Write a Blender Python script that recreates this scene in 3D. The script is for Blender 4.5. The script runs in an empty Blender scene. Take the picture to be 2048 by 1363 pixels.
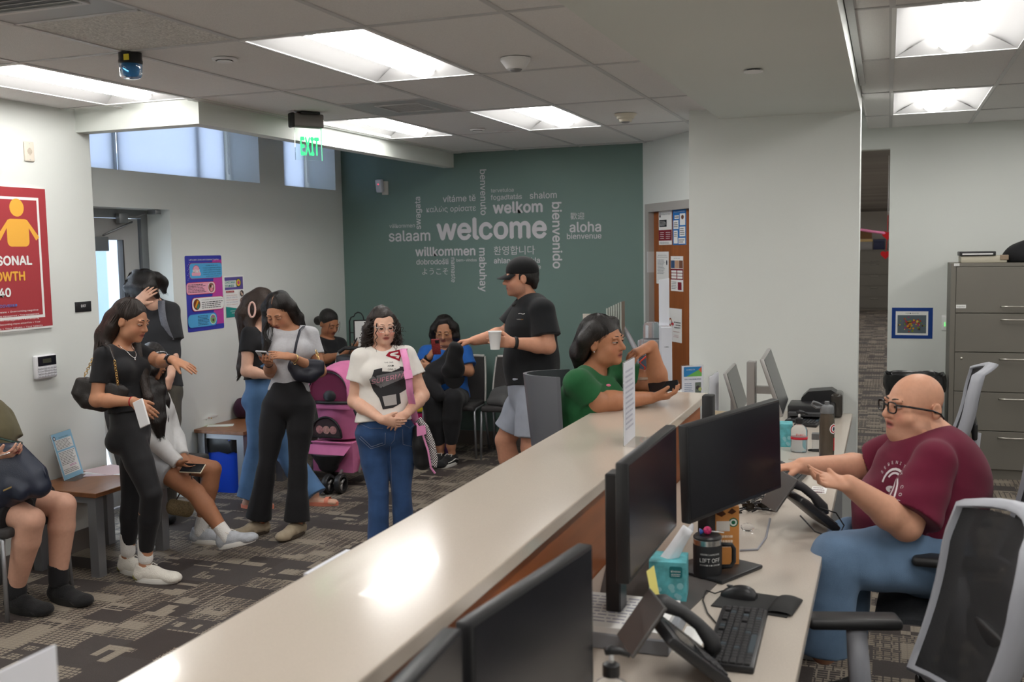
import bpy,bmesh,math,random,os
import numpy as np
from mathutils import Vector,Matrix,Quaternion
from mathutils.bvhtree import BVHTree
random.seed(7)
RNG =np.random.default_rng(7)
SC =bpy.context.scene
COL =SC.collection

# ------------------------------------------------------------------ camera
IMG_W,IMG_H,F_PX =2048,1363,2030.936
CAM_H =1.84
YAW,PITCH,ROLL =-0.355478644,0.089846889,-0.0177702628
def _cam_axes():
    cy,sy =math.cos(YAW),math.sin(YAW)
    fw =Vector((sy *math.cos(PITCH),cy *math.cos(PITCH),-math.sin(PITCH)))
    rt =Vector((cy,-sy,0)); up =rt.cross(fw)
    c,s =math.cos(ROLL),math.sin(ROLL)
    return c *rt +s *up,-s *rt +c *up,fw
RT,UP,FW =_cam_axes()
CAM =Vector((0,0,CAM_H))
cam_data =bpy.data.cameras.new('camera')
cam =bpy.data.objects.new('camera',cam_data); COL.objects.link(cam)
cam_data.sensor_width =36.0
cam_data.lens =F_PX *36.0/IMG_W
cam_data.clip_start =0.05
cam.matrix_world =Matrix(((RT.x,UP.x,-FW.x,CAM.x),(RT.y,UP.y,-FW.y,CAM.y),(RT.z,UP.z,-FW.z,CAM.z),(0,0,0,1)))
cam_data.dof.use_dof =True
cam_data.dof.focus_distance =5.6
cam_data.dof.aperture_fstop =4.0
SC.camera =cam

# ------------------------------------------------------------------ world, sun, exposure
world =bpy.data.worlds.new('sky'); SC.world =world; world.use_nodes =True
_nt =world.node_tree; _bg =_nt.nodes['Background']
_bg.inputs[0].default_value =(0.80,0.89,1.0,1)      # bright hazy sky
_bg.inputs[1].default_value =5.0
SC.view_settings.view_transform ='Standard'
SC.view_settings.look ='None'
SC.view_settings.gamma =1.0
SC.view_settings.use_curve_mapping =False
SC.view_settings.exposure =0.55
LAMP_STRENGTH =15.0

# ------------------------------------------------------------------ pixel -> place
def ray(px,py):
    return RT *((px -IMG_W /2)/F_PX)-UP *((py -IMG_H /2)/F_PX)+FW
def at_z(px,py,z):
    d =ray(px,py); return CAM +d *((z -CAM.z)/d.z)
def at_y(px,py,y):
    d =ray(px,py); return CAM +d *(y /d.y)
def at_x(px,py,x):
    d =ray(px,py); return CAM +d *(x /d.x)
def at_d(px,py,depth):
    return CAM +ray(px,py)*depth
def depth_of(p):
    return (Vector(p)-CAM).dot(FW)

# ------------------------------------------------------------------ materials
MATS ={}
def srgb(r,g,b):
    f =lambda c: (c /255/12.92) if c /255 <= 0.04045 else ((c /255+0.055)/1.055)**2.4
    return (f(r),f(g),f(b))
def mat(name,col=(0.8,0.8,0.8),rough=0.5,metal=0.0,spec=0.5,var=0.0,vscale=8.0,bump=0.0,bscale=60.0,
        emit=None,estr=0.0,trans=0.0,alpha=1.0,ior=1.45,coat=0.0,sheen=0.0,vcol=None,stretch=None,sss=0.0):
    if name in MATS: return MATS[name]
    m =bpy.data.materials.new(name); m.use_nodes =True
    nt =m.node_tree; b =nt.nodes['Principled BSDF']
    c4 =(col[0],col[1],col[2],1)
    b.inputs['Base Color'].default_value =c4
    b.inputs['Roughness'].default_value =rough
    b.inputs['Metallic'].default_value =metal
    b.inputs['Specular IOR Level'].default_value =spec
    b.inputs['IOR'].default_value =ior
    b.inputs['Transmission Weight'].default_value =trans
    b.inputs['Alpha'].default_value =alpha
    b.inputs['Coat Weight'].default_value =coat
    b.inputs['Sheen Weight'].default_value =sheen
    if sss:
        b.inputs['Subsurface Weight'].default_value =sss
        b.inputs['Subsurface Radius'].default_value =(0.012,0.005,0.003)
    if emit:
        b.inputs['Emission Color'].default_value =(emit[0],emit[1],emit[2],1)
        b.inputs['Emission Strength'].default_value =estr
    tc =nt.nodes.new('ShaderNodeTexCoord')
    src =tc.outputs['Object']
    if stretch:
        mp =nt.nodes.new('ShaderNodeMapping'); mp.inputs['Scale'].default_value =stretch
        nt.links.new(src,mp.inputs[0]); src =mp.outputs[0]
    base =None
    if vcol:
        at =nt.nodes.new('ShaderNodeAttribute'); at.attribute_name =vcol; base =at.outputs['Color']
        nt.links.new(base,b.inputs['Base Color'])
    if var > 0:
        n =nt.nodes.new('ShaderNodeTexNoise'); n.inputs['Scale'].default_value =vscale; n.inputs['Detail'].default_value =5
        nt.links.new(src,n.inputs['Vector'])
        mr =nt.nodes.new('ShaderNodeMapRange'); mr.inputs[3].default_value =1-var; mr.inputs[4].default_value =1+var
        mr.inputs[1].default_value =0.25; mr.inputs[2].default_value =0.75
        nt.links.new(n.outputs[0],mr.inputs[0])
        mx =nt.nodes.new('ShaderNodeVectorMath'); mx.operation ='SCALE'
        if base: nt.links.new(base,mx.inputs[0])
        else: mx.inputs[0].default_value =col[:3]
        nt.links.new(mr.outputs[0],mx.inputs[3])
        nt.links.new(mx.outputs[0],b.inputs['Base Color'])
    if bump > 0:
        n2 =nt.nodes.new('ShaderNodeTexNoise'); n2.inputs['Scale'].default_value =bscale; n2.inputs['Detail'].default_value =4
        nt.links.new(src,n2.inputs['Vector'])
        bp =nt.nodes.new('ShaderNodeBump'); bp.inputs['Strength'].default_value =bump; bp.inputs['Distance'].default_value =0.01
        nt.links.new(n2.outputs[0],bp.inputs['Height']); nt.links.new(bp.outputs[0],b.inputs['Normal'])
    MATS[name]=m
    return m
_cm ={}
def flat(r,g,b,rough=0.6):
    """plain printed ink of an sRGB colour"""
    k =(int(r),int(g),int(b),rough)
    if k not in _cm: _cm[k]=mat('ink_%d_%d_%d_%d' % (k[0],k[1],k[2],int(rough *100)),srgb(r,g,b),rough,spec=0.3)
    return _cm[k]

# ------------------------------------------------------------------ objects
def tag(o,label=None,cat=None,group=None,kind=None):
    if label: o['label']=label
    if cat: o['category']=cat
    if group: o['group']=group
    if kind: o['kind']=kind
    return o
def empty(name,loc=(0,0,0),rz=0.0,label=None,cat=None,group=None):
    o =bpy.data.objects.new(name,None); COL.objects.link(o)
    o.location =loc; o.rotation_euler =(0,0,rz); o.empty_display_size =0.05
    return tag(o,label,cat,group)
def link(name,me,m=None,parent=None,smooth=False):
    o =bpy.data.objects.new(name,me); COL.objects.link(o)
    if m is not None:
        for k in (m if isinstance(m,(list,tuple)) else [m]): me.materials.append(k)
    if smooth: me.shade_smooth()
    if parent is not None: o.parent =parent
    return o
def copy_tree(o,parent=None):
    c =o.copy(); COL.objects.link(c); c.parent =parent
    for ch in list(o.children): copy_tree(ch,c)
    return c

class MB:
    """collects shapes into ONE mesh"""
    def __init__(s): s.v =[]; s.f =[]; s.mi =[]; s.m =0
    def add(s,vs,fs):
        n =len(s.v); s.v += [tuple(v) for v in vs]
        s.f += [tuple(i +n for i in f) for f in fs]; s.mi += [s.m]*len(fs); return s
    def box(s,a,b,M=None):
        x0,y0,z0 =a; x1,y1,z1 =b
        vs =[Vector(p) for p in ((x0,y0,z0),(x1,y0,z0),(x1,y1,z0),(x0,y1,z0),(x0,y0,z1),(x1,y0,z1),(x1,y1,z1),(x0,y1,z1))]
        if M is not None: vs =[M @ v for v in vs]
        return s.add(vs,[(0,3,2,1),(4,5,6,7),(0,1,5,4),(1,2,6,5),(2,3,7,6),(3,0,4,7)])
    def rbox(s,a,b,r=0.005,seg=2,M=None):
        bm =bmesh.new(); bmesh.ops.create_cube(bm,size=1)
        c =[(a[i]+b[i])/2 for i in range(3)]; d =[abs(b[i]-a[i]) for i in range(3)]
        for v in bm.verts: v.co =Vector((v.co[i]*d[i]+c[i] for i in range(3)))
        bmesh.ops.bevel(bm,geom=bm.edges[:],offset=min(r,min(d)*0.49),segments=seg,profile=0.5,affect='EDGES')
        vs =[(M @ v.co) if M is not None else v.co.copy() for v in bm.verts]
        bm.verts.index_update(); fs =[[v.index for v in f.verts] for f in bm.faces]; bm.free()
        return s.add(vs,fs)
    def prism(s,poly,axis,h,M=None,rev=False):
        """poly: 2D outline; extruded by h along local Z of frame axis=(origin,u,v,n)"""
        o,u,v,n =[Vector(q) for q in axis]; k =len(poly)
        bot =[o +u *p[0]+v *p[1] for p in poly]; top =[q +n *h for q in bot]
        fs =[tuple(range(k))[::-1],tuple(range(k,2*k))]+[(i,(i +1) % k,k +(i +1) % k,k +i) for i in range(k)]
        vs =bot +top
        if M is not None: vs =[M @ q for q in vs]
        return s.add(vs,fs)
    def tube(s,pts,r,seg=8,cap=True,closed=False):
        pts =[Vector(p) for p in pts]; n =len(pts); rr =r if isinstance(r,(list,tuple)) else [r]*n
        vs =[]; prev =None
        for i,p in enumerate(pts):
            a =pts[(i -1) % n] if (i > 0 or closed) else p; b =pts[(i +1) % n] if (i < n -1 or closed) else p
            t =(b -a).normalized() if (b -a).length > 1e-9 else Vector((0,0,1))
            if prev is None:
                q =Vector((0,0,1)) if abs(t.z) < 0.9 else Vector((1,0,0)); prev =t.cross(q).normalized()
            else:
                prev =(prev -t *prev.dot(t)); prev =prev.normalized() if prev.length > 1e-6 else t.orthogonal().normalized()
            w =t.cross(prev)
            for k in range(seg):
                an =2*math.pi *k /seg; vs.append(p +(prev *math.cos(an)+w *math.sin(an))*rr[i])
        fs =[]
        for i in range(n if closed else n -1):
            j =(i +1) % n
            for k in range(seg):
                k2 =(k +1) % seg; fs.append((i *seg +k,i *seg +k2,j *seg +k2,j *seg +k))
        if cap and not closed:
            fs.append(tuple(range(seg))[::-1]); fs.append(tuple(range((n -1)*seg,n *seg)))
        return s.add(vs,fs)
    def lathe(s,prof,o=(0,0,0),seg=24,axis=(0,0,1),sx=1.0,sy=1.0,a0=0.0,a1=2*math.pi):
        ax =Vector(axis).normalized(); u =ax.orthogonal().normalized() if abs(ax.z) < 0.999 else Vector((1,0,0)); w =ax.cross(u)
        o =Vector(o); vs =[]; full =abs(a1 -a0 -2*math.pi) < 1e-6; ns =seg if full else seg +1
        for (r,z) in prof:
            for k in range(ns):
                an =a0 +(a1 -a0)*k /seg
                vs.append(o +ax *z +(u *math.cos(an)*sx +w *math.sin(an)*sy)*r)
        fs =[]
        for i in range(len(prof)-1):
            for k in range(seg):
                k2 =(k +1) % ns; fs.append((i *ns +k,i *ns +k2,(i +1)*ns +k2,(i +1)*ns +k))
        if prof[0][0] > 1e-6: fs.append(tuple(range(ns))[::-1])
        if prof[-1][0] > 1e-6: fs.append(tuple(range((len(prof)-1)*ns,len(prof)*ns)))
        return s.add(vs,fs)
    def grid(s,rows,close_u=False):
        """rows: list of equally long point lists"""
        n =len(rows); k =len(rows[0]); vs =[p for r in rows for p in r]; fs =[]
        for i in range(n -1):
            for j in range(k if close_u else k -1):
                j2 =(j +1) % k; fs.append((i *k +j,i *k +j2,(i +1)*k +j2,(i +1)*k +j))
        return s.add(vs,fs)
    def ball(s,c,r,seg=16,rings=10,sx=1,sy=1,sz=1,M=None):
        vs =[]; c =Vector(c)
        for i in range(rings +1):
            th =math.pi *i /rings
            for k in range(seg):
                an =2*math.pi *k /seg
                p =Vector((math.sin(th)*math.cos(an)*r *sx,math.sin(th)*math.sin(an)*r *sy,math.cos(th)*r *sz))
                vs.append(c +(M @ p if M is not None else p))
        fs =[(i *seg +k,(i +1)*seg +k,(i +1)*seg +(k +1) % seg,i *seg +(k +1) % seg) for i in range(rings) for k in range(seg)]
        return s.add(vs,fs)
    def mesh(s,name='m'):
        me =bpy.data.meshes.new(name); me.from_pydata([tuple(v) for v in s.v],[],s.f)
        if any(s.mi): me.polygons.foreach_set('material_index',s.mi)
        me.validate(); return me
    def build(s,name,m=None,parent=None,smooth=False,angle=None):
        o =link(name,s.mesh(name),m,parent,smooth)
        if angle is not None:
            o.data.shade_smooth(); o.data.set_sharp_from_angle(angle=math.radians(angle))
        return o
def struct(o,label=None):
    o['kind']='structure'
    if label: o['label']=label
    return o
def frame(o,x,y,z=None):
    """matrix with given axes"""
    x =Vector(x).normalized(); y =Vector(y).normalized(); z =Vector(z).normalized() if z is not None else x.cross(y)
    o =Vector(o)
    return Matrix(((x.x,y.x,z.x,o.x),(x.y,y.y,z.y,o.y),(x.z,y.z,z.z,o.z),(0,0,0,1)))

# ------------------------------------------------------------------ lettering
FONT =None
try:
    FONT =bpy.data.fonts.load(os.path.join(bpy.utils.system_resource('DATAFILES'),'fonts','Inter.woff2'))
except Exception:
    FONT =None
_tcache ={}; _tlayer ={}
from mathutils.geometry import interpolate_bezier,tessellate_polygon
def text_mesh(body,bold=0.0,res=3):
    """flat mesh of a text at size 1, baseline at y=0, starting at x=0: verts 2D, faces, width, ymin, ymax.
    Every outline is filled on its own with its holes, so overlapping strokes stay solid; bold adds shifted copies."""
    k =(body,bold,res)
    if k in _tcache: return _tcache[k]
    cu =bpy.data.curves.new('t','FONT'); cu.body =body; cu.size =1.0
    if FONT and all(ord(c) < 0x2E80 for c in body): cu.font =FONT
    o =bpy.data.objects.new('t',cu); COL.objects.link(o)
    cu.resolution_u =res; cu.fill_mode ='FRONT'
    me =bpy.data.meshes.new_from_object(o.evaluated_get(bpy.context.evaluated_depsgraph_get()))
    bv =[(v.co.x,v.co.y) for v in me.vertices]; bf =[tuple(q.vertices) for q in me.polygons]; bpy.data.meshes.remove(me)
    c2 =o.to_curve(bpy.context.evaluated_depsgraph_get(),apply_modifiers=False)
    cont =[]
    for sp in c2.splines:
        bp =sp.bezier_points; n =len(bp); pts =[]
        for i in range(n):
            a,b =bp[i],bp[(i +1) % n]
            straight =(a.handle_right -a.co).cross(b.co -a.co).length < 1e-5 and (b.handle_left -b.co).cross(b.co -a.co).length < 1e-5
            q =[a.co,b.co] if straight else interpolate_bezier(a.co,a.handle_right,b.handle_left,b.co,res +2)
            pts += [(v.x,v.y) for v in q[:-1]]
        if len(pts) > 2: cont.append(pts)
    o.to_curve_clear(); bpy.data.objects.remove(o); bpy.data.curves.remove(cu)
    area =lambda c: sum(c[i][0]*c[(i +1) % len(c)][1]-c[(i +1) % len(c)][0]*c[i][1] for i in range(len(c)))/2
    def inside(p,c):
        r =False
        for i in range(len(c)):
            (x1,y1),(x2,y2)=c[i],c[(i +1) % len(c)]
            if (y1 > p[1]) != (y2 > p[1]) and p[0] < (x2 -x1)*(p[1]-y1)/(y2 -y1)+x1: r =not r
        return r
    vs,fs,ly =list(bv),list(bf),[0]*len(bv)
    if cont and any(c in 'wWκ' for c in body):
        sg =area(max(cont,key=lambda c: abs(area(c)))) > 0
        outer =[c for c in cont if (area(c) > 0) == sg]; holes =[c for c in cont if (area(c) > 0) != sg]
        for ci,c in enumerate(outer):
            hs =[h for h in holes if inside(h[0],c)]
            loops =[[Vector((x,y,0)) for x,y in l] for l in [c]+hs]; flatp =[q for l in loops for q in l]; n =len(vs)
            vs += [(q.x,q.y) for q in flatp]; ly += [1+ci % 2]*len(flatp)
            for t in tessellate_polygon(loops):
                a,b,d =[flatp[i] for i in t]
                fs.append(tuple(i +n for i in (t if (b -a).cross(d -a).z > 0 else t[::-1])))
    if bold and vs:
        v0,f0,l0 =list(vs),list(fs),list(ly)
        for bi,(dx,dy) in enumerate(((bold,0),(-bold,0),(0,bold),(0,-bold))):
            n =len(vs); ly += [l +3*(bi +1) for l in l0]; vs += [(x +dx,y +dy) for x,y in v0]; fs += [tuple(i +n for i in f) for f in f0]
    if vs:
        x0 =min(v[0] for v in vs); x1 =max(v[0] for v in vs); y0 =min(v[1] for v in vs); y1 =max(v[1] for v in vs)
    else: x0 =x1 =y0 =y1 =0
    r =([(v[0]-x0,v[1]) for v in vs],fs,x1 -x0,y0,y1)
    _tcache[k]=r; _tlayer[k]=ly
    return r
class Print:
    """flat print laid on a sheet: coordinates in metres on plane (o,u,v), n = outward"""
    def __init__(s,o,u,v):
        s.o =Vector(o); s.u =Vector(u).normalized(); s.v =Vector(v).normalized(); s.n =s.u.cross(s.v)
        s.vs =[]; s.fs =[]; s.mi =[]; s.mats =[]; s.lay =0.0006
    def _m(s,m):
        if m not in s.mats: s.mats.append(m)
        return s.mats.index(m)
    def pt(s,x,y): return s.o +s.u *x +s.v *y +s.n *s.lay
    def poly(s,pts,m):
        n =len(s.vs); s.vs += [s.pt(*p) for p in pts]; s.fs.append(tuple(range(n,n +len(pts)))); s.mi.append(s._m(m)); s.lay += 0.0001
    def rect(s,x0,y0,x1,y1,m,r=0.0):
        if r <= 0: return s.poly([(x0,y0),(x1,y0),(x1,y1),(x0,y1)],m)
        pts =[]
        for cx,cy,a in ((x1 -r,y0 +r,-90),(x1 -r,y1 -r,0),(x0 +r,y1 -r,90),(x0 +r,y0 +r,180)):
            pts += [(cx +r *math.cos(math.radians(a +t)),cy +r *math.sin(math.radians(a +t))) for t in range(0,91,18)]
        s.poly(pts,m)
    def disc(s,cx,cy,rx,m,ry=None,k=24):
        ry =ry or rx
        s.poly([(cx +rx *math.cos(2*math.pi *i /k),cy +ry *math.sin(2*math.pi *i /k)) for i in range(k)],m)
    def text(s,body,x,y,h,m,w=None,bold=0.0,align='L',rot=0,res=2):
        """h: cap height-ish size; w: force the width"""
        vs,fs,tw,y0,y1 =text_mesh(body,bold,res)
        sx =(w /tw) if (w and tw) else h
        W =tw *sx; ox ={'L': 0,'C':-W /2,'R':-W}[align]
        c,sn =math.cos(math.radians(rot)),math.sin(math.radians(rot)); n =len(s.vs)
        for (a,b),l in zip(vs,_tlayer[(body,bold,res)]):
            px,py =a *sx +ox,b *h
            s.vs.append(s.pt(x +px *c -py *sn,y +px *sn +py *c)+s.n *(l *0.00008))
        s.fs += [tuple(i +n for i in f) for f in fs]; s.mi += [s._m(m)]*len(fs); s.lay += 0.0002 if bold == 0 else 0.0012
    def lines(s,x0,y0,x1,y1,n,m,th=0.45,seed=0):
        """rows of tiny print as bars broken into words"""
        r =random.Random(seed); dy =(y1 -y0)/n
        for i in range(n):
            yy =y1 -(i +0.5)*dy; x =x0; end =x0 +(x1 -x0)*r.uniform(0.75,1.0)
            while x < end -0.002:
                w =min((x1 -x0)*r.uniform(0.05,0.16),end -x)
                k =len(s.vs); hh =dy *th /2
                s.vs += [s.pt(x,yy -hh),s.pt(x +w,yy -hh),s.pt(x +w,yy +hh),s.pt(x,yy +hh)]
                s.fs.append((k,k +1,k +2,k +3)); s.mi.append(s._m(m)); x += w +(x1 -x0)*0.022
        s.lay += 0.0001
    def build(s,name,parent=None):
        me =bpy.data.meshes.new(name); me.from_pydata([tuple(v) for v in s.vs],[],s.fs)
        for m in s.mats: me.materials.append(m)
        me.polygons.foreach_set('material_index',s.mi)
        return link(name,me,None,parent)
# ================================================================== STRUCTURE
ZL,ZR,ZS =2.74,2.785,2.675
ZW =2.92                                # hidden tops of the walls          # left ceiling, right ceiling, big soffit underside
XLW,XDW =-4.755,-5.03                 # left wall, entry wall
YG,YB =8.837,9.082                    # green wall, wall behind the desks
YP =6.893                               # end wall (pillar) face
XP0,XP1 =-1.268,-0.18
M_WALL =mat('wall_paint',(0.74,0.765,0.735),0.55,var=0.02,vscale=1.5,bump=0.06,bscale=220)
M_SOFF =mat('soffit_paint',(0.72,0.755,0.715),0.6,var=0.02,vscale=1.5,bump=0.05,bscale=220)
M_GREEN =mat('green_wall_paint',srgb(108,132,126),0.55,var=0.03,vscale=2.0,bump=0.06,bscale=220)
M_TILE =mat('ceiling_tile_fleck',(0.80,0.79,0.78),0.9,var=0.05,vscale=160,bump=0.35,bscale=260)
M_TILE2 =mat('ceiling_tile_pitted',(0.74,0.73,0.70),0.9,var=0.28,vscale=95,bump=0.9,bscale=110)
M_GRID =mat('grid_metal',(0.58,0.58,0.58),0.45)
M_BASE =mat('rubber_base',srgb(110,103,98),0.6)
M_WHITE =mat('white_enamel',(0.82,0.82,0.82),0.35)

def carpet_material():
    m =bpy.data.materials.new('carpet'); m.use_nodes =True; nt =m.node_tree; b =nt.nodes['Principled BSDF']
    N =nt.nodes.new; L =nt.links.new
    g =N('ShaderNodeNewGeometry'); sx =N('ShaderNodeSeparateXYZ'); L(g.outputs['Position'],sx.inputs[0])
    def mth(op,a,c=None,d=None):
        n =N('ShaderNodeMath'); n.operation =op
        for i,q in enumerate((a,c,d)):
            if q is None: continue
            if isinstance(q,(int,float)): n.inputs[i].default_value =q
            else: L(q,n.inputs[i])
        return n.outputs[0]
    X,Y =sx.outputs[0],sx.outputs[1]
    def cell(u,v,su,sv,ou=0.0,ov=0.0):
        cu =mth('FLOOR',mth('ADD',mth('DIVIDE',u,su),ou)); cv =mth('FLOOR',mth('ADD',mth('DIVIDE',v,sv),ov))
        cb =N('ShaderNodeCombineXYZ'); L(cu,cb.inputs[0]); L(cv,cb.inputs[1]); cb.inputs[2].default_value =ou *3.1+su
        w =N('ShaderNodeTexWhiteNoise'); w.noise_dimensions ='3D'; L(cb.outputs[0],w.inputs[0]); return w.outputs[0]
    def line(u,p,w,o=0.0): return mth('LESS_THAN',mth('FRACT',mth('ADD',mth('DIVIDE',u,p),o)),w)
    lx =line(X,0.034,0.20); ly =line(Y,0.024,0.24)
    lines =mth('MAXIMUM',lx,ly)                       # dark joints
    thinx =line(X,0.051,0.16,.3); thiny =line(Y,0.024,0.22,.5)
    thin =mth('MAXIMUM',thinx,thiny)                  # light hairlines on dark blocks
    big =cell(X,Y,0.238,0.168,.17,.4); med =cell(X,Y,0.136,0.096,.41,.2); row =cell(X,Y,0.31,0.048,.6,.1); colm =cell(X,Y,0.068,0.24,.2,.7)
    light =mth('GREATER_THAN',mth('ADD',mth('MULTIPLY',big,0.5),mth('ADD',mth('MULTIPLY',med,0.35),mth('ADD',mth('MULTIPLY',row,0.35),mth('MULTIPLY',colm,0.2)))),0.74)
    plain =mth('GREATER_THAN',med,0.80)
    hair =mth('MULTIPLY',thin,mth('GREATER_THAN',big,0.42))
    gridmask =mth('MULTIPLY',light,mth('SUBTRACT',1.0,mth('MULTIPLY',lines,mth('SUBTRACT',1.0,mth('MULTIPLY',plain,0.8)))))
    mask =mth('MAXIMUM',gridmask,mth('MULTIPLY',hair,mth('SUBTRACT',1.0,light)))
    nz =N('ShaderNodeTexNoise'); nz.inputs['Scale'].default_value =260; nz.inputs['Detail'].default_value =2; L(g.outputs['Position'],nz.inputs['Vector'])
    k =mth('MULTIPLY_ADD',nz.outputs[0],0.9,0.55)
    dk =N('ShaderNodeMix'); dk.data_type ='RGBA'; L(cell(X,Y,0.476,0.336,.1,.2),dk.inputs[0])
    dk.inputs[6].default_value =(*srgb(63,55,52),1); dk.inputs[7].default_value =(*srgb(75,70,68),1)
    lt =N('ShaderNodeMix'); lt.data_type ='RGBA'; L(med,lt.inputs[0])
    lt.inputs[6].default_value =(*srgb(128,116,102),1); lt.inputs[7].default_value =(*srgb(146,136,122),1)
    mx =N('ShaderNodeMix'); mx.data_type ='RGBA'; L(mask,mx.inputs[0]); L(dk.outputs[2],mx.inputs[6]); L(lt.outputs[2],mx.inputs[7])
    sc =N('ShaderNodeVectorMath'); sc.operation ='SCALE'; L(mx.outputs[2],sc.inputs[0]); L(k,sc.inputs[3]); L(sc.outputs[0],b.inputs['Base Color'])
    b.inputs['Roughness'].default_value =0.75; b.inputs['Specular IOR Level'].default_value =0.35
    bp =N('ShaderNodeBump'); bp.inputs['Strength'].default_value =0.5; bp.inputs['Distance'].default_value =0.006
    L(nz.outputs[0],bp.inputs['Height']); L(bp.outputs[0],b.inputs['Normal'])
    return m
M_CARPET =carpet_material()

o =MB().box((-6.0,-3.2,-0.12),(4.2,32.0,0.0)).build('floor',M_CARPET); struct(o,'patterned brown and taupe carpet floor')
o =MB().box((-14.0,-6,-0.35),(-5.42,20,-0.13)).build('ground_outside',mat('concrete_outside',(0.5,0.5,0.49),0.8,var=0.1,vscale=3)); struct(o,'pale concrete ground outside the glass door')

# ---- walls
o =MB().box((-5.42,-3.2,0),(XLW,5.19,ZW)).build('wall_left',M_WALL); struct(o,'white wall carrying the red poster')
mb =MB()                                               # entry wall with door and clerestory openings
DY0,DY1,DZ =5.19,6.27,2.18
W1a,W1b,W2a,W2b,WZ0,WZ1,ZT =5.19,7.45,7.83,8.72,2.44,3.02,3.25
XW1 =-5.42
mb.box((XW1,DY0,DZ),(XDW,YG,WZ0)).box((XW1,DY1,0),(XDW,YG,DZ))
mb.box((XW1,W1b,WZ0),(XDW,W2a,WZ1)).box((XW1,W2b,WZ0),(XDW,YG,WZ1)).box((XW1,5.0,WZ1),(XDW,YG,ZT))
mb.box((XW1,5.0,ZL +0.02),(XDW,5.19,WZ1))
o =mb.build('wall_entry',M_WALL); struct(o,'pale wall with the glass entry door and shaded clerestory windows')
o =MB().box((XW1,YG,0),(-2.03,YG +0.25,ZT)).build('wall_back',M_GREEN); struct(o,'grey green accent wall carrying white greetings lettering')
# wall with the wooden door, set at an angle between the green wall and the pillar
AW0 =Vector((-2.03,YG,0)); AWd =Vector((0.60,-0.80,0)).normalized(); AWn =Vector((-0.80,-0.60,0)).normalized()
def aw(s,z,n=0.0): return AW0 +AWd *s +AWn *n +Vector((0,0,z))
AWM =frame(AW0,AWd,-AWn,(0,0,1))                 # local x along the wall, y into the wall
DS0,DS1,DTOP =0.10,1.13,2.19
mb =MB(); mb.box((0,0,0),(DS0,0.15,ZW),AWM).box((DS1,0,0),(1.70,0.15,ZW),AWM).box((DS0,0,DTOP),(DS1,0.15,ZW),AWM)
o =mb.build('wall_angled',M_WALL); struct(o,'white angled wall around the wooden door')
mb =MB().box((XP0,YP,0),(XP1,YP +0.32,ZW))
o =mb.build('wall_pillar',M_WALL); struct(o,'broad white end wall standing beyond the counter')
mb =MB().box((-1.02,YP +0.3,0),(-0.90,YG +0.3,ZW)).box((-0.95,YB,0),(-0.85,YB +0.12,ZW))
mb.box((-0.86,YB,2.615),(0.0,YB +0.12,ZW)).box((0.0,YB,0),(4.2,YB +0.12,ZW))
o =mb.build('wall_right',M_WALL); struct(o,'pale green white wall behind the filing cabinet with an open doorway')
o =MB().box((4.2,-3.2,0),(4.35,YB +0.12,ZW)).build('wall_side',M_WALL); struct(o,'plain white side wall')
o =MB().box((-5.42,-3.35,0),(4.35,-3.2,ZW)).build('wall_front',M_WALL); struct(o,'plain white wall at the near end of the room')
# hall seen through the doorway
mb =MB().box((-3.0,31.0,0),(4.2,31.15,ZL)).box((-3.15,YB +0.12,0),(-3.0,31.15,ZL)).box((2.2,YB +0.12,0),(2.35,31.15,ZL))
o =mb.build('wall_hall',mat('hall_paint',(0.72,0.68,0.62),0.6)); struct(o,'cream wall at the far end of the long office')
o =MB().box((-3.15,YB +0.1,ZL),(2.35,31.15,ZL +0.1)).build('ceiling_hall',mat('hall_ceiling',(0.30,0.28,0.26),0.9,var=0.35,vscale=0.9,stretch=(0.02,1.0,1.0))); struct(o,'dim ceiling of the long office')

# ---- bulkheads
T =0.10
mb =MB().box((XLW,5.076,2.612),(-3.831,5.19,ZL +0.1)).box((-3.931,5.19,2.612),(-3.831,YG,ZL +0.1))
o =mb.build('trim_1',M_SOFF); struct(o,'shallow white bulkhead turning the corner above the entry')
o =MB().box((-1.065,-3.2,ZS),(XP1,YP,ZR +0.05)).build('trim_2',M_SOFF); struct(o,'wide pale soffit running above the counter')
o =MB().box((XW1,5.0,ZT),(-3.83,YG +0.2,ZT +0.1)).box((-3.85,5.0,ZL),(-3.75,YG,ZT)).box((XW1,5.0,ZL +0.05),(-3.8,5.06,ZT)).build('ceiling_clerestory',M_SOFF); struct(o,'white recess above the clerestory windows')

o =MB().box((-4.9,-3.35,ZW),(4.35,YB +0.12,ZW +0.08)).box((-1.2,YG,ZL +0.1),(-0.85,YB +0.2,ZW +0.05)).build('ceiling_sky_block',M_SOFF); struct(o,'unseen roof slab added above the suspended ceilings against sky light')  # unseen slab, added to stop sky light leaking over the wall tops
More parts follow.
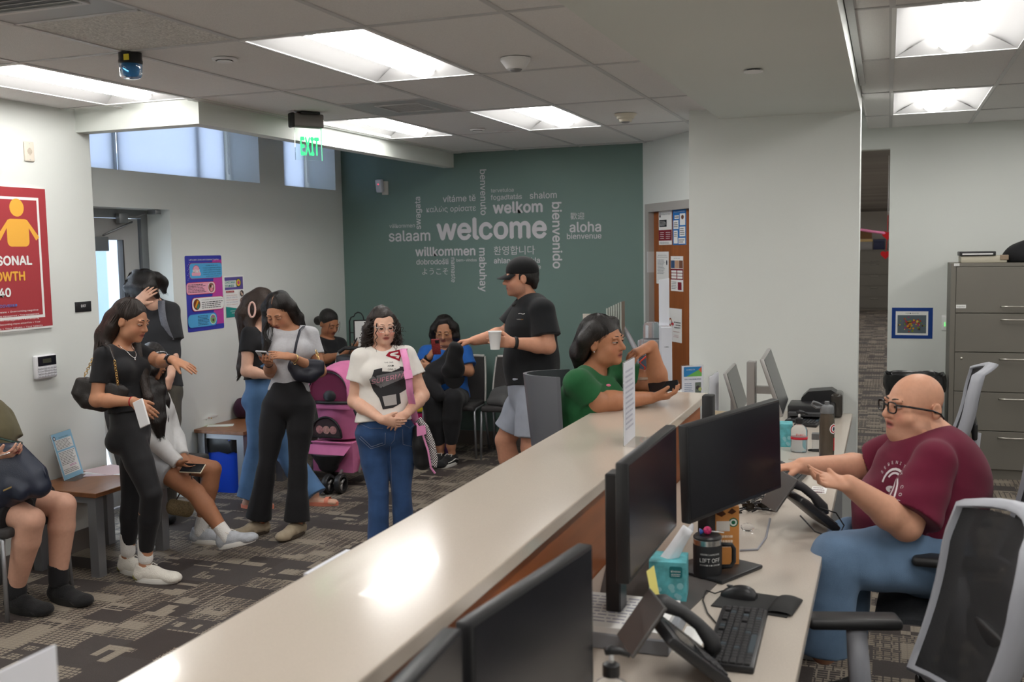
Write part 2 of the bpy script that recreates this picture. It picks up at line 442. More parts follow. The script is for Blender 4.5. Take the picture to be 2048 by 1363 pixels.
# ---- suspended ceilings
GX =[-1.391-0.601*k for k in range(6)]            # runners (left side), right to left
GY =[3.72+1.238*k for k in range(-6,5)]          # cross tees
def ceiling_slab(name,x0,y0,x1,y1,z,label):
    o =MB().box((x0,y0,z +0.09),(x1,y1,z +0.11)).build(name,M_TILE); return struct(o,label)
ceil_l =ceiling_slab('ceiling',-4.9,-3.2,-1.0,YG +0.1,ZL,'suspended ceiling of grey speckled tiles above the waiting area')
ceil_r =ceiling_slab('ceiling',-0.2,-3.2,4.25,YB +0.1,ZR,'suspended ceiling of white tiles above the desks')
_tiles ={}
def tile(ceil,x0,y0,x1,y1,z,m=None):
    m =m or M_TILE; g =0.011
    k =(round(x1 -x0,3),round(y1 -y0,3),m.name)
    if k not in _tiles:
        w,d =(x1 -x0)/2-g,(y1 -y0)/2-g
        mb_ =MB().add([(-w,-d,0.004),(w,-d,0.004),(w,d,0.004),(-w,d,0.004),(-w -g,-d -g,0.016),(w +g,-d -g,0.016),(w +g,d +g,0.016),(-w -g,d +g,0.016)],
                       [(0,3,2,1),(4,5,6,7),(0,1,5,4),(1,2,6,5),(2,3,7,6),(3,0,4,7)])
        me =mb_.mesh('ceiling_tile'); me.materials.append(m); _tiles[k]=me
    o =bpy.data.objects.new('ceiling_tile',_tiles[k]); COL.objects.link(o); o.parent =ceil
    o.location =((x0 +x1)/2,(y0 +y1)/2,z); return o
def tee(ceil,x0,y0,x1,y1,z,name):
    MB().box((x0,y0,z -0.001),(x1,y1,z +0.006)).build(name,M_GRID,ceil)

LIGHTS_L ={(4,6): 1,(1,6): 1,(1,8): 1,(3,8): 1,(4,4): 1,(1,4): 1,(4,2): 1,(1,2): 1,(4,0): 1,(1,0): 1}   # (column, row)
LIGHTS_R ={}
def make_light_mesh():
    W,Lh =0.283,0.592
    out =[]
    # side reflectors
    mb =MB()
    for sg in (-1,1):
        prof =[(W,0.002),(W -0.03,0.020),(0.22,0.045),(0.17,0.064),(0.12,0.076),(0.085,0.080)]
        mb.grid([[(sg *x,-Lh,z),(sg *x,Lh,z)] for x,z in prof])
    for sg in (-1,1):                                   # end plates, sloping up to the lens
        mb.add([(-W,sg *Lh,0.002),(W,sg *Lh,0.002),(0.13,sg *(Lh -0.075),0.075),(0,sg *(Lh -0.08),0.08),(-0.13,sg *(Lh -0.075),0.075)],[(0,1,2,3,4)])
    refl =mb.mesh('reflector'); refl.materials.append(mat('reflector_enamel',(0.42,0.42,0.42),0.5)); refl.shade_smooth(); refl.set_sharp_from_angle(angle=0.5)
    mb =MB(); n =12; r =0.098; rows =[]
    for ysg in (-(Lh -0.035),Lh -0.035):
        rows.append([(r *math.cos(math.pi *(1+k /n)),ysg,0.083+0.8*r *math.sin(math.pi *(1+k /n))) for k in range(n +1)])
    mb.grid(rows); k0 =len(rows[0])
    mb.f.append(tuple(range(k0))); mb.mi.append(0); mb.f.append(tuple(range(2*k0 -1,k0 -1,-1))); mb.mi.append(0)
    lens =mb.mesh('lens'); lens.materials.append(mat('lamp_lens',(0.9,0.9,0.9),0.4,emit=(1.0,0.975,0.94),estr=LAMP_STRENGTH))
    clips =[]
    for sg in (-1,1):
        mb =MB(); yy =sg *(Lh -0.033)
        mb.tube([(1.01*r *math.cos(math.pi *(1+k /n)),yy,0.083+0.81*r *math.sin(math.pi *(1+k /n))) for k in range(n +1)],0.003,5)
        clip =mb.mesh('lens_rim'); clip.materials.append(M_GRID); clips.append(clip)
    mb =MB(); q =0.302; h =0.609
    for a,b in (((-q,-h,-0.002),(-W,h,0.006)),((W,-h,-0.002),(q,h,0.006)),((-W,-h,-0.002),(W,-Lh,0.006)),((-W,Lh,-0.002),(W,h,0.006))): mb.box(a,b)
    fr =mb.mesh('light_frame'); fr.materials.append(M_WHITE)
    return refl,lens,clips[0],clips[1],fr
_lm =make_light_mesh()
def ceiling_light(x,y,z,label,group):
    t =empty('ceiling_light',(x,y,z),0,label,'ceiling light',group)
    for n,me in zip(('reflector','lens','lens_rim','lens_rim','light_frame'),_lm):
        c =bpy.data.objects.new(n,me); COL.objects.link(c); c.parent =t
    return t
cols =[-1.02]+GX +[-4.755]
for ci in range(len(cols)-1):
    x1,x0 =cols[ci],cols[ci +1]
    for ri in range(len(GY)):
        y0 =GY[ri]; y1 =GY[ri +1] if ri +1 < len(GY) else YG
        if y0 >= 4.9 and x1 <-3.7: continue
        y1 =min(y1,YG)
        c =ci -1
        if c == 2 and ri == 5:                           # split bay: return grille, then the pitted tile with the beacon
            tile(ceil_l,x0,3.12,x1,3.72,ZL,M_TILE2); continue
        if c == 2 and ri == 7:                           # split bay: supply diffuser
            tile(ceil_l,x0,y0,x1,y0 +0.619,ZL); continue
        if (c,ri) in LIGHTS_L: continue
        tile(ceil_l,x0,y0,x1,y1,ZL)
for x in GX:
    y1 =YG if x >-3.8 else 5.08
    tee(ceil_l,x -0.012,-3.2,x +0.012,y1,ZL,'grid_runner')
for y in GY:
    tee(ceil_l,-4.755 if y < 5.0 else -3.83,y -0.010,-1.06,y +0.010,ZL -0.0005,'grid_cross_tee')
tee(ceil_l,GX[3],3.11,GX[2],3.13,ZL,'grid_cross_tee'); tee(ceil_l,GX[3],5.567,GX[2],5.587,ZL,'grid_cross_tee')
for (c,r) in LIGHTS_L:
    x =(GX[c]+GX[c +1])/2; y =GY[r]+0.619
    lab ={(4,6): 'long ceiling light beside the red poster wall',(1,6): 'long ceiling light next to the white smoke detector',(1,8): 'ceiling light between the green wall and the beige smoke detector',
           (3,8): 'ceiling light beside the bulkhead beyond the exit sign'}.get((c,r),'recessed ceiling light in the near rows of the waiting area')
    ceiling_light(x,y,ZL,lab,'recessed troffers over the waiting area')
RX =[0.0,0.60,1.20,1.80,2.40,3.0,3.6]; RYs =[4.469+1.244*k for k in range(-6,4)]
rcols =[-0.18]+RX +[4.2]
RL ={(1,6),(1,8),(1,4),(1,2),(4,6),(4,8),(4,4),(4,2)}
for ci in range(len(rcols)-1):
    for ri in range(len(RYs)):
        y0 =RYs[ri]; y1 =RYs[ri +1] if ri +1 < len(RYs) else YB
        if (ci,ri) in RL: continue
        if y0 <-0.6: continue
        tile(ceil_r,rcols[ci],y0,rcols[ci +1],y1,ZR)
for x in RX: tee(ceil_r,x -0.012,-3.2,x +0.012,YB,ZR,'grid_runner')
for y in RYs: tee(ceil_r,-0.18,y -0.010,4.2,y +0.010,ZR -0.0005,'grid_cross_tee')
for (c,r) in sorted(RL):
    lab ={(1,6): 'large ceiling light over the desks beside the soffit',(1,8): 'ceiling light in front of the open doorway'}.get((c,r),'recessed ceiling light in the rows over the desks')
    ceiling_light(rcols[c]+0.30,RYs[r]+0.622,ZR,lab,'recessed troffers over the desks')
o =MB().box((XP1 +0.004,1.0,ZR -0.012),(XP1 +0.036,6.5,ZR +0.004)).build('trim_3',M_GRID); struct(o,'thin metal track along the soffit')
# troffers added under the hall ceiling to brighten the dark hall
for i in range(12):
    y =(10.6,13.6,16.6,19.6,23.0,27.0)[i // 2]
    ceiling_light((-1.6,1.0)[i % 2],y,ZL -0.09,'added fill light in the long office beyond the doorway','added fill troffers in the long office')

# ---- baseboards
o =MB().box((XLW,-3.2,0),(XLW +0.012,5.19,0.13)).box((XLW -0.28,5.19,0),(XLW +0.012,5.202,0.13)).build('baseboard_left',M_BASE); struct(o,'taupe rubber base of the poster wall')
o =MB().box((XDW,6.27,0),(XDW +0.012,YG,0.13)).build('baseboard_entry',M_BASE); struct(o,'taupe rubber base of the entry wall')
o =MB().box((XDW,YG -0.012,0),(-2.03,YG,0.13)).build('baseboard_back',M_BASE); struct(o,'taupe rubber base of the green wall')
# ================================================================== THINGS ON WALLS AND CEILING
class Thing:
    """an Empty at the base; parts are given in world coordinates"""
    def __init__(s,name,label,cat,base,group=None):
        s.b =Vector(base); s.root =empty(name,s.b,0,label,cat,group)
    def put(s,mb,name,m,smooth=False,angle=None,parent=None,kind=None):
        mb.v =[tuple(Vector(v)-s.b) for v in mb.v]
        o =mb.build(name,m,parent or s.root,smooth,angle)
        if kind: o['kind']=kind
        return o
    def take(s,o,parent=None):
        """adopt an object built in world coordinates"""
        if parent is None: o.data.transform(Matrix.Translation(-s.b)); o.parent =s.root
        else: o.data.transform(Matrix.Translation(-s.b)); o.parent =parent
        return o
UY,UZ,UX =Vector((0,1,0)),Vector((0,0,1)),Vector((1,0,0))
def sheet(name,label,cat,o,u,v,w,h,m,th=0.003,group=None,parent=None,base_off=0.0):
    """thin board on a wall; returns (object, Print laid on it)"""
    u =Vector(u).normalized(); v =Vector(v).normalized(); n =u.cross(v); o =Vector(o)
    T =Thing(name,label,cat,o,group)
    mb =MB().prism([(0,0),(w,0),(w,h),(0,h)],(o +n *base_off,u,v,n),th)
    T.put(mb,'sheet',m)
    return T,Print(o +n *(th +base_off),u,v)
def fin(T,P,name='printing'):
    return T.take(P.build(name))
M_PAPER =mat('paper',srgb(236,236,234),0.7)
INK =flat(40,42,48); INKG =flat(120,124,132); WHT =flat(238,238,236)

# ---- greetings on the green wall
M_LETTER =flat(206,204,208,0.5)
wall_back =bpy.data.objects['wall_back']
def word(body,a,b,bold=0.012,rot=0):
    p0,p1 =at_y(*a,YG),at_y(*b,YG)
    W =abs(p1.x -p0.x) if rot == 0 else abs(p1.z -p0.z)
    vs,fs,tw,y0,y1 =text_mesh(body,bold,4); s_ =W /tw
    P_ =Print((0,YG,0),UX,UZ); P_.lay =0.0015
    P_.text(body,p0.x,p0.z if rot else (p0.z +p1.z)/2,s_,M_LETTER,w=W,bold=bold,rot=rot,res=4)
    P_.build('greeting_word',wall_back)
word('welcome',(873.5,479.8),(1094,472.5),0.025); word('salaam',(778,482),(861,481)); word('välkommen',(779,455.5),(829.7,454.5),0)
word('vítáme tĕ',(886,403.8),(951.5,401.7),0.006); word('καλώς ορίσατε',(853.4,424.3),(952,421),0); word('willkommen',(831,512),(951,509.4),0.02)
word('dobrodošli',(833,528.5),(897,527.8),0.008); word('bem-vindos',(913,523),(953.6,522),0.006); word('ようこそ',(844.7,548.5),(896.5,547.5),0)
word('tervetuloa',(982,385.3),(1027.3,382.3),0); word('fogadtatás',(981.7,400),(1044,397),0.004); word('shalom',(1059.8,398),(1113.6,394.6),0.004)
word('welkom',(986,427.2),(1085.5,422),0.025); word('歡迎',(1141,437.5),(1168.7,437),0); word('aloha',(1139,463.2),(1202.4,462.8),0.015); word('bienvenue',(1134,477.6),(1203,476.6),0.008)
word('환영합니다',(987.7,507.5),(1069.9,507.5),0); word('ahlan wa sahla',(988,527),(1080,524.4),0.015); word('witanie',(1042,539),(1081.8,537),0.004)
word('namaste',(902.3,515),(902.3,564.4),0.004,-90); word('mabuhay',(958.5,495.6),(958.5,583),0.015,-90); word('benvenuto',(960,339),(960,430),0.008,-90); word('bienvenido',(1104.5,404),(1104.5,536.8),0.015,-90); word('swagata',(842,458),(842,393),0.008,90)
c =at_y(765,372,YG)
T =Thing('motion_sensor','small white motion sensor on the green wall','sensor',c +Vector((0,0,-0.08)))
T.put(MB().rbox((c.x +0.0,YG -0.018,c.z -0.085),(c.x +0.065,YG,c.z +0.045),0.004),'bracket',mat('sensor_beige',(0.7,0.68,0.63),0.5),angle=40)
T.put(MB().rbox((-0.036,-0.024,-0.062),(0.036,0.024,0.062),0.012,3,Matrix.Translation((c.x -0.006,YG -0.045,c.z)) @ Matrix.Rotation(0.18,4,'X') @ Matrix.Rotation(-0.12,4,'Z')),'housing',mat('sensor_white',(0.66,0.69,0.75),0.35),angle=40)
T.put(MB().ball((c.x -0.008,YG -0.075,c.z +0.014),0.0055,8,6),'indicator',mat('red_led',(0.8,0.05,0.08),0.3,emit=(1,0.05,0.1),estr=1.2),True)

# ---- red poster
y1,z0,z1 =4.787,1.432,2.249; W,H =0.62,z1 -z0
T,P =sheet('poster','red poster with a yellow figure about personal growth on the left wall','poster',(XLW,y1 -W,z0 -0.012),UY,UZ,W,H +0.012,M_PAPER,0.012,base_off=0.001)
RED =flat(170,62,68); YEL =flat(240,178,72); P.rect(0,0.012,W,H +0.012,RED)
b_ =0.055; P.rect(b_,b_ +0.012,W -b_,H -b_ +0.012,WHT); P.rect(b_ +0.016,b_ +0.028,W -b_ -0.016,H -b_ -0.004,RED)
cx =W /2+0.03
P.disc(cx +0.06,H -0.105,0.052,YEL); P.rect(cx -0.02,H -0.33,cx +0.14,H -0.17,YEL,0.03); P.poly([(cx +0.11,H -0.18),(cx +0.13,H -0.175),(cx +0.215,H -0.275),(cx +0.19,H -0.295)],YEL); P.poly([(cx +0.01,H -0.18),(cx -0.01,H -0.175),(cx -0.095,H -0.275),(cx -0.07,H -0.295)],YEL)
P.text('PERSONAL',W -0.13,H -0.435,0.098,WHT,w=0.40,bold=0.03,align='R'); P.text('GROWTH',W -0.19,H -0.525,0.098,YEL,w=0.31,bold=0.03,align='R'); P.text('140',W -0.30,H -0.615,0.092,WHT,w=0.13,bold=0.03,align='R')
P.text('TOPICS COVERED',W -0.26,H -0.675,0.028,flat(96,120,190),w=0.24,bold=0.02,align='R')
for i,(t,xx) in enumerate((('Being self-aware • Overcoming negative',0.11),('thinking • Stress management • Time management',0.105),('Goals • Conflict management • Developing',0.11),('empathy • Becoming more assertive • Your',0.10),('strengths • Your values • Your talents',0.085),('Learning styles • Communication skills',0.14))):
    P.text(t,W -xx,H -0.708-i *0.0235,0.019,WHT,w=0.40,align='R')
fin(T,P)
# ---- small things on the left wall
def wallbox(name,label,cat,x,ya,yb,za,zb,d,m,r=0.006):
    T =Thing(name,label,cat,(x,(ya +yb)/2,za)); T.put(MB().rbox((x,ya,za),(x +d,yb,zb),r,3),'body',m,angle=40); return T
M_IVORY =mat('ivory_plastic',srgb(224,214,200),0.5)
T =wallbox('wall_speaker','ivory sounder plate high on the left wall','speaker plate',XLW,4.655,4.727,2.405,2.520,0.012,M_IVORY)
for i in range(9):
    hw =0.018*math.sin(math.pi *(i +1)/10); T.put(MB().box((XLW +0.012,4.691-hw,2.443+i *0.0048),(XLW +0.0128,4.691+hw,2.4455+i *0.0048)),'grille_slot',flat(170,158,140))
for z in (2.416,2.509): T.put(MB().lathe([(0.0035,0),(0.0035,0.0015),(0.0,0.002)],(XLW +0.012,4.691,z),10,(1,0,0)),'screw',M_GRID)
T =wallbox('exit_plaque','small black EXIT plaque beside the doorway','sign',XLW,4.987,5.122,1.497,1.561,0.005,mat('black_plaque',(0.012,0.012,0.014),0.45),0.001)
P =Print((XLW +0.005,4.987,1.497),UY,UZ); P.text('EXIT',0.0675,0.030,0.029,WHT,w=0.042,bold=0.01,align='C'); fin(T,P,'lettering')
T =wallbox('alarm_keypad','white alarm keypad with a dark display on the left wall','keypad',XLW,4.625,4.787,1.120,1.262,0.030,mat('keypad_white',srgb(226,226,230),0.4),0.010)
T.put(MB().rbox((XLW +0.0295,4.640,1.198),(XLW +0.032,4.780,1.254),0.001),'display_panel',mat('keypad_black',(0.012,0.012,0.018),0.2))
T.put(MB().box((XLW +0.032,4.675,1.213),(XLW +0.0325,4.740,1.239)),'display',mat('lcd',srgb(70,72,60),0.3))
for r_ in range(4):
    for c_ in range(6):
        yy =4.638+c_ *0.0245; zz =1.132+r_ *0.0155
        T.put(MB().rbox((XLW +0.029,yy,zz),(XLW +0.0335,yy +0.019,zz +0.010),0.0015,1),'key',mat('key_grey',srgb(196,196,202),0.5))
# ---- posters on the entry wall
T,P =sheet('poster','purple and blue event poster with rounded text panels on the entry wall','poster',(XDW,6.412,1.250),UY,UZ,0.455,0.585,M_PAPER,0.002)
PU,BL,MG =flat(62,66,170),flat(88,172,224),flat(190,70,160); PK =flat(236,168,190)
P.rect(0,0,0.455,0.585,PU,0.012)
for i in range(10): P.poly([(0.455,0.04+i *0.05),(0.455,0.10+i *0.05),(0.34-0.01*(i % 3),0.10+i *0.05),(0.31+0.012*(i % 4),0.04+i *0.05)],MG)
P.text("Let's Learn, Grow, and Celebrate Together",0.235,0.548,0.024,WHT,w=0.37,align='C')
P.rect(0.045,0.405,0.455,0.530,flat(160,50,80),0.03); P.rect(0.050,0.409,0.455,0.526,BL,0.028)
P.disc(0.13,0.475,0.042,flat(190,40,80),0.036); P.rect(0.075,0.430,0.185,0.458,PK,0.012); P.disc(0.13,0.478,0.036,PK,0.030); P.text('Kiki',0.13,0.455,0.045,WHT,w=0.085,bold=0.03,align='C')
P.text('COMING IN FALL 2025',0.325,0.503,0.016,INK,w=0.15,align='C')
for i,t in enumerate(('To enhance support for our LGBTQIA+','students, San Diego City College has','created the Kiki Learning Community,','designed to provide a safe, inclusive,','and affirming environment.')): P.text(t,0.325,0.485-i *0.0165,0.0145,INK,w=(0.23,0.22,0.225,0.22,0.16)[i],align='C')
P.rect(0.0,0.285,0.36,0.380,flat(200,60,90),0.03); P.rect(0,0.289,0.355,0.376,PK,0.03); P.lines(0.02,0.298,0.25,0.368,6,INK,0.4,1); P.disc(0.305,0.333,0.043,WHT); P.disc(0.305,0.333,0.038,flat(150,100,90)); P.disc(0.298,0.345,0.012,flat(60,40,36)); P.disc(0.318,0.34,0.012,flat(226,200,190)); P.disc(0.305,0.318,0.016,flat(230,150,160))
P.rect(0.055,0.155,0.455,0.262,flat(200,60,90),0.035); P.rect(0.060,0.159,0.455,0.258,WHT,0.035); P.disc(0.115,0.208,0.042,flat(120,60,40)); P.poly([(0.09,0.19),(0.12,0.24),(0.14,0.235),(0.105,0.18)],flat(226,160,50)); P.poly([(0.11,0.18),(0.14,0.22),(0.15,0.20),(0.125,0.17)],flat(60,140,120))
P.text('Priority Bundle for LGBTQIA+ Fall 2025 schedule:',0.175,0.236,0.013,INK,w=0.265); P.lines(0.175,0.170,0.445,0.228,4,INK,0.4,2)
P.rect(0.0,0.030,0.36,0.135,flat(60,110,190),0.04); P.rect(0,0.034,0.355,0.131,BL,0.04); P.lines(0.12,0.042,0.27,0.122,7,INK,0.4,3); P.disc(0.308,0.083,0.040,WHT); P.disc(0.308,0.083,0.036,flat(120,170,110)); P.poly([(0.28,0.09),(0.31,0.115),(0.335,0.09),(0.31,0.10)],flat(200,70,170)); P.disc(0.31,0.075,0.012,flat(90,60,50))
for i in range(12): P.disc(0.02+(i % 3)*0.012,0.40+i *0.012,0.0025,WHT,k=8)
fin(T,P)
T,P =sheet('poster','small white studies flyer with teal lettering beside the purple poster','poster',(XDW,6.885,1.318),UY,UZ,0.272,0.350,M_PAPER,0.002)
TEAL =flat(40,140,134); P.rect(0.012,0.235,0.26,0.338,flat(96,84,150)); P.rect(0.012,0.255,0.17,0.310,flat(220,226,224)); P.text('CHICANX',0.016,0.287,0.032,TEAL,w=0.135,bold=0.02); P.text('STUDIES',0.016,0.260,0.032,TEAL,w=0.115,bold=0.02)
P.disc(0.195,0.29,0.034,flat(60,90,60)); P.disc(0.195,0.29,0.028,flat(230,190,60)); P.disc(0.195,0.29,0.016,flat(190,70,120)); P.rect(0.02,0.212,0.13,0.228,flat(160,50,54)); P.text('OPEN CLASSES',0.024,0.214,0.014,WHT,w=0.10)
for i in range(5): P.text(('CHIC 110A • 11:10am MW Saenz','CHIC 130 • 9:35am Villa','CHIC 135 • 12:45pm Lecture','CHIC 141 • Online FYE','CHIC 150 • September FSE')[i],0.022,0.188-i *0.019,0.013,(flat(190,90,80),flat(80,80,150))[i % 2],w=0.15)
P.poly([(0.012,0.012),(0.26,0.012),(0.26,0.11),(0.23,0.085),(0.16,0.08),(0.06,0.095),(0.012,0.10)],TEAL); P.text('REGISTER ONLINE TODAY AT',0.068,0.060,0.013,WHT,w=0.12); P.text('WWW.SDCITY.EDU',0.085,0.042,0.013,WHT,w=0.09)
for yy,cc in ((0.20,flat(70,60,60)),(0.14,flat(120,100,80)),(0.075,flat(50,50,56))): P.disc(0.232,yy,0.031,WHT); P.disc(0.232,yy,0.027,cc); P.disc(0.236,yy -0.008,0.011,flat(200,170,150)); P.disc(0.224,yy +0.006,0.008,flat(220,190,170))
fin(T,P)
# ---- wall beside the doorway: food waste sign and switches
a,b =at_y(1783,676,YB),at_y(1866,615,YB)
T,P =sheet('food_waste_sign','blue bordered food waste picture sign on the pale wall','sign',(a.x,YB,a.z),UX,UZ,b.x -a.x,b.z -a.z,flat(30,66,140),0.002)
w,h =b.x -a.x,b.z -a.z; P.rect(0.03,0.028,w -0.035,h -0.030,WHT); P.rect(0.045,0.044,w -0.05,h -0.062,flat(96,108,116)); P.text('FOOD WASTE',w /2,h -0.052,0.018,INK,w=0.10,align='C')
r_ =random.Random(5)
for i in range(70):
    x_ =w *0.5+r_.gauss(0,0.045); y_ =h *0.46+r_.gauss(0,0.024)
    if 0.05 < x_ < w -0.06 and 0.05 < y_ < h -0.07: P.disc(x_,y_,r_.uniform(0.004,0.010),flat(*r_.choice(((214,150,40),(176,60,40),(120,140,50),(226,200,90),(90,60,40),(150,70,110)))),k=8)
fin(T,P)
T =Thing('light_switch','white dimmer plate with green lights beside the filing cabinet','switch',at_y(1890,658,YB))
a,b =at_y(1883,660,YB),at_y(1908,630,YB); T.put(MB().rbox((a.x,YB -0.006,a.z),(b.x +0.02,YB,b.z),0.002),'plate',M_WHITE,angle=40)
T.put(MB().rbox((a.x +0.028,YB -0.012,a.z +0.02),(a.x +0.06,YB -0.005,b.z -0.02),0.002),'rocker',M_WHITE)
for k in range(2):
    for j in range(3): T.put(MB().box((a.x +0.022+k *0.062,YB -0.0135,a.z +0.036+j *0.012),(a.x +0.026+k *0.062,YB -0.0125,a.z +0.042+j *0.012)),'indicator',mat('green_led',(0.05,0.8,0.1),0.3,emit=(0.05,1,0.1),estr=2))

# ---- wooden door with notices
wa =bpy.data.objects['wall_angled']
M_WOOD =mat('oak_veneer',srgb(150,84,38),0.42,var=0.22,vscale=2.2,bump=0.05,bscale=30,stretch=(14,14,0.9))
M_FRAMEP =mat('door_frame_paint',srgb(168,164,160),0.5)
d3 =Thing('door_1',None,None,aw(DS0,0)); struct(d3.root,'brown wooden door covered with notices')
d3.put(MB().box((DS0 +0.06,0.03,0.01),(DS1 -0.06,0.072,DTOP -0.055),AWM),'door_leaf',M_WOOD)
mb =MB().box((DS0 -0.02,-0.02,0),(DS0 +0.058,0.12,DTOP +0.02),AWM).box((DS1 -0.058,-0.02,0),(DS1 +0.02,0.12,DTOP +0.02),AWM).box((DS0 +0.058,-0.02,DTOP -0.05),(DS1 -0.058,0.12,DTOP +0.02),AWM)
d3.put(mb,'door_frame',M_FRAMEP)
d3.put(MB().box((DS0 +0.04,-0.028,1.62),(DS0 +0.062,0.03,1.80),AWM),'hinge',M_GRID)
def notice(label,px0,py0,px1,py1,fn,base=M_PAPER):
    """sheet on the door leaf; its place from the photo's corners"""
    def hit(px,py):
        d =ray(px,py); o_ =AW0 -AWn *0.03; t =(o_ -CAM).dot(AWn)/d.dot(AWn); q =CAM +d *t; return (q -AW0).dot(AWd),q.z
    s0,z1_ =hit(px0,py0); s1,z0_ =hit(px1,py1)
    T,P =sheet('notice',label,'paper',aw(s0,z0_,-0.029),AWd,UZ,s1 -s0,z1_ -z0_,base,0.0015)
    fn(P,s1 -s0,z1_ -z0_); fin(T,P)
MAR =flat(128,32,48)
def n1(P,w,h):
    P.poly([(0.04*w,0.80*h),(0.16*w,0.80*h),(0.10*w,0.98*h)],flat(40,44,60)); P.text('ON PEER MENTORING',0.20*w,0.86*h,0.075*h,INK,w=0.72*w); P.rect(0.05*w,0.52*h,0.62*w,0.72*h,flat(40,44,50)); P.lines(0.09*w,0.54*h,0.58*w,0.70*h,4,WHT,0.3,4); P.rect(0.0,0.12*h,w,0.43*h,MAR); P.lines(0.12*w,0.16*h,0.45*w,0.38*h,4,WHT,0.3,5); P.lines(0.56*w,0.16*h,0.92*w,0.38*h,4,WHT,0.3,6); P.lines(0.08*w,0.03*h,0.92*w,0.09*h,2,INKG,0.4,7)
def n2(P,w,h):
    P.rect(0,0,w,h,flat(40,116,190)); P.text('HELLO COUNSELING',0.5*w,0.90*h,0.06*h,WHT,w=0.8*w,align='C'); P.rect(0.14*w,0.72*h,0.48*w,0.82*h,WHT); P.rect(0.06*w,0.44*h,0.44*w,0.68*h,WHT); P.rect(0.54*w,0.54*h,0.94*w,0.86*h,WHT); P.disc(0.74*w,0.76*h,0.10*w,flat(110,70,50),0.06*h); P.rect(0.52*w,0.23*h,0.94*w,0.50*h,WHT); P.rect(0.08*w,0.04*h,0.38*w,0.40*h,WHT); P.rect(0.44*w,0.03*h,0.94*w,0.19*h,WHT)
    for q in ((0.16,0.74,0.46,0.80,1),(0.09,0.48,0.42,0.64,3),(0.56,0.26,0.90,0.47,4),(0.11,0.22,0.35,0.37,3),(0.47,0.05,0.90,0.16,2)): P.lines(q[0]*w,q[1]*h,q[2]*w,q[3]*h,q[4],INK,0.4,int(q[0]*99))
def n3(P,w,h):
    P.text('Appointments & walk-in',0.5*w,0.88*h,0.045*h,INK,w=0.75*w,align='C'); P.text('Peer tutoring hours today',0.5*w,0.82*h,0.045*h,INK,w=0.82*w,align='C'); P.lines(0.10*w,0.30*h,0.72*w,0.76*h,12,INKG,0.35,9); P.disc(0.86*w,0.66*h,0.05*w,flat(40,44,60),0.08*h)
def n4(P,w,h):
    P.text('SAN DIEGO',0.5*w,0.93*h,0.04*h,INK,w=0.5*w,align='C'); P.rect(0.02*w,0.66*h,0.33*w,0.88*h,flat(60,84,120)); P.rect(0.35*w,0.66*h,0.66*w,0.88*h,flat(200,160,130)); P.rect(0.68*w,0.66*h,0.98*w,0.88*h,flat(120,80,64)); P.rect(0,0.33*h,w,0.64*h,MAR)
    for i in range(3):
        for j in range(2): P.rect((0.06+0.48*j)*w,(0.36+0.085*i)*h,(0.47+0.48*j)*w,(0.425+0.085*i)*h,WHT)
    P.lines(0.08*w,0.05*h,0.50*w,0.28*h,5,INKG,0.35,10); P.rect(0.58*w,0.04*h,0.88*w,0.26*h,MAR)
def n5(P,w,h):
    for i in range(14):
        a_ =i *0.45; P.disc(0.13*w +0.10*w *math.cos(a_),0.58*h +0.10*h *math.sin(a_),0.03*w,flat(*((60,60,64),(180,50,60),(200,150,60))[i % 3]),k=8)
    P.poly([(0.18*w,0.51*h),(0.30*w,0.51*h),(0.30*w,0.45*h),(0.42*w,0.53*h),(0.30*w,0.61*h),(0.30*w,0.55*h),(0.18*w,0.55*h)],flat(190,40,50))
    for i,t in enumerate(('ADVANCING','ACCESS','& EQUITY')): P.text(t,0.94*w,(0.575-i *0.075)*h,0.06*h,INK,w=(0.52,0.38,0.46)[i]*w,bold=0.02,align='R')
    P.text('IMAGINE YOUR',0.6*w,0.20*h,0.035*h,flat(160,60,80),w=0.4*w,align='C'); P.text('OPTIONS',0.6*w,0.15*h,0.05*h,flat(160,60,80),w=0.4*w,align='C'); P.lines(0.4*w,0.30*h,0.95*w,0.33*h,1,flat(170,60,70),0.3,11)
notice('white and maroon notice at the top of the wooden door',1318,421,1344,489,n1); notice('blue notice with white text boxes on the wooden door',1346,418,1373,489,n2)
notice('plain typed white notice on the wooden door',1313,503,1338,568,n3); notice('white notice with a maroon table and three photographs on the door',1342,512,1367,583,n4); notice('notice with a red arrow about access and equity on the door',1338,615,1364,686,n5)
# ---- glass entry door and shades
M_ALU =mat('brushed_aluminium',srgb(150,152,154),0.4,0.9)
M_STEELP =mat('painted_steel',srgb(172,172,170),0.5)
M_PANE =mat('window_glass',(0.95,0.98,1.0),0.0,trans=1.0,ior=1.03)
d1 =Thing('door_2',None,None,(-5.27,DY0,0)); struct(d1.root,'glass entry door in a metal frame')
mb =MB().box((-5.33,6.20,0),(-5.24,6.27,DZ)).box((-5.33,DY0,DZ -0.06),(-5.24,6.20,DZ)).box((-5.33,5.07,0),(-5.24,5.19,DZ))
d1.put(mb,'door_frame',M_ALU)
lf =d1.put(MB().box((-5.31,6.03,0.02),(-5.265,6.19,DZ -0.065)).box((-5.31,5.19,DZ -0.22),(-5.265,6.03,DZ -0.065)).box((-5.31,5.19,0.02),(-5.265,6.03,0.25)).box((-5.31,5.12,0.02),(-5.265,5.25,DZ -0.065)),'door_leaf',M_STEELP)
d1.put(MB().box((-5.292,5.25,0.25),(-5.286,6.03,DZ -0.22)),'pane',M_PANE,parent=lf)
d1.put(MB().box((-5.312,6.018,0.25),(-5.262,6.032,DZ -0.22)),'glazing_bead',mat('black_gasket',(0.03,0.03,0.03),0.6),parent=lf)
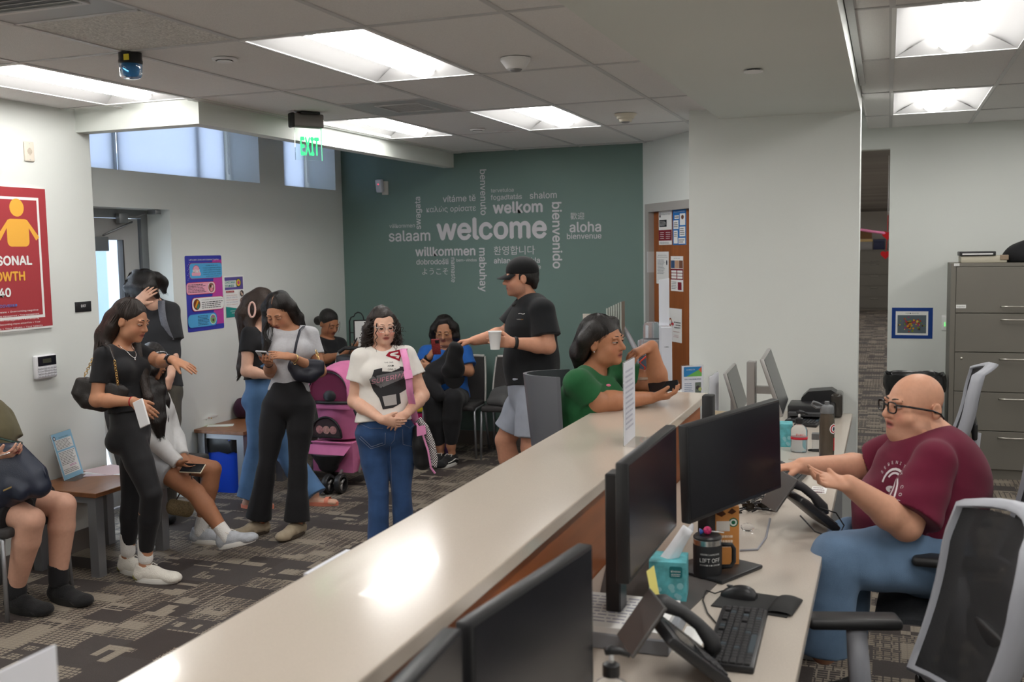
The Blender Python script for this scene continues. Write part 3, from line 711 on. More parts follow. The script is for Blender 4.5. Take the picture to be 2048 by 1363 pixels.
d1.put(MB().rbox((-5.262,5.25,DZ -0.30),(-5.19,5.80,DZ -0.20),0.004),'door_closer',M_ALU,angle=40)
d1.put(MB().tube([(-5.22,5.78,DZ -0.19),(-5.18,5.95,DZ -0.12),(-5.22,6.08,DZ -0.09)],0.008,6),'closer_arm',M_ALU,True)
d1.put(MB().rbox((-5.238,5.93,DZ -0.10),(-5.20,6.02,DZ -0.03),0.004),'contact_switch',M_ALU,angle=40)
d1.put(MB().rbox((-5.14,6.15,DZ -0.035),(-5.06,6.21,DZ -0.003),0.004),'door_stop',M_ALU,angle=40)
d1.put(MB().tube([(-5.22,6.02,DZ -0.05),(-5.19,6.08,DZ -0.055),(-5.12,6.17,DZ -0.02)],0.003,5),'sensor_cable',M_ALU,True)
M_SHADE =bpy.data.materials.new('roller_shade_fabric'); M_SHADE.use_nodes =True
_n =M_SHADE.node_tree; _p =_n.nodes['Principled BSDF']; _o =_n.nodes['Material Output']
_p.inputs['Base Color'].default_value =(0.62,0.66,0.72,1); _p.inputs['Roughness'].default_value =0.9
_t =_n.nodes.new('ShaderNodeBsdfTranslucent'); _t.inputs[0].default_value =(0.80,0.84,0.92,1); _mx =_n.nodes.new('ShaderNodeMixShader'); _mx.inputs[0].default_value =0.55
_w =_n.nodes.new('ShaderNodeTexNoise'); _w.inputs['Scale'].default_value =1.0; _tc =_n.nodes.new('ShaderNodeTexCoord'); _mp =_n.nodes.new('ShaderNodeMapping'); _mp.inputs['Scale'].default_value =(1,260,12)
_n.links.new(_tc.outputs['Object'],_mp.inputs[0]); _n.links.new(_mp.outputs[0],_w.inputs['Vector']); _bp =_n.nodes.new('ShaderNodeBump'); _bp.inputs['Strength'].default_value =0.3; _n.links.new(_w.outputs[0],_bp.inputs['Height']); _n.links.new(_bp.outputs[0],_p.inputs['Normal'])
_n.links.new(_p.outputs[0],_mx.inputs[1]); _n.links.new(_t.outputs[0],_mx.inputs[2]); _n.links.new(_mx.outputs[0],_o.inputs[0])
XSH =-5.355
for nm,ya,yb,lab,cord in (('window_1',5.19,6.10,'clerestory window behind a grey roller shade above the door',None),('window_2',6.10,7.45,'wide clerestory window behind a pale roller shade',7.42),('window_3',7.83,8.72,'clerestory window behind a grey shade beside the green wall',8.69)):
    T =Thing(nm,None,None,(-5.40,ya,WZ0)); struct(T.root,lab)
    T.put(MB().box((-5.42,ya,WZ0),(-5.38,ya +0.04,WZ1)).box((-5.42,yb -0.05,WZ0),(-5.38,yb,WZ1)).box((-5.42,ya,WZ0),(-5.38,yb,WZ0 +0.04)).box((-5.42,yb -0.42,WZ0),(-5.38,yb -0.36,WZ1)),'window_frame',M_ALU)
    T.put(MB().box((-5.404,ya +0.04,WZ0 +0.04),(-5.398,yb -0.05,WZ1)),'pane',M_PANE)
    s_ =T.put(MB().box((XSH,ya +0.015,WZ0 +0.03),(XSH +0.002,yb -(0.035 if nm != 'window_1' else 0.03),WZ1)),'roller_shade',M_SHADE)
    T.put(MB().box((XSH -0.004,ya +0.015,WZ0 +0.012),(XSH +0.010,yb -0.03,WZ0 +0.036)),'hem_bar',M_ALU,parent=s_)
    if cord: T.put(MB().tube([(XSH +0.03,cord,WZ1 -0.05),(XSH +0.03,cord,WZ0 +0.10),(XSH +0.035,cord +0.008,WZ0 +0.085),(XSH +0.03,cord +0.016,WZ0 +0.10),(XSH +0.03,cord +0.016,WZ1 -0.05)],0.003,5),'pull_cord',M_WHITE,True)
# ---- outside the glass door
T =Thing('neighbour_building','pale blue building with a red fascia seen through the entry door','building',(-11.0,7.0,-0.13))
T.put(MB().box((-11.4,-2,-0.13),(-11.0,16,3.4)),'wall',mat('ext_wall',srgb(150,166,186),0.8)); T.put(MB().box((-11.5,-2,2.55),(-10.7,16,3.0)),'fascia',mat('ext_red',srgb(130,60,64),0.7)); T.put(MB().box((-11.02,10.4,0.2),(-10.98,12.2,2.3)),'window',mat('ext_window',srgb(110,130,150),0.2))
T.put(MB().box((-10.75,11.35,-0.13),(-10.65,11.45,2.55)),'post',M_WHITE)
T =Thing('railing','grey metal mesh railing beyond the entry door','railing',(-8.6,8.5,-0.13))
for i in range(9): T.put(MB().box((-8.62,6.0+i *0.7,-0.13),(-8.58,6.04+i *0.7,1.05)),'post',M_STEELP)
mb =MB(); mb.box((-8.62,6,1.0),(-8.58,11.7,1.05)); T.put(mb,'top_rail',M_STEELP)
mb =MB()
for i in range(58): mb.box((-8.603,6.0+i *0.1,-0.03),(-8.597,6.008+i *0.1,1.0))
for i in range(10): mb.box((-8.603,6.0,0.0+i *0.1),(-8.597,11.7,0.008+i *0.1))
T.put(mb,'mesh_infill',M_STEELP,kind='stuff')

# ---- ceiling things
def lathe_thing(name,label,cat,p,prof,m,parts=(),group=None):
    T =Thing(name,label,cat,p,group); T.put(MB().lathe(prof,p,28),'body',m,True,40)
    for n_,pr,mm in parts: T.put(MB().lathe(pr,p,28),n_,mm,True,40)
    return T
p =at_z(260,106,ZL)
T =Thing('beacon','blue dome beacon with a black base on the ceiling','beacon',p)
T.put(MB().lathe([(0.0,0.0),(0.050,0.0),(0.050,-0.030),(0.052,-0.034),(0.052,-0.046),(0.048,-0.050),(0.0,-0.050)],p,28),'base',M_WHITE if False else mat('beacon_black',(0.012,0.014,0.016),0.3),True,40)
T.put(MB().lathe([(0.050,-0.050),(0.050,-0.060),(0.047,-0.098),(0.042,-0.108),(0.030,-0.113),(0.0,-0.115)],p,28),'dome',mat('blue_acrylic',(0.06,0.25,0.55),0.06,trans=0.55,ior=1.35),True,60)
T.put(MB().lathe([(0.0,-0.052),(0.014,-0.052),(0.014,-0.095),(0.0,-0.1)],p,12),'flash_tube',M_WHITE,True); T.put(MB().box((p.x +0.008,p.y -0.0525,p.z -0.040),(p.x +0.034,p.y -0.048,p.z -0.014)),'sticker',flat(226,206,60))
for i,(px,py) in enumerate(((449,118),(955,259))):
    p =at_z(px,py,ZL)
    T =lathe_thing('recessed_sprinkler',('round white ceiling cap next to the blue beacon','round white ceiling cap near the green wall')[i],'sprinkler cap',p,[(0.0,0.001),(0.058,0.001),(0.056,-0.006),(0.042,-0.008),(0.042,-0.004),(0.0,-0.004)],M_WHITE,(('dark_gap',[(0.030,-0.004),(0.036,-0.0045),(0.036,-0.010)],mat('gap_black',(0.01,0.01,0.01),0.8)),('cover',[(0.0,-0.016),(0.034,-0.015),(0.035,-0.010),(0.0,-0.010)],M_WHITE)),'round caps in the tiles')
p =at_z(1507,139,ZS); lathe_thing('recessed_sprinkler','flat white cover plate under the wide soffit','sprinkler cap',p,[(0.0,0.0),(0.030,0.0),(0.030,-0.010),(0.0,-0.010)],mat('gap_grey',(0.05,0.05,0.06),0.8),(('cover',[(0.0,-0.014),(0.045,-0.013),(0.046,-0.008),(0.0,-0.008)],M_WHITE),))
for i,(px,py,m_) in enumerate(((1031,117,M_WHITE),(1251,228,mat('detector_beige',srgb(214,206,188),0.5)))):
    p =at_z(px,py,ZL)
    T =lathe_thing('smoke_detector',('white smoke detector beside the long ceiling light','beige smoke detector near the end wall')[i],'smoke detector',p,[(0.0,0.0),(0.072,0.0),(0.072,-0.010),(0.066,-0.018),(0.046,-0.046),(0.040,-0.050),(0.0,-0.050)] if i == 0 else [(0.0,0.0),(0.078,0.0),(0.070,-0.012),(0.062,-0.016),(0.058,-0.030),(0.046,-0.034),(0.040,-0.052),(0.0,-0.052)],m_)
    T.put(MB().lathe([(0.0,-0.062),(0.022,-0.060),(0.030,-0.053),(0.030,-0.049),(0.0,-0.049)],p,20),'sensing_chamber',mat('chamber_grey',(0.25,0.25,0.26),0.4),True,40)
# supply diffuser and return grille
M_DIFF =mat('diffuser_grey',(0.42,0.44,0.45),0.5); M_DARKV =mat('vent_dark',(0.03,0.03,0.035),0.8)
def grille(name,label,x0,y0,x1,y1,gx0,gy0,gx1,gy1,slats,z):
    T =Thing(name,label,'vent',((x0 +x1)/2,(y0 +y1)/2,z))
    T.put(MB().box((x0 +0.012,y0 +0.010,z +0.002),(gx0,y1 -0.010,z +0.010)).box((gx1,y0 +0.010,z +0.002),(x1 -0.012,y1 -0.010,z +0.010)).box((gx0,y0 +0.010,z +0.002),(gx1,gy0,z +0.010)).box((gx0,gy1,z +0.002),(gx1,y1 -0.010,z +0.010)),'panel',M_DIFF)
    T.put(MB().box((gx0,gy0,z +0.05),(gx1,gy1,z +0.055)),'duct',M_DARKV)
    T.put(MB().box((gx0 -0.018,gy0 -0.018,z -0.004),(gx1 +0.018,gy0,z +0.004)).box((gx0 -0.018,gy1,z -0.004),(gx1 +0.018,gy1 +0.018,z +0.004)).box((gx0 -0.018,gy0,z -0.004),(gx0,gy1,z +0.004)).box((gx1,gy0,z -0.004),(gx1 +0.018,gy1,z +0.004)),'grille_frame',M_GRID)
    n =slats
    for i in range(n):
        yy =gy0 +(gy1 -gy0)*(i +0.5)/n
        T.put(MB().box((gx0,-0.009,-0.0012),(gx1,0.009,0.0012),Matrix.Translation((0,yy,z +0.008)) @ Matrix.Rotation(0.7,4,'X')),'slat',M_GRID)
grille('air_diffuser','square supply diffuser with a small slatted grille in the ceiling',GX[3],5.577,GX[2],6.196,-2.99,5.74,-2.72,6.03,11,ZL)
grille('return_grille','large slatted return grille in the ceiling beside the pitted tile',GX[3],1.90,GX[2],3.12,-3.12,2.0,-2.70,2.95,22,ZL)
# ---- exit sign
p =at_z(636,222,ZL); T =Thing('exit_sign','edge-lit glass EXIT sign with green letters hanging from the ceiling','exit sign',p)
yc =at_z(612,225,ZL).y
def q_(px,py,dep): return at_d(px,py,dep)
de =depth_of(at_z(612,225,ZL))
L_,R_ =at_d(590,238,de -0.05),at_d(644,250,de +0.06)
ux =(R_ -L_); ux.z =0; ux.normalize(); wl =(R_ -L_).length; zt =(L_.z +R_.z)/2; o_ =Vector((L_.x,L_.y,0)); nn =ux.cross(UZ)
Mx =frame((o_.x,o_.y,0),ux,-nn,UZ)
T.put(MB().rbox((-0.030,-0.032,zt -0.037),(wl,0.032,zt +0.050),0.010,3,Mx),'housing',mat('brushed_grey',srgb(140,134,132),0.35,0.7,var=0.1,vscale=4,stretch=(1,1,80)),angle=40)
T.put(MB().rbox((-0.036,-0.034,zt -0.040),(-0.012,0.034,zt +0.053),0.010,3,Mx),'end_cap',mat('cap_black',(0.015,0.015,0.015),0.5),angle=40)
T.put(MB().rbox((wl *0.12,-0.05,zt +0.045),(wl *0.82,0.05,ZL),0.004,2,Mx),'mount',MATS['cap_black'],angle=40)
zb =at_d(640,321,de +0.06).z
T.put(MB().box((-0.006,-0.003,zb),(wl -0.012,0.003,zt -0.030),Mx),'acrylic_panel',mat('clear_acrylic',(0.92,1.0,0.95),0.02,trans=1.0,ior=1.12))
T.put(MB().box((wl -0.0118,-0.0034,zb),(wl -0.0085,0.0034,zt -0.030),Mx),'lit_edge',mat('edge_green',(0.1,0.8,0.3),0.3,emit=(0.15,1.0,0.4),estr=0.8))
P =Print(o_ +nn *0.0036+ux *0.0,ux,UZ); P.text('EXIT',0.028,zb +0.035,(zt -0.055-zb -0.035)/0.73,mat('exit_green',(0.05,0.6,0.2),0.4,emit=(0.06,0.85,0.28),estr=0.9),w=wl *0.70,bold=0.03); T.take(P.build('lettering'))
# ================================================================== COUNTER, DESK, SEATS, CABINETS
M_QUARTZ =mat('beige_quartz',srgb(206,194,180),0.16,var=0.05,vscale=240,spec=0.5,coat=0.15)
M_QUARTZ2 =mat('desk_quartz',srgb(202,192,180),0.20,var=0.06,vscale=200,spec=0.5)
M_WOODP =mat('cherry_panel',srgb(158,88,40),0.40,var=0.20,vscale=1.6,bump=0.04,bscale=30,stretch=(12,1.2,12))
M_GREYP =mat('grey_panel',srgb(166,168,170),0.5)
M_TBLWOOD =mat('walnut_top',srgb(132,88,58),0.35,var=0.18,vscale=2.0,stretch=(14,1.5,10))
M_LEG =mat('silver_leg',srgb(150,152,156),0.35,0.6)
T =Thing('reception_counter','long reception counter with a beige stone top and wood panels','counter',(-1.09,2.5,0))
T.put(MB().rbox((-1.306,-1.4,1.028),(-0.883,5.33,1.07),0.005,2),'countertop',M_QUARTZ)
T.put(MB().box((-1.22,-1.4,0.09),(-0.915,5.28,1.028)),'carcass',M_WOODP); T.put(MB().box((-1.19,-1.4,0.0),(-0.93,5.26,0.09)),'toe_kick',M_BASE)
T =Thing('desk','continuous staff desk with a beige stone worktop behind the counter','desk',(-0.55,3.0,0))
T.put(MB().rbox((-0.914,-1.4,0.702),(-0.205,YP -0.004,0.74),0.005,2),'worktop',M_QUARTZ2)
for y in (0.2,4.55,6.80): T.put(MB().box((-0.90,y,0.0),(-0.26,y +0.03,0.702)),'support_panel',M_GREYP)
T.put(MB().box((-0.913,5.285,0.0),(-0.88,YP -0.01,0.702)),'modesty_panel',M_GREYP)

# ---- filing cabinet
M_CAB =mat('cabinet_metal',srgb(118,114,106),0.5,var=0.03,vscale=4,bump=0.05,bscale=300)
M_PULL =mat('cabinet_pull',(0.75,0.72,0.66),0.3,1.0)
def cabinet(label,x0,y0,x1,y1,H,n,drawers_z,group=None,key=True):
    T =Thing('filing_cabinet',label,'cabinet',((x0 +x1)/2,(y0 +y1)/2,0),group)
    T.put(MB().box((x0,y0 +0.02,0),(x1,y1,H)),'body',M_CAB); T.put(MB().box((x0,y0 +0.001,H -0.025),(x1,y0 +0.02,H)).box((x0,y0 +0.001,0.0),(x0 +0.035,y0 +0.02,H -0.025)).box((x1 -0.035,y0 +0.001,0),(x1,y0 +0.02,H -0.025)),'face_frame',M_CAB)
    for i in range(len(drawers_z)-1):
        za,zb =drawers_z[i +1]+0.003,drawers_z[i]-0.003
        d =T.put(MB().rbox((x0 +0.038,y0 -0.002,za),(x1 -0.038,y0 +0.02,zb),0.002,1),'drawer',M_CAB)
        hz =(za +0.05) if i == 0 else (zb -0.045); xm =(x0 +x1)/2
        T.put(MB().tube([(xm -0.10,y0 -0.002,hz),(xm -0.095,y0 -0.020,hz),(xm -0.05,y0 -0.028,hz),(xm +0.05,y0 -0.028,hz),(xm +0.095,y0 -0.020,hz),(xm +0.10,y0 -0.002,hz)],0.0055,6),'handle',M_PULL,True,parent=d)
    return T
YC =8.55
zz =[at_y(1950,py,YC).z for py in (533,626,704,783,860)]+[0.18-0.02]
zz =[zz[0],zz[1],zz[2],zz[3],zz[4],max(0.04,zz[4]-(zz[3]-zz[4]))]
CX0 =at_y(1901,600,YC).x
CAB =cabinet('tall grey lateral filing cabinet with curved metal pulls against the pale wall',CX0,YC,CX0 +0.91,YB -0.005,at_y(1950,526,YC).z,5,zz)
p =at_y(1923,716,YC); CAB.put(MB().lathe([(0.0,0.004),(0.007,0.004),(0.010,0.0)],(p.x,YC -0.002,p.z),14,(0,-1,0)),'lock',M_PULL,True)
P =Print((0,YC -0.002,0),UX,UZ); a,b =at_y(1912,616,YC),at_y(1932,609,YC); P.rect(a.x,a.z,b.x,b.z,WHT); P.text('Supplies',(a.x +b.x)/2,a.z +0.008,0.02,INK,w=(b.x -a.x)*0.8,align='C'); a,b =at_y(1908,531.5,YC),at_y(1919,526.5,YC); P.rect(a.x,a.z,b.x,b.z,WHT); P.text('84281',(a.x +b.x)/2,a.z +0.004,0.014,INK,w=(b.x -a.x)*0.8,align='C'); CAB.take(P.build('drawer_label'))
HCAB =at_y(1950,526,YC).z
# far cabinets down the long office, with boxes on top
for i,xx in enumerate((-2.2,-1.28,-0.36,0.56)):
    cabinet(('grey filing cabinet at the far end of the long office','grey filing cabinet under the storage boxes in the long office','grey filing cabinet with stacked boxes at the end of the long office','grey filing cabinet beside the wall of the long office')[i],xx -0.46+0.005,29.7,xx +0.455,30.15,1.66,5,[1.63,1.30,0.98,0.67,0.36,0.05],'cabinets in the long office')
for (x0,x1,h,c,lab) in ((-0.88,-0.42,0.22,(150,146,144),'grey plastic storage box with a yellow lid on a far cabinet'),(-0.40,-0.10,0.21,(40,46,80),'dark blue box on the far cabinet')):
    T =Thing('storage_box',lab,'box',((x0 +x1)/2,29.9,1.66)); T.put(MB().rbox((x0,29.74,1.66),(x1,30.1,1.66+h),0.01),'box_body',mat('box_%d_%d' % (c[0],c[2]),srgb(*c),0.5),angle=40)
    T.put(MB().rbox((x0 -0.01,29.73,1.66+h),(x1 +0.01,30.11,1.66+h +0.07),0.008),'lid',mat('lid_%d' % c[2],srgb(*((222,190,130) if c[0] == 150 else (60,66,96))),0.5),angle=40)
T =Thing('cardboard_box','open brown cardboard box on top of the grey storage box','box',(-0.62,29.9,1.955)); T.put(MB().box((-0.84,29.78,1.955),(-0.44,30.08,2.12)),'box_body',mat('cardboard',srgb(140,104,70),0.8)); T.put(MB().prism([(0,0),(0.4,0),(0.33,0.10),(0.07,0.10)],((-0.84,29.78,2.12),(1,0,0),(0,-0.4,0.9),(0,0,1)),0.004),'flap',MATS['cardboard'])
# valentine decorations hanging in the hall
def heart(c,s,n_):
    pts =[]
    for k in range(28):
        t =2*math.pi *k /28; pts.append((s *16*math.sin(t)**3/16,s *(13*math.cos(t)-5*math.cos(2*t)-2*math.cos(3*t)-math.cos(4*t))/16))
    return MB().prism(pts,(c,(1,0,0),(0,0,1),(0,-1,0)),n_)
MRED =fabric_red =mat('red_felt',srgb(190,16,24),0.8)
cH =at_d(1775,470,10.6); cH2 =at_d(1771,509,10.6)
T =Thing('heart_garland','pink streamer with red felt hearts hanging in the doorway','decoration',cH)
T.put(heart(cH,0.055,0.02),'heart',MRED); T.put(heart(cH2,0.050,0.02),'heart',MRED)
T.put(MB().tube([at_d(1716,458,10.7),at_d(1745,463,10.6),at_d(1770,466,10.6)],0.016,6),'streamer',mat('pink_ribbon',srgb(226,130,170),0.6),True); T.put(MB().tube([at_d(1776,430,10.6),cH,cH2],0.003,5),'string',MRED,True)
T.put(MB().tube([at_d(1776,430,10.6),Vector((at_d(1776,430,10.6).x,at_d(1776,430,10.6).y,ZL))],0.002,5),'hanger',M_WHITE)

# ---- office chairs
M_MESH =bpy.data.materials.new('black_mesh_back'); M_MESH.use_nodes =True
_n =M_MESH.node_tree; _p =_n.nodes['Principled BSDF']; _p.inputs['Base Color'].default_value =(0.022,0.022,0.024,1); _p.inputs['Roughness'].default_value =0.7
_tc =_n.nodes.new('ShaderNodeTexCoord'); _mp =_n.nodes.new('ShaderNodeMapping'); _mp.inputs['Scale'].default_value =(220,220,220); _ck =_n.nodes.new('ShaderNodeTexChecker'); _ck.inputs['Scale'].default_value =1.0
_n.links.new(_tc.outputs['Object'],_mp.inputs[0]); _n.links.new(_mp.outputs[0],_ck.inputs[0]); _mr =_n.nodes.new('ShaderNodeMapRange'); _mr.inputs[3].default_value =0.88; _mr.inputs[4].default_value =1.0; _n.links.new(_ck.outputs['Fac'],_mr.inputs[0]); _n.links.new(_mr.outputs[0],_p.inputs['Alpha'])
M_CHGREY =mat('chair_grey_plastic',srgb(172,174,182),0.42)
M_CHSEAT =mat('chair_seat_fabric',srgb(62,64,68),0.9,var=0.15,vscale=120,bump=0.3,bscale=300)
M_CHBLK =mat('chair_black',(0.022,0.022,0.023),0.45)
def office_chair(loc,rz,label,seat_z=0.49):
    t =empty('office_chair',loc,rz,label,'chair','mesh-backed office chairs behind the desk')
    def put(mb,n,m,smooth=False,angle=None,parent=None): return mb.build(n,m,parent or t,smooth,angle)
    for k in range(5):
        a =2*math.pi *k /5+0.3; c,s_ =math.cos(a),math.sin(a); M_ =Matrix.Rotation(a,4,'Z')
        lg =put(MB().add([M_ @ Vector(q) for q in ((0.03,-0.032,0.10),(0.03,0.032,0.10),(0.32,0.020,0.065),(0.32,-0.020,0.065),(0.03,-0.028,0.145),(0.03,0.028,0.145),(0.32,0.016,0.088),(0.32,-0.016,0.088))],[(0,1,2,3),(4,7,6,5),(0,4,5,1),(1,5,6,2),(2,6,7,3),(3,7,4,0)]),'leg',M_CHGREY)
        cs =MB()
        cs.lathe([(0.012,-0.028),(0.030,-0.026),(0.031,-0.010),(0.012,-0.008),(0.012,0.008),(0.031,0.010),(0.030,0.026),(0.012,0.028)],M_ @ Vector((0.31,0,0.031)),16,M_ @ Vector((0,1,0))); put(cs,'caster',M_CHBLK,True,40,lg)
    put(MB().lathe([(0.0,0.075),(0.045,0.075),(0.045,0.15),(0.034,0.16),(0.034,0.30),(0.028,0.305)],seg=20),'column',M_CHBLK,True,40); put(MB().lathe([(0.015,0.30),(0.015,seat_z -0.08)],seg=14),'gas_lift',M_PULL,True)
    put(MB().rbox((-0.11,-0.15,seat_z -0.10),(0.11,0.14,seat_z -0.05),0.012),'mechanism',M_CHBLK,angle=40)
    rows =[]
    for i in range(9):
        v =-1+i /4; rows.append([Vector((0.25*u_ *(1-0.10*max(0,v)**3),0.01+0.25*v,seat_z -0.035+0.040*(1-abs(u_)**5)*(1-abs(v)**5)-0.030*max(0,v)**3)) for u_ in [-1+k /5 for k in range(11)]])
    mb =MB().grid(rows); b_ =[[Vector((q.x,q.y,seat_z -0.055-0.025*max(0,(q.y -0.01)/0.25)**3)) for q in r_] for r_ in rows[::-1]]; mb.grid(b_)
    rim =[rows[0][k] for k in range(11)]+[rows[i][10] for i in range(1,9)]+[rows[8][k] for k in range(9,-1,-1)]+[rows[i][0] for i in range(7,0,-1)]
    mb.grid([rim,[Vector((q.x,q.y,seat_z -0.055-0.025*max(0,(q.y -0.01)/0.25)**3)) for q in rim]],True); put(mb,'seat',M_CHSEAT,True,60)
    # back: mesh in a grey frame that wraps round its edge
    def bp(u_,w,off=0.0):                                 # u -1..1 across, w 0..1 up
        hw =0.235*(0.86+0.20*math.sin(math.pi *min(1,w *0.62+0.12)))*(1-0.10*max(0,w -0.8)*5*0.5)
        z =seat_z +0.09+0.52*w; y =-0.235-0.115*w -0.03*math.sin(math.pi *w)+0.075*u_ *u_ -0.02*max(0,w -0.75)*4
        return Vector((hw *u_,y +off,z -0.03*(u_ *u_)*(w > 0.7)*(w -0.7)*3))
    put(MB().grid([[bp(-0.96+1.92*k /10,0.02+0.96*i /12) for k in range(11)] for i in range(13)]),'back_mesh',M_MESH,True)
    loop =[bp(1,i /10) for i in range(11)]+[bp(1-2*k /8,1.0+0.02*math.sin(math.pi *k /8)) for k in range(1,8)]+[bp(-1,1-i /10) for i in range(11)]+[bp(-1+2*k /6,0.0) for k in range(1,6)]
    n =len(loop); c0 =sum(loop,Vector())/n; rows =[]
    for q in loop:
        r_ =(q -c0); r_.y =0; r_.normalize(); rows.append((q,r_))
    fr =MB(); fr.grid([[q -r_ *0.004+Vector((0,0.012,0)) for q,r_ in rows],[q +r_ *0.010+Vector((0,0.010,0)) for q,r_ in rows],[q +r_ *0.020+Vector((0,-0.016,0)) for q,r_ in rows],[q +r_ *0.010+Vector((0,-0.060,0)) for q,r_ in rows],[q -r_ *0.012+Vector((0,-0.040,0)) for q,r_ in rows],[q -r_ *0.010+Vector((0,0.004,0)) for q,r_ in rows],[q -r_ *0.004+Vector((0,0.012,0)) for q,r_ in rows]],True)
    put(fr,'back_frame',M_CHGREY,True)
    put(MB().tube([(0,-0.10,seat_z -0.07),(0,-0.27,seat_z -0.05),(0,-0.305,seat_z +0.06),(0,-0.33,seat_z +0.22)],[0.035,0.035,0.032,0.020],10),'back_support',M_CHGREY,True)
    put(MB().rbox((-0.17,-0.325,seat_z +0.20),(0.17,-0.295,seat_z +0.30),0.012),'lumbar_pad',M_CHBLK,True)
    for sg in (-1,1):
        ar =put(MB().tube([(sg *0.17,-0.02,seat_z -0.075),(sg *0.285,-0.03,seat_z -0.06),(sg *0.30,-0.035,seat_z +0.0),(sg *0.298,-0.02,seat_z +0.19)],[0.024,0.032,0.034,0.030],10),'arm_post',M_CHGREY,True)
        put(MB().rbox((sg *0.295-0.045,-0.15,seat_z +0.185),(sg *0.295+0.045,0.13,seat_z +0.220),0.015,3),'arm_pad',M_CHBLK,True,parent=ar)
    return t
def face(dx,dy): return math.atan2(-dx,dy)              # local +Y looks along (dx,dy)
pm =at_d(1868,1090,3.85)
office_chair((pm.x +0.06,pm.y,0),face(-1,0.05),'office chair under the bald man at the desk',0.52)
an_ =at_z(1715,1212,0.70)
CHN =office_chair((an_.x +0.06,an_.y -0.40,0),face(-1,-0.28),'empty office chair between the desk keyboard and the bald man',0.49)
af =at_z(1752,850,0.71)
office_chair((af.x +0.24,af.y -0.10,0),face(-1,0.05),'empty office chair by the black waste bin',0.49)

# ---- end tables
def end_table(x0,y0,x1,y1,z,label):
    T =Thing('end_table',label,'table',((x0 +x1)/2,(y0 +y1)/2,0),'low walnut side tables along the wall')
    T.put(MB().rbox((x0,y0,z -0.028),(x1,y1,z),0.003,1),'table_top',M_TBLWOOD)
    for x in (x0 +0.02,x1 -0.08):
        for y in (y0 +0.02,y1 -0.08): T.put(MB().box((x,y,0),(x +0.06,y +0.06,z -0.028)),'leg',M_LEG)
    for y in (y0 +0.035,y1 -0.065): T.put(MB().box((x0 +0.08,y,z -0.07),(x1 -0.08,y +0.03,z -0.028)),'apron',M_LEG)
end_table(-4.735,4.49,-4.21,5.14,0.50,'walnut side table holding the acrylic sign')
end_table(-5.015,6.41,-4.56,7.02,0.50,'walnut side table holding the white bowl above the blue bin')
# ---- waiting room chairs
M_CHW =mat('chair_white_shell',srgb(198,196,192),0.4); M_CHD =mat('chair_dark_pad',srgb(58,56,56),0.85,var=0.1,vscale=60)
def guest_chair(loc,rz,label):
    t =empty('guest_chair',loc,rz,label,'chair','guest chairs of the waiting area')
    for sx in (-1,1):
        MB().tube([(sx *0.245,0.21,0.0),(sx *0.235,0.20,0.42),(sx *0.235,0.15,0.435),(sx *0.235,-0.18,0.43)],0.011,8).build('leg',M_LEG,t,True)
        MB().tube([(sx *0.25,-0.27,0.0),(sx *0.235,-0.19,0.43)],0.011,8).build('leg',M_LEG,t,True)
    MB().rbox((-0.235,-0.20,0.425),(0.235,0.23,0.475),0.02,3).build('seat',M_CHD,t,True,50)
    rows =[]
    for i in range(9):
        w =i /8; rows.append([Vector(((0.235-0.02*w *w)*u_,-0.205-0.11*w +0.03*u_ *u_,0.46+0.40*w)) for u_ in [-1+k /5 for k in range(11)]])
    mb =MB().grid(rows); mb.grid([[q +Vector((0,-0.014,0)) for q in r_] for r_ in rows[::-1]])
    rim =[rows[0][k] for k in range(11)]+[rows[i][10] for i in range(1,9)]+[rows[8][k] for k in range(9,-1,-1)]+[rows[i][0] for i in range(7,0,-1)]
    mb.grid([[q +Vector((0,-0.014,0)) for q in rim],rim],True); mb.build('backrest',M_CHD,t,True,60)
    for sx in (-1,1):
        e =10 if sx > 0 else 0; pts =[rows[i][e]+Vector((sx *0.006,-0.006,0)) for i in range(9)]
        MB().grid([[q +Vector((0,0.022,0)),q +Vector((sx *0.012,0,0)),q +Vector((0,-0.022,0)),q +Vector((-sx *0.006,0,0))] for q in pts],True).build('back_upright',M_CHW,t,True)
    MB().tube([rows[8][k]+Vector((0,-0.006,0.004)) for k in range(11)],0.013,8).build('top_rail',M_CHW,t,True)
    return t
guest_chair((-3.67,8.36,0),face(0.15,-1),'white-framed chair under the woman in the blue jersey')
guest_chair((-3.12,8.40,0),face(0.10,-1),'white-framed chair holding a grey bag behind the man in the cap')
guest_chair((-4.62,8.10,0),face(0.45,-1),'chair under the woman with the bun behind the stroller')
guest_chair((-4.40,4.02,0),face(1,0.1),'chair under the person with black sneakers')
guest_chair((-4.60,5.52,0),face(1,0.05),'chair under the girl in the white hoodie')
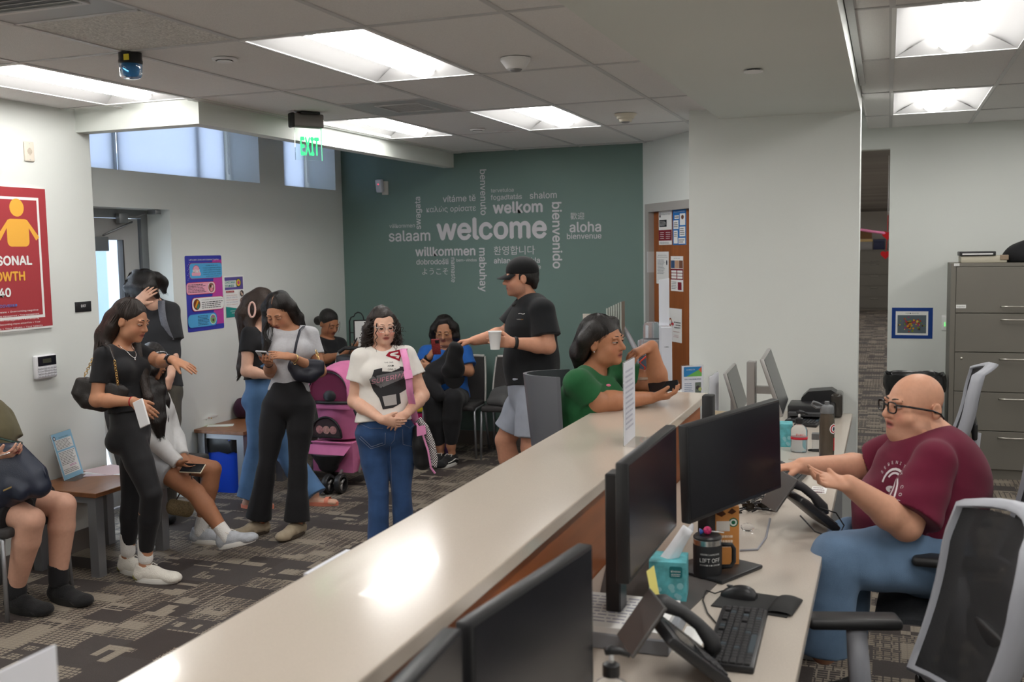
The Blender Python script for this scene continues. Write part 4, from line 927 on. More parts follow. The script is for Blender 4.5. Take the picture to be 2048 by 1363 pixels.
# ---- tall stool at the counter
sp =at_d(1172,945,4.94)
T =Thing('counter_stool','tall grey shell stool under the woman in green','stool',(sp.x,sp.y,0))
M_SHELL =mat('grey_shell',srgb(86,88,94),0.38)
T.put(MB().lathe([(0.0,0.0),(0.21,0.0),(0.21,0.012),(0.05,0.03),(0.03,0.05)],(sp.x,sp.y,0),28),'base',M_LEG,True,40); T.put(MB().lathe([(0.028,0.03),(0.028,0.58)],(sp.x,sp.y,0),16),'column',M_LEG,True)
T.put(MB().tube([(sp.x +0.17*math.cos(t_),sp.y +0.17*math.sin(t_),0.28) for t_ in [6.283*k /20 for k in range(20)]],0.010,6,closed=True),'foot_ring',M_LEG,True)
mb =MB(); rows =[]
lft =Vector((-0.95,-0.15,0)).normalized(); nb =Vector((0.15,-0.95,0)).normalized()
for i in range(12):
    w =i /11; hw =0.24*(1-0.35*w **2) ; row =[]
    for k in range(13):
        a_ =(-1+k /6)*1.25; row.append(Vector((sp.x,sp.y,0.60+0.64*w))+lft *((0.245+0.03*w)*math.cos(a_)-0.03+0.04*w)+nb *(hw *1.05*math.sin(a_)))
    rows.append(row)
mb.grid(rows); mb.grid([[q +lft *0.018 for q in r_] for r_ in rows[::-1]])
rim =rows[11]; mb.grid([rim,[q +lft *0.018 for q in rim]]); mb.grid([[r_[0] for r_ in rows],[r_[0]+lft *0.018 for r_ in rows]]); mb.grid([[r_[12]+lft *0.018 for r_ in rows],[r_[12] for r_ in rows]])
T.put(mb,'back_shell',M_SHELL,True,60)
T.put(MB().lathe([(0.0,0.58),(0.20,0.58),(0.225,0.60),(0.225,0.63),(0.20,0.655),(0.0,0.66)],(sp.x,sp.y,0),28),'seat',M_SHELL,True,50)
# ================================================================== THINGS ON THE COUNTER AND DESK
CT,DT =1.07,0.74                                     # countertop, desk
M_ACR =mat('acrylic_clear',(0.96,0.98,1.0),0.03,trans=0.9,ior=1.2,alpha=0.55)
M_PAPERL =mat('sign_card',srgb(226,228,236),0.45)
M_BLK =mat('black_satin',(0.020,0.020,0.022),0.38); M_DKG =mat('dark_grey_plastic',(0.055,0.055,0.058),0.45); M_SCREEN =mat('monitor_glass',(0.012,0.013,0.017),0.22)
M_SILV =mat('silver_plastic',srgb(176,174,172),0.35,0.5)
def stand_sign(label,A,B,h,m=M_PAPERL,lean=0.0,pr=None,foot=0.07,name='sign_holder'):
    """card in an acrylic stand; A to B is the foot line, seen face on the left-hand side"""
    A =Vector(A); B =Vector(B); u =(B -A); w =u.length; u.normalize(); n =u.cross(UZ); v =(UZ -n *lean).normalized()
    T =Thing(name,label,'sign',(A +B)/2)
    T.put(MB().prism([(0,0.004),(w,0.004),(w,h),(0,h)],(A -n *0.001,u,v,u.cross(v)),0.002),'card',m)
    T.put(MB().prism([(-0.003,0),(w +0.003,0),(w +0.003,h +0.004),(-0.003,h +0.004)],(A -n *0.0045,u,v,u.cross(v)),0.0025),'acrylic_back',M_ACR)
    T.put(MB().prism([(-0.003,-foot),(w +0.003,-foot),(w +0.003,0.0),(-0.003,0.0)],(A,u,n *-1,UZ),0.003),'foot',M_ACR)
    if pr:
        P =Print(A +n *0.0015+v *0.004,u,v); pr(P,w,h); T.take(P.build('printing'))
    return T
A =at_z(1249,893,CT); B =at_d(1270,866,depth_of(A)+0.20); B.z =CT
def _ps(P,w,h): P.lines(0.02,0.05,w -0.02,h -0.03,12,flat(190,192,206),0.4,3)
stand_sign('white paper sign in an acrylic stand on the countertop',A,B,0.325,pr=_ps)
a =at_x(112,1289,-1.22)
T =Thing('sign_holder','white card sign at the near end of the countertop','sign',(a.x,a.y -0.1,CT)); T.put(MB().box((a.x -0.004,a.y -0.30,CT),(a.x,a.y,a.z +0.0)),'card',M_PAPERL)
T.put(MB().box((a.x -0.004,a.y -0.30,CT),(a.x +0.06,a.y,CT +0.003)),'foot',M_ACR)
# iced coffee
c =at_z(1283,804,CT); T =Thing('iced_coffee','clear plastic cup of iced coffee with a red straw on the countertop','cup',c)
T.put(MB().lathe([(0.0,0.002),(0.034,0.002),(0.0435,0.118),(0.0455,0.119),(0.0455,0.122),(0.0425,0.122),(0.033,0.005),(0.0,0.005)],c,32),'cup_body',mat('cup_clear',(0.97,0.97,0.97),0.03,trans=1.0,ior=1.12),True,40)
T.put(MB().lathe([(0.0,0.006),(0.0325,0.006),(0.0375,0.062),(0.0,0.062)],c,32),'coffee',mat('milky_coffee',srgb(188,142,92),0.25),True,40)
T.put(MB().lathe([(0.046,0.117),(0.0475,0.119),(0.0475,0.128),(0.044,0.130),(0.0,0.130)],c,32),'lid',mat('lid_clear',srgb(216,196,176),0.1,trans=0.4,ior=1.2),True,40)
st =[at_d(1283,786,depth_of(c)),at_d(1285,752,depth_of(c)),at_d(1290,734,depth_of(c)),at_d(1279,724,depth_of(c)),at_d(1301,705,depth_of(c))]
T.put(MB().tube(st,0.0042,8),'straw',mat('red_straw',srgb(238,84,64),0.4),True)
# graduation card on a low cabinet by the end wall
T =Thing('low_cabinet','low white cabinet beside the end wall','cabinet',(-1.45,6.55,0)); T.put(MB().box((-1.66,6.38,0),(-1.28,6.87,0.84)),'body',M_GREYP); T.put(MB().box((-1.67,6.37,0.84),(-1.27,6.88,0.865)),'top',M_WHITE)
A =at_z(1364,792,0.865); d_ =depth_of(A); B =at_d(1406,790,d_ +0.03); B.z =0.865
def _pg(P,w,h):
    P.poly([(0.012,h -0.075),(w -0.01,h -0.075),(w -0.01,h -0.012),(0.012,h -0.012)],flat(50,130,190)); P.poly([(0.03,h -0.075),(w -0.01,h -0.075),(w -0.01,h -0.03),(w *0.75,h -0.035)],flat(110,180,90)); P.poly([(w *0.78,h -0.032),(w -0.01,h -0.055),(w -0.01,h -0.012)],flat(214,110,80))
    P.text('SAN DIEGO CITY',0.03,h -0.034,0.014,WHT,w=0.06); P.text('APPLY FOR GRADUATION',0.016,h -0.098,0.018,flat(50,80,130),w=w -0.03); P.lines(0.016,h -0.20,w *0.55,h -0.115,7,flat(120,140,170),0.35,8); P.rect(w *0.62,h -0.19,w -0.015,h -0.115,flat(110,120,110)); P.disc(w *0.75,h -0.15,0.014,flat(70,64,66)); P.disc(w *0.85,h -0.16,0.012,flat(180,190,120))
stand_sign('graduation notice with a blue and green header beside the end wall',A,B,at_d(1364,731,d_).z -0.865,pr=_pg)
# monitors
def monitor(label,TL,TR,h,stand=True,back=M_BLK,th=0.035,screen=True,base_z=DT,rim=None,col_off=0.10,group=None):
    """TL, TR: top corners as seen from the screen side (left to right)"""
    TL,TR =Vector(TL),Vector(TR); u =(TR -TL); w =u.length; u.normalize(); v =UZ -u *UZ.dot(u); v.normalize(); n =u.cross(v); o =TL -v *h
    ctr =(TL +TR)/2; T =Thing('monitor',label,'monitor',(ctr.x,ctr.y,base_z),group)
    Mx =frame(o,u,v,n)
    T.put(MB().rbox((0,0,-th),(w,h,0),0.006,2,Mx),'housing',back,angle=40)
    if screen: T.put(MB().box((0.008,0.014,-0.001),(w -0.008,h -0.008,0.0008),Mx),'screen',M_SCREEN)
    if stand:
        q =ctr -v *(h *0.55)-n *(th +col_off *0.5);
        T.put(MB().rbox((w /2-0.03,h *0.38,-th -col_off *0.55),(w /2+0.03,h *0.58,-th),0.004,1,Mx),'mount',M_DKG)
        b =Vector((q.x,q.y,base_z))-Vector((n.x,n.y,0))*0.03; Mz =frame(b,Vector((u.x,u.y,0)),Vector((n.x,n.y,0)),UZ)
        T.put(MB().rbox((-0.035,-0.022,0.0),(0.035,0.022,o.z -base_z +h *0.72),0.004,1,Mz),'column',M_BLK); T.put(MB().rbox((-0.12,-0.08,0.0),(0.12,0.14,0.014),0.006,2,Mz),'base',M_BLK,angle=40)
    return T
GM ='monitors on the staff desk'
monitor('large black monitor between the brown box and the reception counter',at_d(1373,852,3.17),at_d(1560,797,3.53),0.318,group=GM)
monitor('black monitor standing beside the teal tissue box',at_d(1256,926,2.59),at_d(1353,849,3.12),0.320,group=GM)
monitor('black monitor next to the paper tray',at_z(943,1248,1.20),at_z(1186,1087,1.20),0.32,group=GM)
tr =at_z(925,1254,1.20); tl =at_z(824,1363,1.20); dd =(tl -tr).normalized(); monitor('black monitor at the near end of the desk',tr +dd *0.53,tr,0.32,group=GM)
# two silver monitors at the far station
c =at_d(1541,757,5.42); u_ =Vector((0.22,1,0)).normalized()
TL =c -u_ *0.02+Vector((-0.045,0,0.115));
def far_monitor(label,top,bot,L,sx,dep2):
    top,bot =Vector(top),Vector(bot); v =(top -bot).normalized(); u =Vector((-0.03,1,0)); u =(u -v *u.dot(v)).normalized(); n =u.cross(v); h =(top -bot).length +0.09
    T =Thing('monitor',label,'monitor',(bot.x,bot.y,DT),GM); Mx =frame(top -v *h,u,v,n)
    T.put(MB().rbox((-0.01,0,-0.022),(L,h,0),0.006,2,Mx),'housing',M_SILV,angle=40); T.put(MB().box((0.0,0.012,-0.0005),(L -0.01,h -0.01,0.002),Mx),'screen',M_SCREEN)
    return T,Mx,h
T,Mx,h =far_monitor('silver monitor with an upright stand at the far end of the desk',at_d(1527,716,5.42),at_d(1556,800,5.42),0.50,1,0)
s0 =at_d(1494,722,5.62); s1 =at_d(1512,722,5.62)
T.put(MB().rbox((s0.x,s0.y -0.02,DT +0.015),(s1.x,s0.y +0.06,s0.z),0.004,1),'column',M_SILV); T.put(MB().rbox((s0.x -0.06,s0.y -0.12,DT),(s1.x +0.14,s0.y +0.16,DT +0.015),0.006),'base',M_SILV)
a =at_d(1512,779,5.62); T.put(MB().box((a.x,s0.y -0.005,a.z -0.02),(a.x +0.10,s0.y +0.035,a.z +0.02)),'mount',M_SILV)
T,Mx,h =far_monitor('silver-backed monitor beside the envelopes at the far station',at_d(1453,744,5.85),at_d(1470,800,5.85),0.48,1,0)
b =at_d(1462,800,5.9); T.put(MB().rbox((b.x -0.03,b.y +0.18,DT),(b.x +0.0,b.y +0.26,DT +0.25),0.004),'column',M_SILV); T.put(MB().rbox((b.x -0.06,b.y +0.08,DT),(b.x +0.12,b.y +0.36,DT +0.012),0.004),'base',M_SILV)
# white card and envelope holder near the counter's end
A =at_d(1419,800,5.75); T =stand_sign('small white card sign behind the end of the counter',(A.x,A.y,DT),at_d(1437,800,6.0).xy.to_3d()+Vector((0,0,DT)),at_d(1428,748,5.87).z -DT)
c =at_d(1437,826,5.1); T =Thing('envelope_holder','black holder full of envelopes beside the silver monitor','holder',(c.x,c.y,DT))
T.put(MB().box((c.x -0.05,c.y -0.05,DT),(c.x +0.06,c.y +0.06,DT +0.015)).box((c.x -0.05,c.y -0.05,DT),(c.x -0.045,c.y +0.06,c.z -0.02)).box((c.x +0.055,c.y -0.05,DT),(c.x +0.06,c.y +0.06,c.z -0.03)).box((c.x -0.05,c.y -0.05,DT),(c.x +0.06,c.y -0.045,c.z -0.02)),'tray',M_BLK)
r_ =random.Random(8)
for i in range(7): T.put(MB().box((-0.045,-0.0015,0),(0.045,0.0015,r_.uniform(0.20,0.26)),Matrix.Translation((c.x +0.005,c.y -0.035+i *0.012,DT +0.015)) @ Matrix.Rotation(r_.uniform(-0.1,0.1),4,'X') @ Matrix.Rotation(r_.uniform(-0.12,0.12),4,'Y')),'envelope',mat('env_%d' % (i % 2),srgb(*((226,214,186),(236,234,228))[i % 2]),0.7))
c =at_d(1419,815,4.75); T =Thing('upright_stand','black upright stand at the end of the counter','stand',(c.x,c.y,DT)); T.put(MB().rbox((c.x -0.028,c.y -0.05,DT),(c.x +0.022,c.y +0.03,at_d(1419,788,4.75).z),0.006,2),'column',M_BLK,angle=40); T.put(MB().rbox((c.x -0.08,c.y -0.1,DT),(c.x +0.08,c.y +0.1,DT +0.014),0.005),'base',M_BLK)
# tissue boxes
def tissue_box(label,c,ax,s=(0.115,0.115,0.125),tiss=True,lab=None):
    c =Vector(c); u =Vector(ax).normalized(); w =UZ.cross(u); T =Thing('tissue_box',label,'tissue box',c); Mx =frame(c,u,w,UZ)
    m =mat('tissue_print',srgb(96,178,186),0.5,var=0.45,vscale=26)
    T.put(MB().box((-s[0]/2,-s[1]/2,0),(s[0]/2,s[1]/2,s[2]),Mx),'carton',m)
    if tiss:
        S_ =[]
        for i in range(8):
            t =i /7; S_.append([Mx @ Vector((0.030*(1-0.4*t)*math.cos(a_)+0.06*t,0.016*math.sin(a_)*(1+0.5*math.sin(3*a_)),s[2]-0.004+0.10*t +0.012*math.sin(2*a_)*t)) for a_ in [6.283*k /14 for k in range(14)]])
        mb =MB().grid(S_,True); mb.f.append(tuple(range(7*14,8*14))); mb.mi.append(0); T.put(mb,'tissue',mat('tissue_white',(0.85,0.86,0.9),0.8),True)
    P =Print(c -w *(s[1]/2)-u *(s[0]/2),u,UZ)
    r_ =random.Random(4)
    for i in range(10): P.disc(r_.uniform(0.012,s[0]-0.012),r_.uniform(0.012,0.06),r_.uniform(0.006,0.011),flat(150,206,212),k=14)
    if lab: P.rect(s[0]-0.052,s[2]-0.048,s[0]-0.012,s[2]-0.012,flat(36,112,118),0.006); P.text(lab,s[0]-0.032,s[2]-0.030,0.012,WHT,w=0.030,align='C'); P.lines(s[0]-0.046,s[2]-0.044,s[0]-0.018,s[2]-0.034,2,WHT,0.3,2)
    T.take(P.build('printing')); return T
tc =(at_z(1294,1200,DT)+at_z(1377,1205,DT))/2; ua =(at_z(1377,1205,DT)-at_z(1294,1200,DT)).normalized()
tissue_box('teal tissue box with a tissue pulled up beside the black mug',tc +UZ.cross(ua)*0.058,ua,lab='Kleenex')
tissue_box('teal and white tissue box behind the large monitor',at_z(1570,893,DT)+Vector((-0.02,0.05,0)),(1,0.1,0),(0.11,0.11,0.125),False)
# desk mat
T =Thing('desk_mat','dark grey mat under the tissue box and mug','mat',at_z(1330,1150,DT)); T.put(MB().prism([(q.x,q.y) for q in (at_z(1190,1232,DT),at_z(1368,1232,DT),at_z(1452,1150,DT),at_z(1440,1120,DT),at_z(1215,1120,DT))],((0,0,DT),(1,0,0),(0,1,0),(0,0,1)),0.003),'pad',mat('mat_grey',srgb(84,80,78),0.6))
ZM =DT +0.0032
# mug
c =at_z(1415,1150,ZM); T =Thing('travel_mug','black handled mug reading LIFT OFF with a steel rim','mug',c)
T.put(MB().lathe([(0.0,0.0),(0.043,0.0),(0.047,0.004),(0.048,0.11),(0.047,0.112),(0.0,0.112)],c,36),'mug_body',mat('mug_black',(0.014,0.014,0.016),0.5,bump=0.1,bscale=900),True,40); T.put(MB().lathe([(0.0475,0.110),(0.0475,0.128),(0.044,0.130)],c,36),'steel_rim',M_SILVER if 'M_SILVER' in globals() else mat('silver',(0.75,0.75,0.75),0.25,1.0),True,40); T.put(MB().lathe([(0.0465,0.127),(0.0475,0.134),(0.042,0.140),(0.0,0.140)],c,36),'lid',M_BLK,True,40)
hx =(RT.xy.to_3d()).normalized(); T.put(MB().tube([c +hx *0.046+UZ *0.105,c +hx *0.080+UZ *0.104,c +hx *0.088+UZ *0.090,c +hx *0.088+UZ *0.045,c +hx *0.078+UZ *0.030,c +hx *0.046+UZ *0.028],0.0075,8),'handle',M_BLK,True)
n_ =Vector((-FW.x,-FW.y,0)).normalized()
def on_cyl(T,c,r,body,z,h,w,m,name='lettering',a0=0.0):
    vs,fs,tw,y0,y1 =text_mesh(body,0.0,2); s_ =w /tw; u =UZ.cross(n_); out =[]
    for a,b in vs:
        an =(a -tw /2)*s_ /r +a0; out.append(c +(n_ *math.cos(an)+u *math.sin(an))*(r +0.0006)+UZ *(z +b *h))
    T.put(MB().add(out,fs),name,m)
on_cyl(T,c,0.048,'LIFT OFF',0.058,0.026,0.070,WHT); on_cyl(T,c,0.048,'CENTER | LAUNCHING',0.082,0.010,0.066,WHT); on_cyl(T,c,0.048,'ONWARD AND UPWARD',0.046,0.010,0.070,WHT)
k =c +UZ *0.150; T2 =Thing('lollipop','wrapped pink lollipop lying on the mug lid','candy',k -UZ *0.010); T2.put(MB().ball(k +UZ *0.004,0.014,14,8),'candy',mat('pink_candy',srgb(222,60,120),0.2,var=0.4,vscale=120),True); T2.put(MB().tube([k +UZ *0.002,k +hx *0.055-UZ *0.005],0.0022,6),'stick',M_WHITE,True); T2.put(MB().lathe([(0.003,0),(0.012,0.014)],k -hx *0.012,10,tuple(-hx)),'wrapper',mat('blue_wrap',srgb(60,110,200),0.3),True)
# orange box of coffee
c =at_z(1462,1140,DT); T =Thing('coffee_carton','orange brown printed carton behind the black mug','box',c); M_OR =mat('carton_orange',srgb(206,138,72),0.5,var=0.12,vscale=14); Mx =Matrix.Translation((c.x -0.035,c.y +0.06,DT)) @ Matrix.Rotation(0.35,4,'Z')
T.put(MB().box((-0.045,-0.045,0),(0.045,0.045,0.215),Mx),'carton',M_OR)
P =Print(Mx @ Vector((-0.045,-0.045,0)),Mx.to_3x3() @ Vector((1,0,0)),UZ); P.disc(0.070,0.160,0.016,flat(30,100,70)); P.disc(0.070,0.160,0.012,flat(220,228,220)); P.disc(0.070,0.160,0.007,flat(30,100,70)); P.rect(0.012,0.130,0.058,0.165,flat(226,220,212)); P.lines(0.015,0.07,0.08,0.12,3,flat(236,214,190),0.5,3); P.poly([(0.01,0.19),(0.03,0.205),(0.045,0.19),(0.03,0.18)],flat(80,44,24)); P.poly([(0.05,0.195),(0.065,0.21),(0.08,0.198),(0.065,0.188)],flat(80,44,24)); T.take(P.build('printing'))
# desk phones
def desk_phone(label,c,rz,stand=True):
    t =empty('desk_phone',c,rz,label,'telephone','desk telephones')
    R_ =Matrix.Rotation(math.radians(38),4,'X')       # body slopes: front edge low (+Y is toward the user)
    def B(a,b,r=0.008): return MB().rbox(a,b,r,2,Matrix.Translation((0,0.02,0.075)) @ Matrix.Rotation(math.radians(-40),4,'X'))
    B((-0.11,-0.10,-0.012),(0.11,0.10,0.018),0.01).build('phone_body',M_BLK,t,True,40)
    MB().rbox((-0.075,-0.155,0.0),(0.075,-0.145,0.15),0.003,1,Matrix.Translation((0,-0.02,0.002)) @ Matrix.Rotation(math.radians(-36),4,'X')).build('stand',mat('phone_stand',(0.085,0.08,0.078),0.28),t)
    hs =MB(); base =Matrix.Translation((0,0.02,0.075)) @ Matrix.Rotation(math.radians(-40),4,'X')
    pts =[base @ Vector((-0.085,y,z)) for y,z in ((-0.105,0.030),(-0.085,0.048),(-0.03,0.060),(0.03,0.060),(0.085,0.048),(0.105,0.030))]
    hs.tube(pts,[0.024,0.024,0.017,0.017,0.024,0.024],10); hs.build('handset',M_DKG,t,True)
    MB().box((-0.035,-0.075,0.018),(0.10,0.0,0.0195),base).build('display',mat('phone_lcd',(0.03,0.035,0.04),0.15),t)
    for i in range(4):
        for j in range(3): MB().rbox((0.0+j *0.032,0.010+i *0.021,0.018),(0.024+j *0.032,0.026+i *0.021,0.0225),0.002,1,base).build('phone_key',M_DKG,t)
    return t
c1 =(at_z(1560,1088,DT)+at_z(1655,1040,DT))/2
desk_phone('black desk telephone with its back stand beside the large monitor',(c1.x -0.01,c1.y +0.05,DT),math.radians(-62))
c2 =at_z(1345,1345,DT); desk_phone('black desk telephone by the paper tray and pump bottle',(c2.x +0.02,c2.y -0.02,DT),math.radians(-62))
T =Thing('phone_cord','grey network cable running from the telephone stand','cable',at_z(1500,1100,DT)); T.put(MB().tube([at_z(1540,1062,DT)+UZ *0.05,at_z(1532,1085,DT)+UZ *0.02,at_z(1515,1098,DT +0.004),at_z(1480,1100,DT +0.004)],0.004,8),'cable',mat('grey_cable',srgb(150,152,160),0.5),True)
a =at_d(1656,1072,3.66); b =at_d(1659,1168,3.62)
T =Thing('coil_cord','black coiled handset cord hanging over the desk edge','cable',b); coil =[]
for i in range(150):
    t =i /149; pth =a.lerp(b,t if t < 0.97 else 0.97); an =i *1.05; coil.append(pth +Vector((math.cos(an),math.sin(an),0))*0.009)
T.put(MB().tube(coil,0.0026,5),'coil',M_BLK,True); T.put(MB().tube([at_d(1600,1030,3.72),at_d(1630,1062,3.70),a],0.003,6),'lead',M_BLK,True)
# cables behind the phone
mb =Thing('cable_bundle','loose black cables on the desk behind the telephone','cable',at_z(1520,1010,DT)); r_ =random.Random(2)
for i in range(9):
    p0 =at_z(1495+r_.uniform(-15,60),1000+r_.uniform(-20,25),DT +0.006); pts =[p0]
    for k in range(7): pts.append(pts[-1]+Vector((r_.uniform(-0.05,0.05),r_.uniform(-0.05,0.07),0))); pts[-1].z =DT +0.006+r_.uniform(0,0.02)
    o =mb.put(MB().tube(pts,0.0035,6),'cable',M_BLK,True)
pts =[at_d(1640,1015,3.95),at_d(1672,1025,3.96),at_d(1688,1050,3.95),at_d(1680,1066,3.93),at_d(1650,1050,3.95)]; mb.put(MB().tube(pts,0.003,6),'cable',M_BLK,True)
# keyboards and mice
M_KEY =mat('key_black',(0.028,0.028,0.030),0.5); M_KEYL =mat('key_legend',(0.045,0.065,0.08),0.5)
_keyme ={}
def keyboard(label,c,ux_,uy_,L=0.44,W=0.135,m=M_KEY):
    """ux_: along the rows; uy_: toward the far (function key) side"""
    u =Vector(ux_).normalized(); w =UZ.cross(u); w =w if w.dot(Vector(uy_)) > 0 else -w; Mx =frame(c,u,w,UZ); T =Thing('keyboard',label,'keyboard',c)
    T.put(MB().rbox((-L /2,-W /2,0),(L /2,W /2,0.020),0.006,2,Mx),'key_bed',M_BLK,angle=40)
    rows =6; cw =(L -0.016)/22
    for r in range(rows):
        x =-L /2+0.008; y =W /2-0.012-(r +1)*(W -0.022)/rows; k =0
        while k < 22:
            span =7 if (r == 5 and k == 4) else (2 if (k in (0,13) and r in (2,3,4)) else 1)
            if (r == 0 and k in (1,6,11)) or k in (15,19) and r in (0,3) : k += 1; continue
            span =min(span,22-k); key =(span,round(cw,4),m.name,(r *7+k) % 13 == 0)
            if key not in _keyme:
                me =MB().rbox((0.0012,0.0012,0),(span *cw -0.0012,(W -0.022)/rows -0.0016,0.007),0.0018,1).mesh('key'); me.materials.append(M_KEYL if key[3] and L > 0.4 else m); _keyme[key]=me
            o =bpy.data.objects.new('key',_keyme[key]); COL.objects.link(o); o.parent =T.root; o.matrix_local =Matrix.Translation(-T.b) @ Mx @ Matrix.Translation((x +k *cw,y,0.0185)); k += span
    return T
kc =[at_z(*q,DT) for q in ((1447.6,1212),(1538.7,1229),(1504,1363),(1400.5,1341))]; ctr =sum(kc,Vector())/4
keyboard('black keyboard on the desk below the mouse pad',ctr,kc[0]-kc[3],kc[0]-kc[1])
k2 =at_z(1590,968,DT); keyboard('black keyboard under the hand of the bald man',Vector((k2.x -0.05,k2.y +0.0,DT)),(0.12,1,0),(-1,0,0))
k3 =(at_z(1625,862,DT)+at_z(1618,832,DT))/2; keyboard('grey-black keyboard at the far station by the printer',Vector((k3.x,k3.y +0.08,DT)),(0.1,1,0),(-1,0,0))
def mouse(label,c,d):
    d =Vector(d).normalized(); Mx =frame(c,UZ.cross(d)*-1,d,UZ); T =Thing('computer_mouse',label,'mouse',c,'computer mice'); rows =[]
    for i in range(11):
        y =-0.055+0.11*i /10; s_ =math.sqrt(max(0.02,1-(y /0.0585)**2)); hh =0.036*s_ *(1-0.25*y /0.055)
        rows.append([Mx @ Vector((0.031*s_ **0.6*math.cos(a_),y,hh *max(0,math.sin(a_))**0.8)) for a_ in [math.pi *k /12 for k in range(13)]])
    mb =MB().grid(rows); mb.f += [tuple(range(13)),tuple(range(10*13,11*13))[::-1]]; mb.mi += [0,0]; T.put(mb,'shell',M_BLK,True,60); T.put(MB().rbox((-0.004,0.018,0.026),(0.004,0.040,0.0335),0.003,1,Mx),'scroll_wheel',M_DKG); return T
# mouse pad with wrist rest
p0,p1,p2,p3 =at_z(1438,1203,DT),at_z(1470,1183,DT),at_z(1600,1190,DT),at_z(1575,1248,DT)
pc =(p0 +p2)/2; pu =(at_z(1590,1218,DT)-at_z(1450,1197,DT)); pl =pu.length; pu.normalize(); Mx =frame(at_z(1450,1197,DT),pu,UZ.cross(pu),UZ)
T =Thing('mouse_pad','black mouse pad with a gel wrist rest','mouse pad',pc); T.put(MB().rbox((-0.02,-0.085,0),(pl *0.98,0.085,0.005),0.002,1,Mx),'pad',mat('pad_black',(0.03,0.03,0.03),0.8));
rows =[]
for i in range(11):
    y =-0.075+0.15*i /10; s_ =(1-(y /0.085)**4); rows.append([Mx @ Vector((pl *0.86+0.038*math.cos(a_),y,0.005+0.022*s_ *math.sin(a_))) for a_ in [math.pi *k /10 for k in range(11)]])
T.put(MB().grid(rows),'wrist_rest',MATS['pad_black'],True)
mc =at_z(1478,1192,DT +0.005); mouse('black computer mouse on the mouse pad',mc,pu *-1)
T =Thing('mouse_cable','thin black cable curling from the mouse','cable',at_z(1430,1225,DT)); T.put(MB().tube([mc -pu *0.05+UZ *0.012,at_z(1430,1186,DT +0.006),at_z(1412,1180,DT +0.006),at_z(1406,1200,DT +0.004),at_z(1415,1225,DT +0.004),at_z(1432,1245,DT +0.004)],0.0022,6),'cable',M_BLK,True)
m2 =at_z(1560,935,DT); mouse('computer mouse under the fingers of the bald man',Vector((m2.x -0.02,m2.y,DT)),(-1,0.1,0)); m3 =at_z(1588,843,DT); mouse('computer mouse at the far station behind the pump bottle',m3,(-1,0.3,0))
# paper tray, notes, pen
a,b =at_z(1190,1290,DT),at_z(1368,1290,DT); T =Thing('paper_tray','grey tray stacked with printed sheets on the desk','tray',(-0.69,2.83,DT)); T.put(MB().rbox((-0.86,2.62,DT),(-0.54,2.90,DT +0.045),0.004,1),'tray',mat('tray_grey',srgb(140,144,150),0.5))
T.put(MB().box((-0.85,2.625,DT +0.045),(-0.56,2.895,DT +0.062)),'paper_stack',M_PAPER); P =Print((-0.85,2.625,DT +0.062),UX,UY); P.lines(0.02,0.03,0.27,0.25,9,flat(150,150,170),0.3,5); T.take(P.build('printing'))
T =Thing('loose_sheet','loose white sheet sticking out beside the paper tray','paper',(-0.50,2.76,DT)); T.put(MB().box((-0.535,2.66,DT),(-0.47,2.86,DT +0.001)),'sheet',M_PAPER)
c =at_z(1318,1226,ZM); T =Thing('sticky_pad','yellow sticky note pad on the desk mat','note pad',c); T.put(MB().rbox((-0.036,-0.03,0),(0.036,0.03,0.008),0.001,1,Matrix.Translation(c) @ Matrix.Rotation(0.3,4,'Z')),'pad',mat('sticky_yellow',srgb(238,226,130),0.7))
A =at_z(1260,1208,ZM +0.004); B =at_z(1366,1224,ZM +0.004); T =Thing('ballpoint_pen','blue ballpoint pen lying on the desk mat','pen',(A +B)/2); T.put(MB().tube([A,A.lerp(B,0.08),A.lerp(B,0.75),B],[0.003,0.0045,0.0045,0.004],8),'barrel',mat('pen_blue',srgb(40,100,190),0.3),True)
# yellow note stuck to the monitor
q0,q1,q2,q3 =at_d(1293,1142,2.72),at_d(1308,1130,2.78),at_d(1319,1190,2.78),at_d(1305,1206,2.72)
T =Thing('sticky_note','yellow sticky note hanging from the lower edge of the monitor','note',q3); mb =MB().add([q0,q1,q2,q3]+[q +FW *0.0015 for q in (q0,q1,q2,q3)],[(0,1,2,3),(7,6,5,4),(0,4,5,1),(1,5,6,2),(2,6,7,3),(3,7,4,0)]); T.put(mb,'note',MATS['sticky_yellow'])
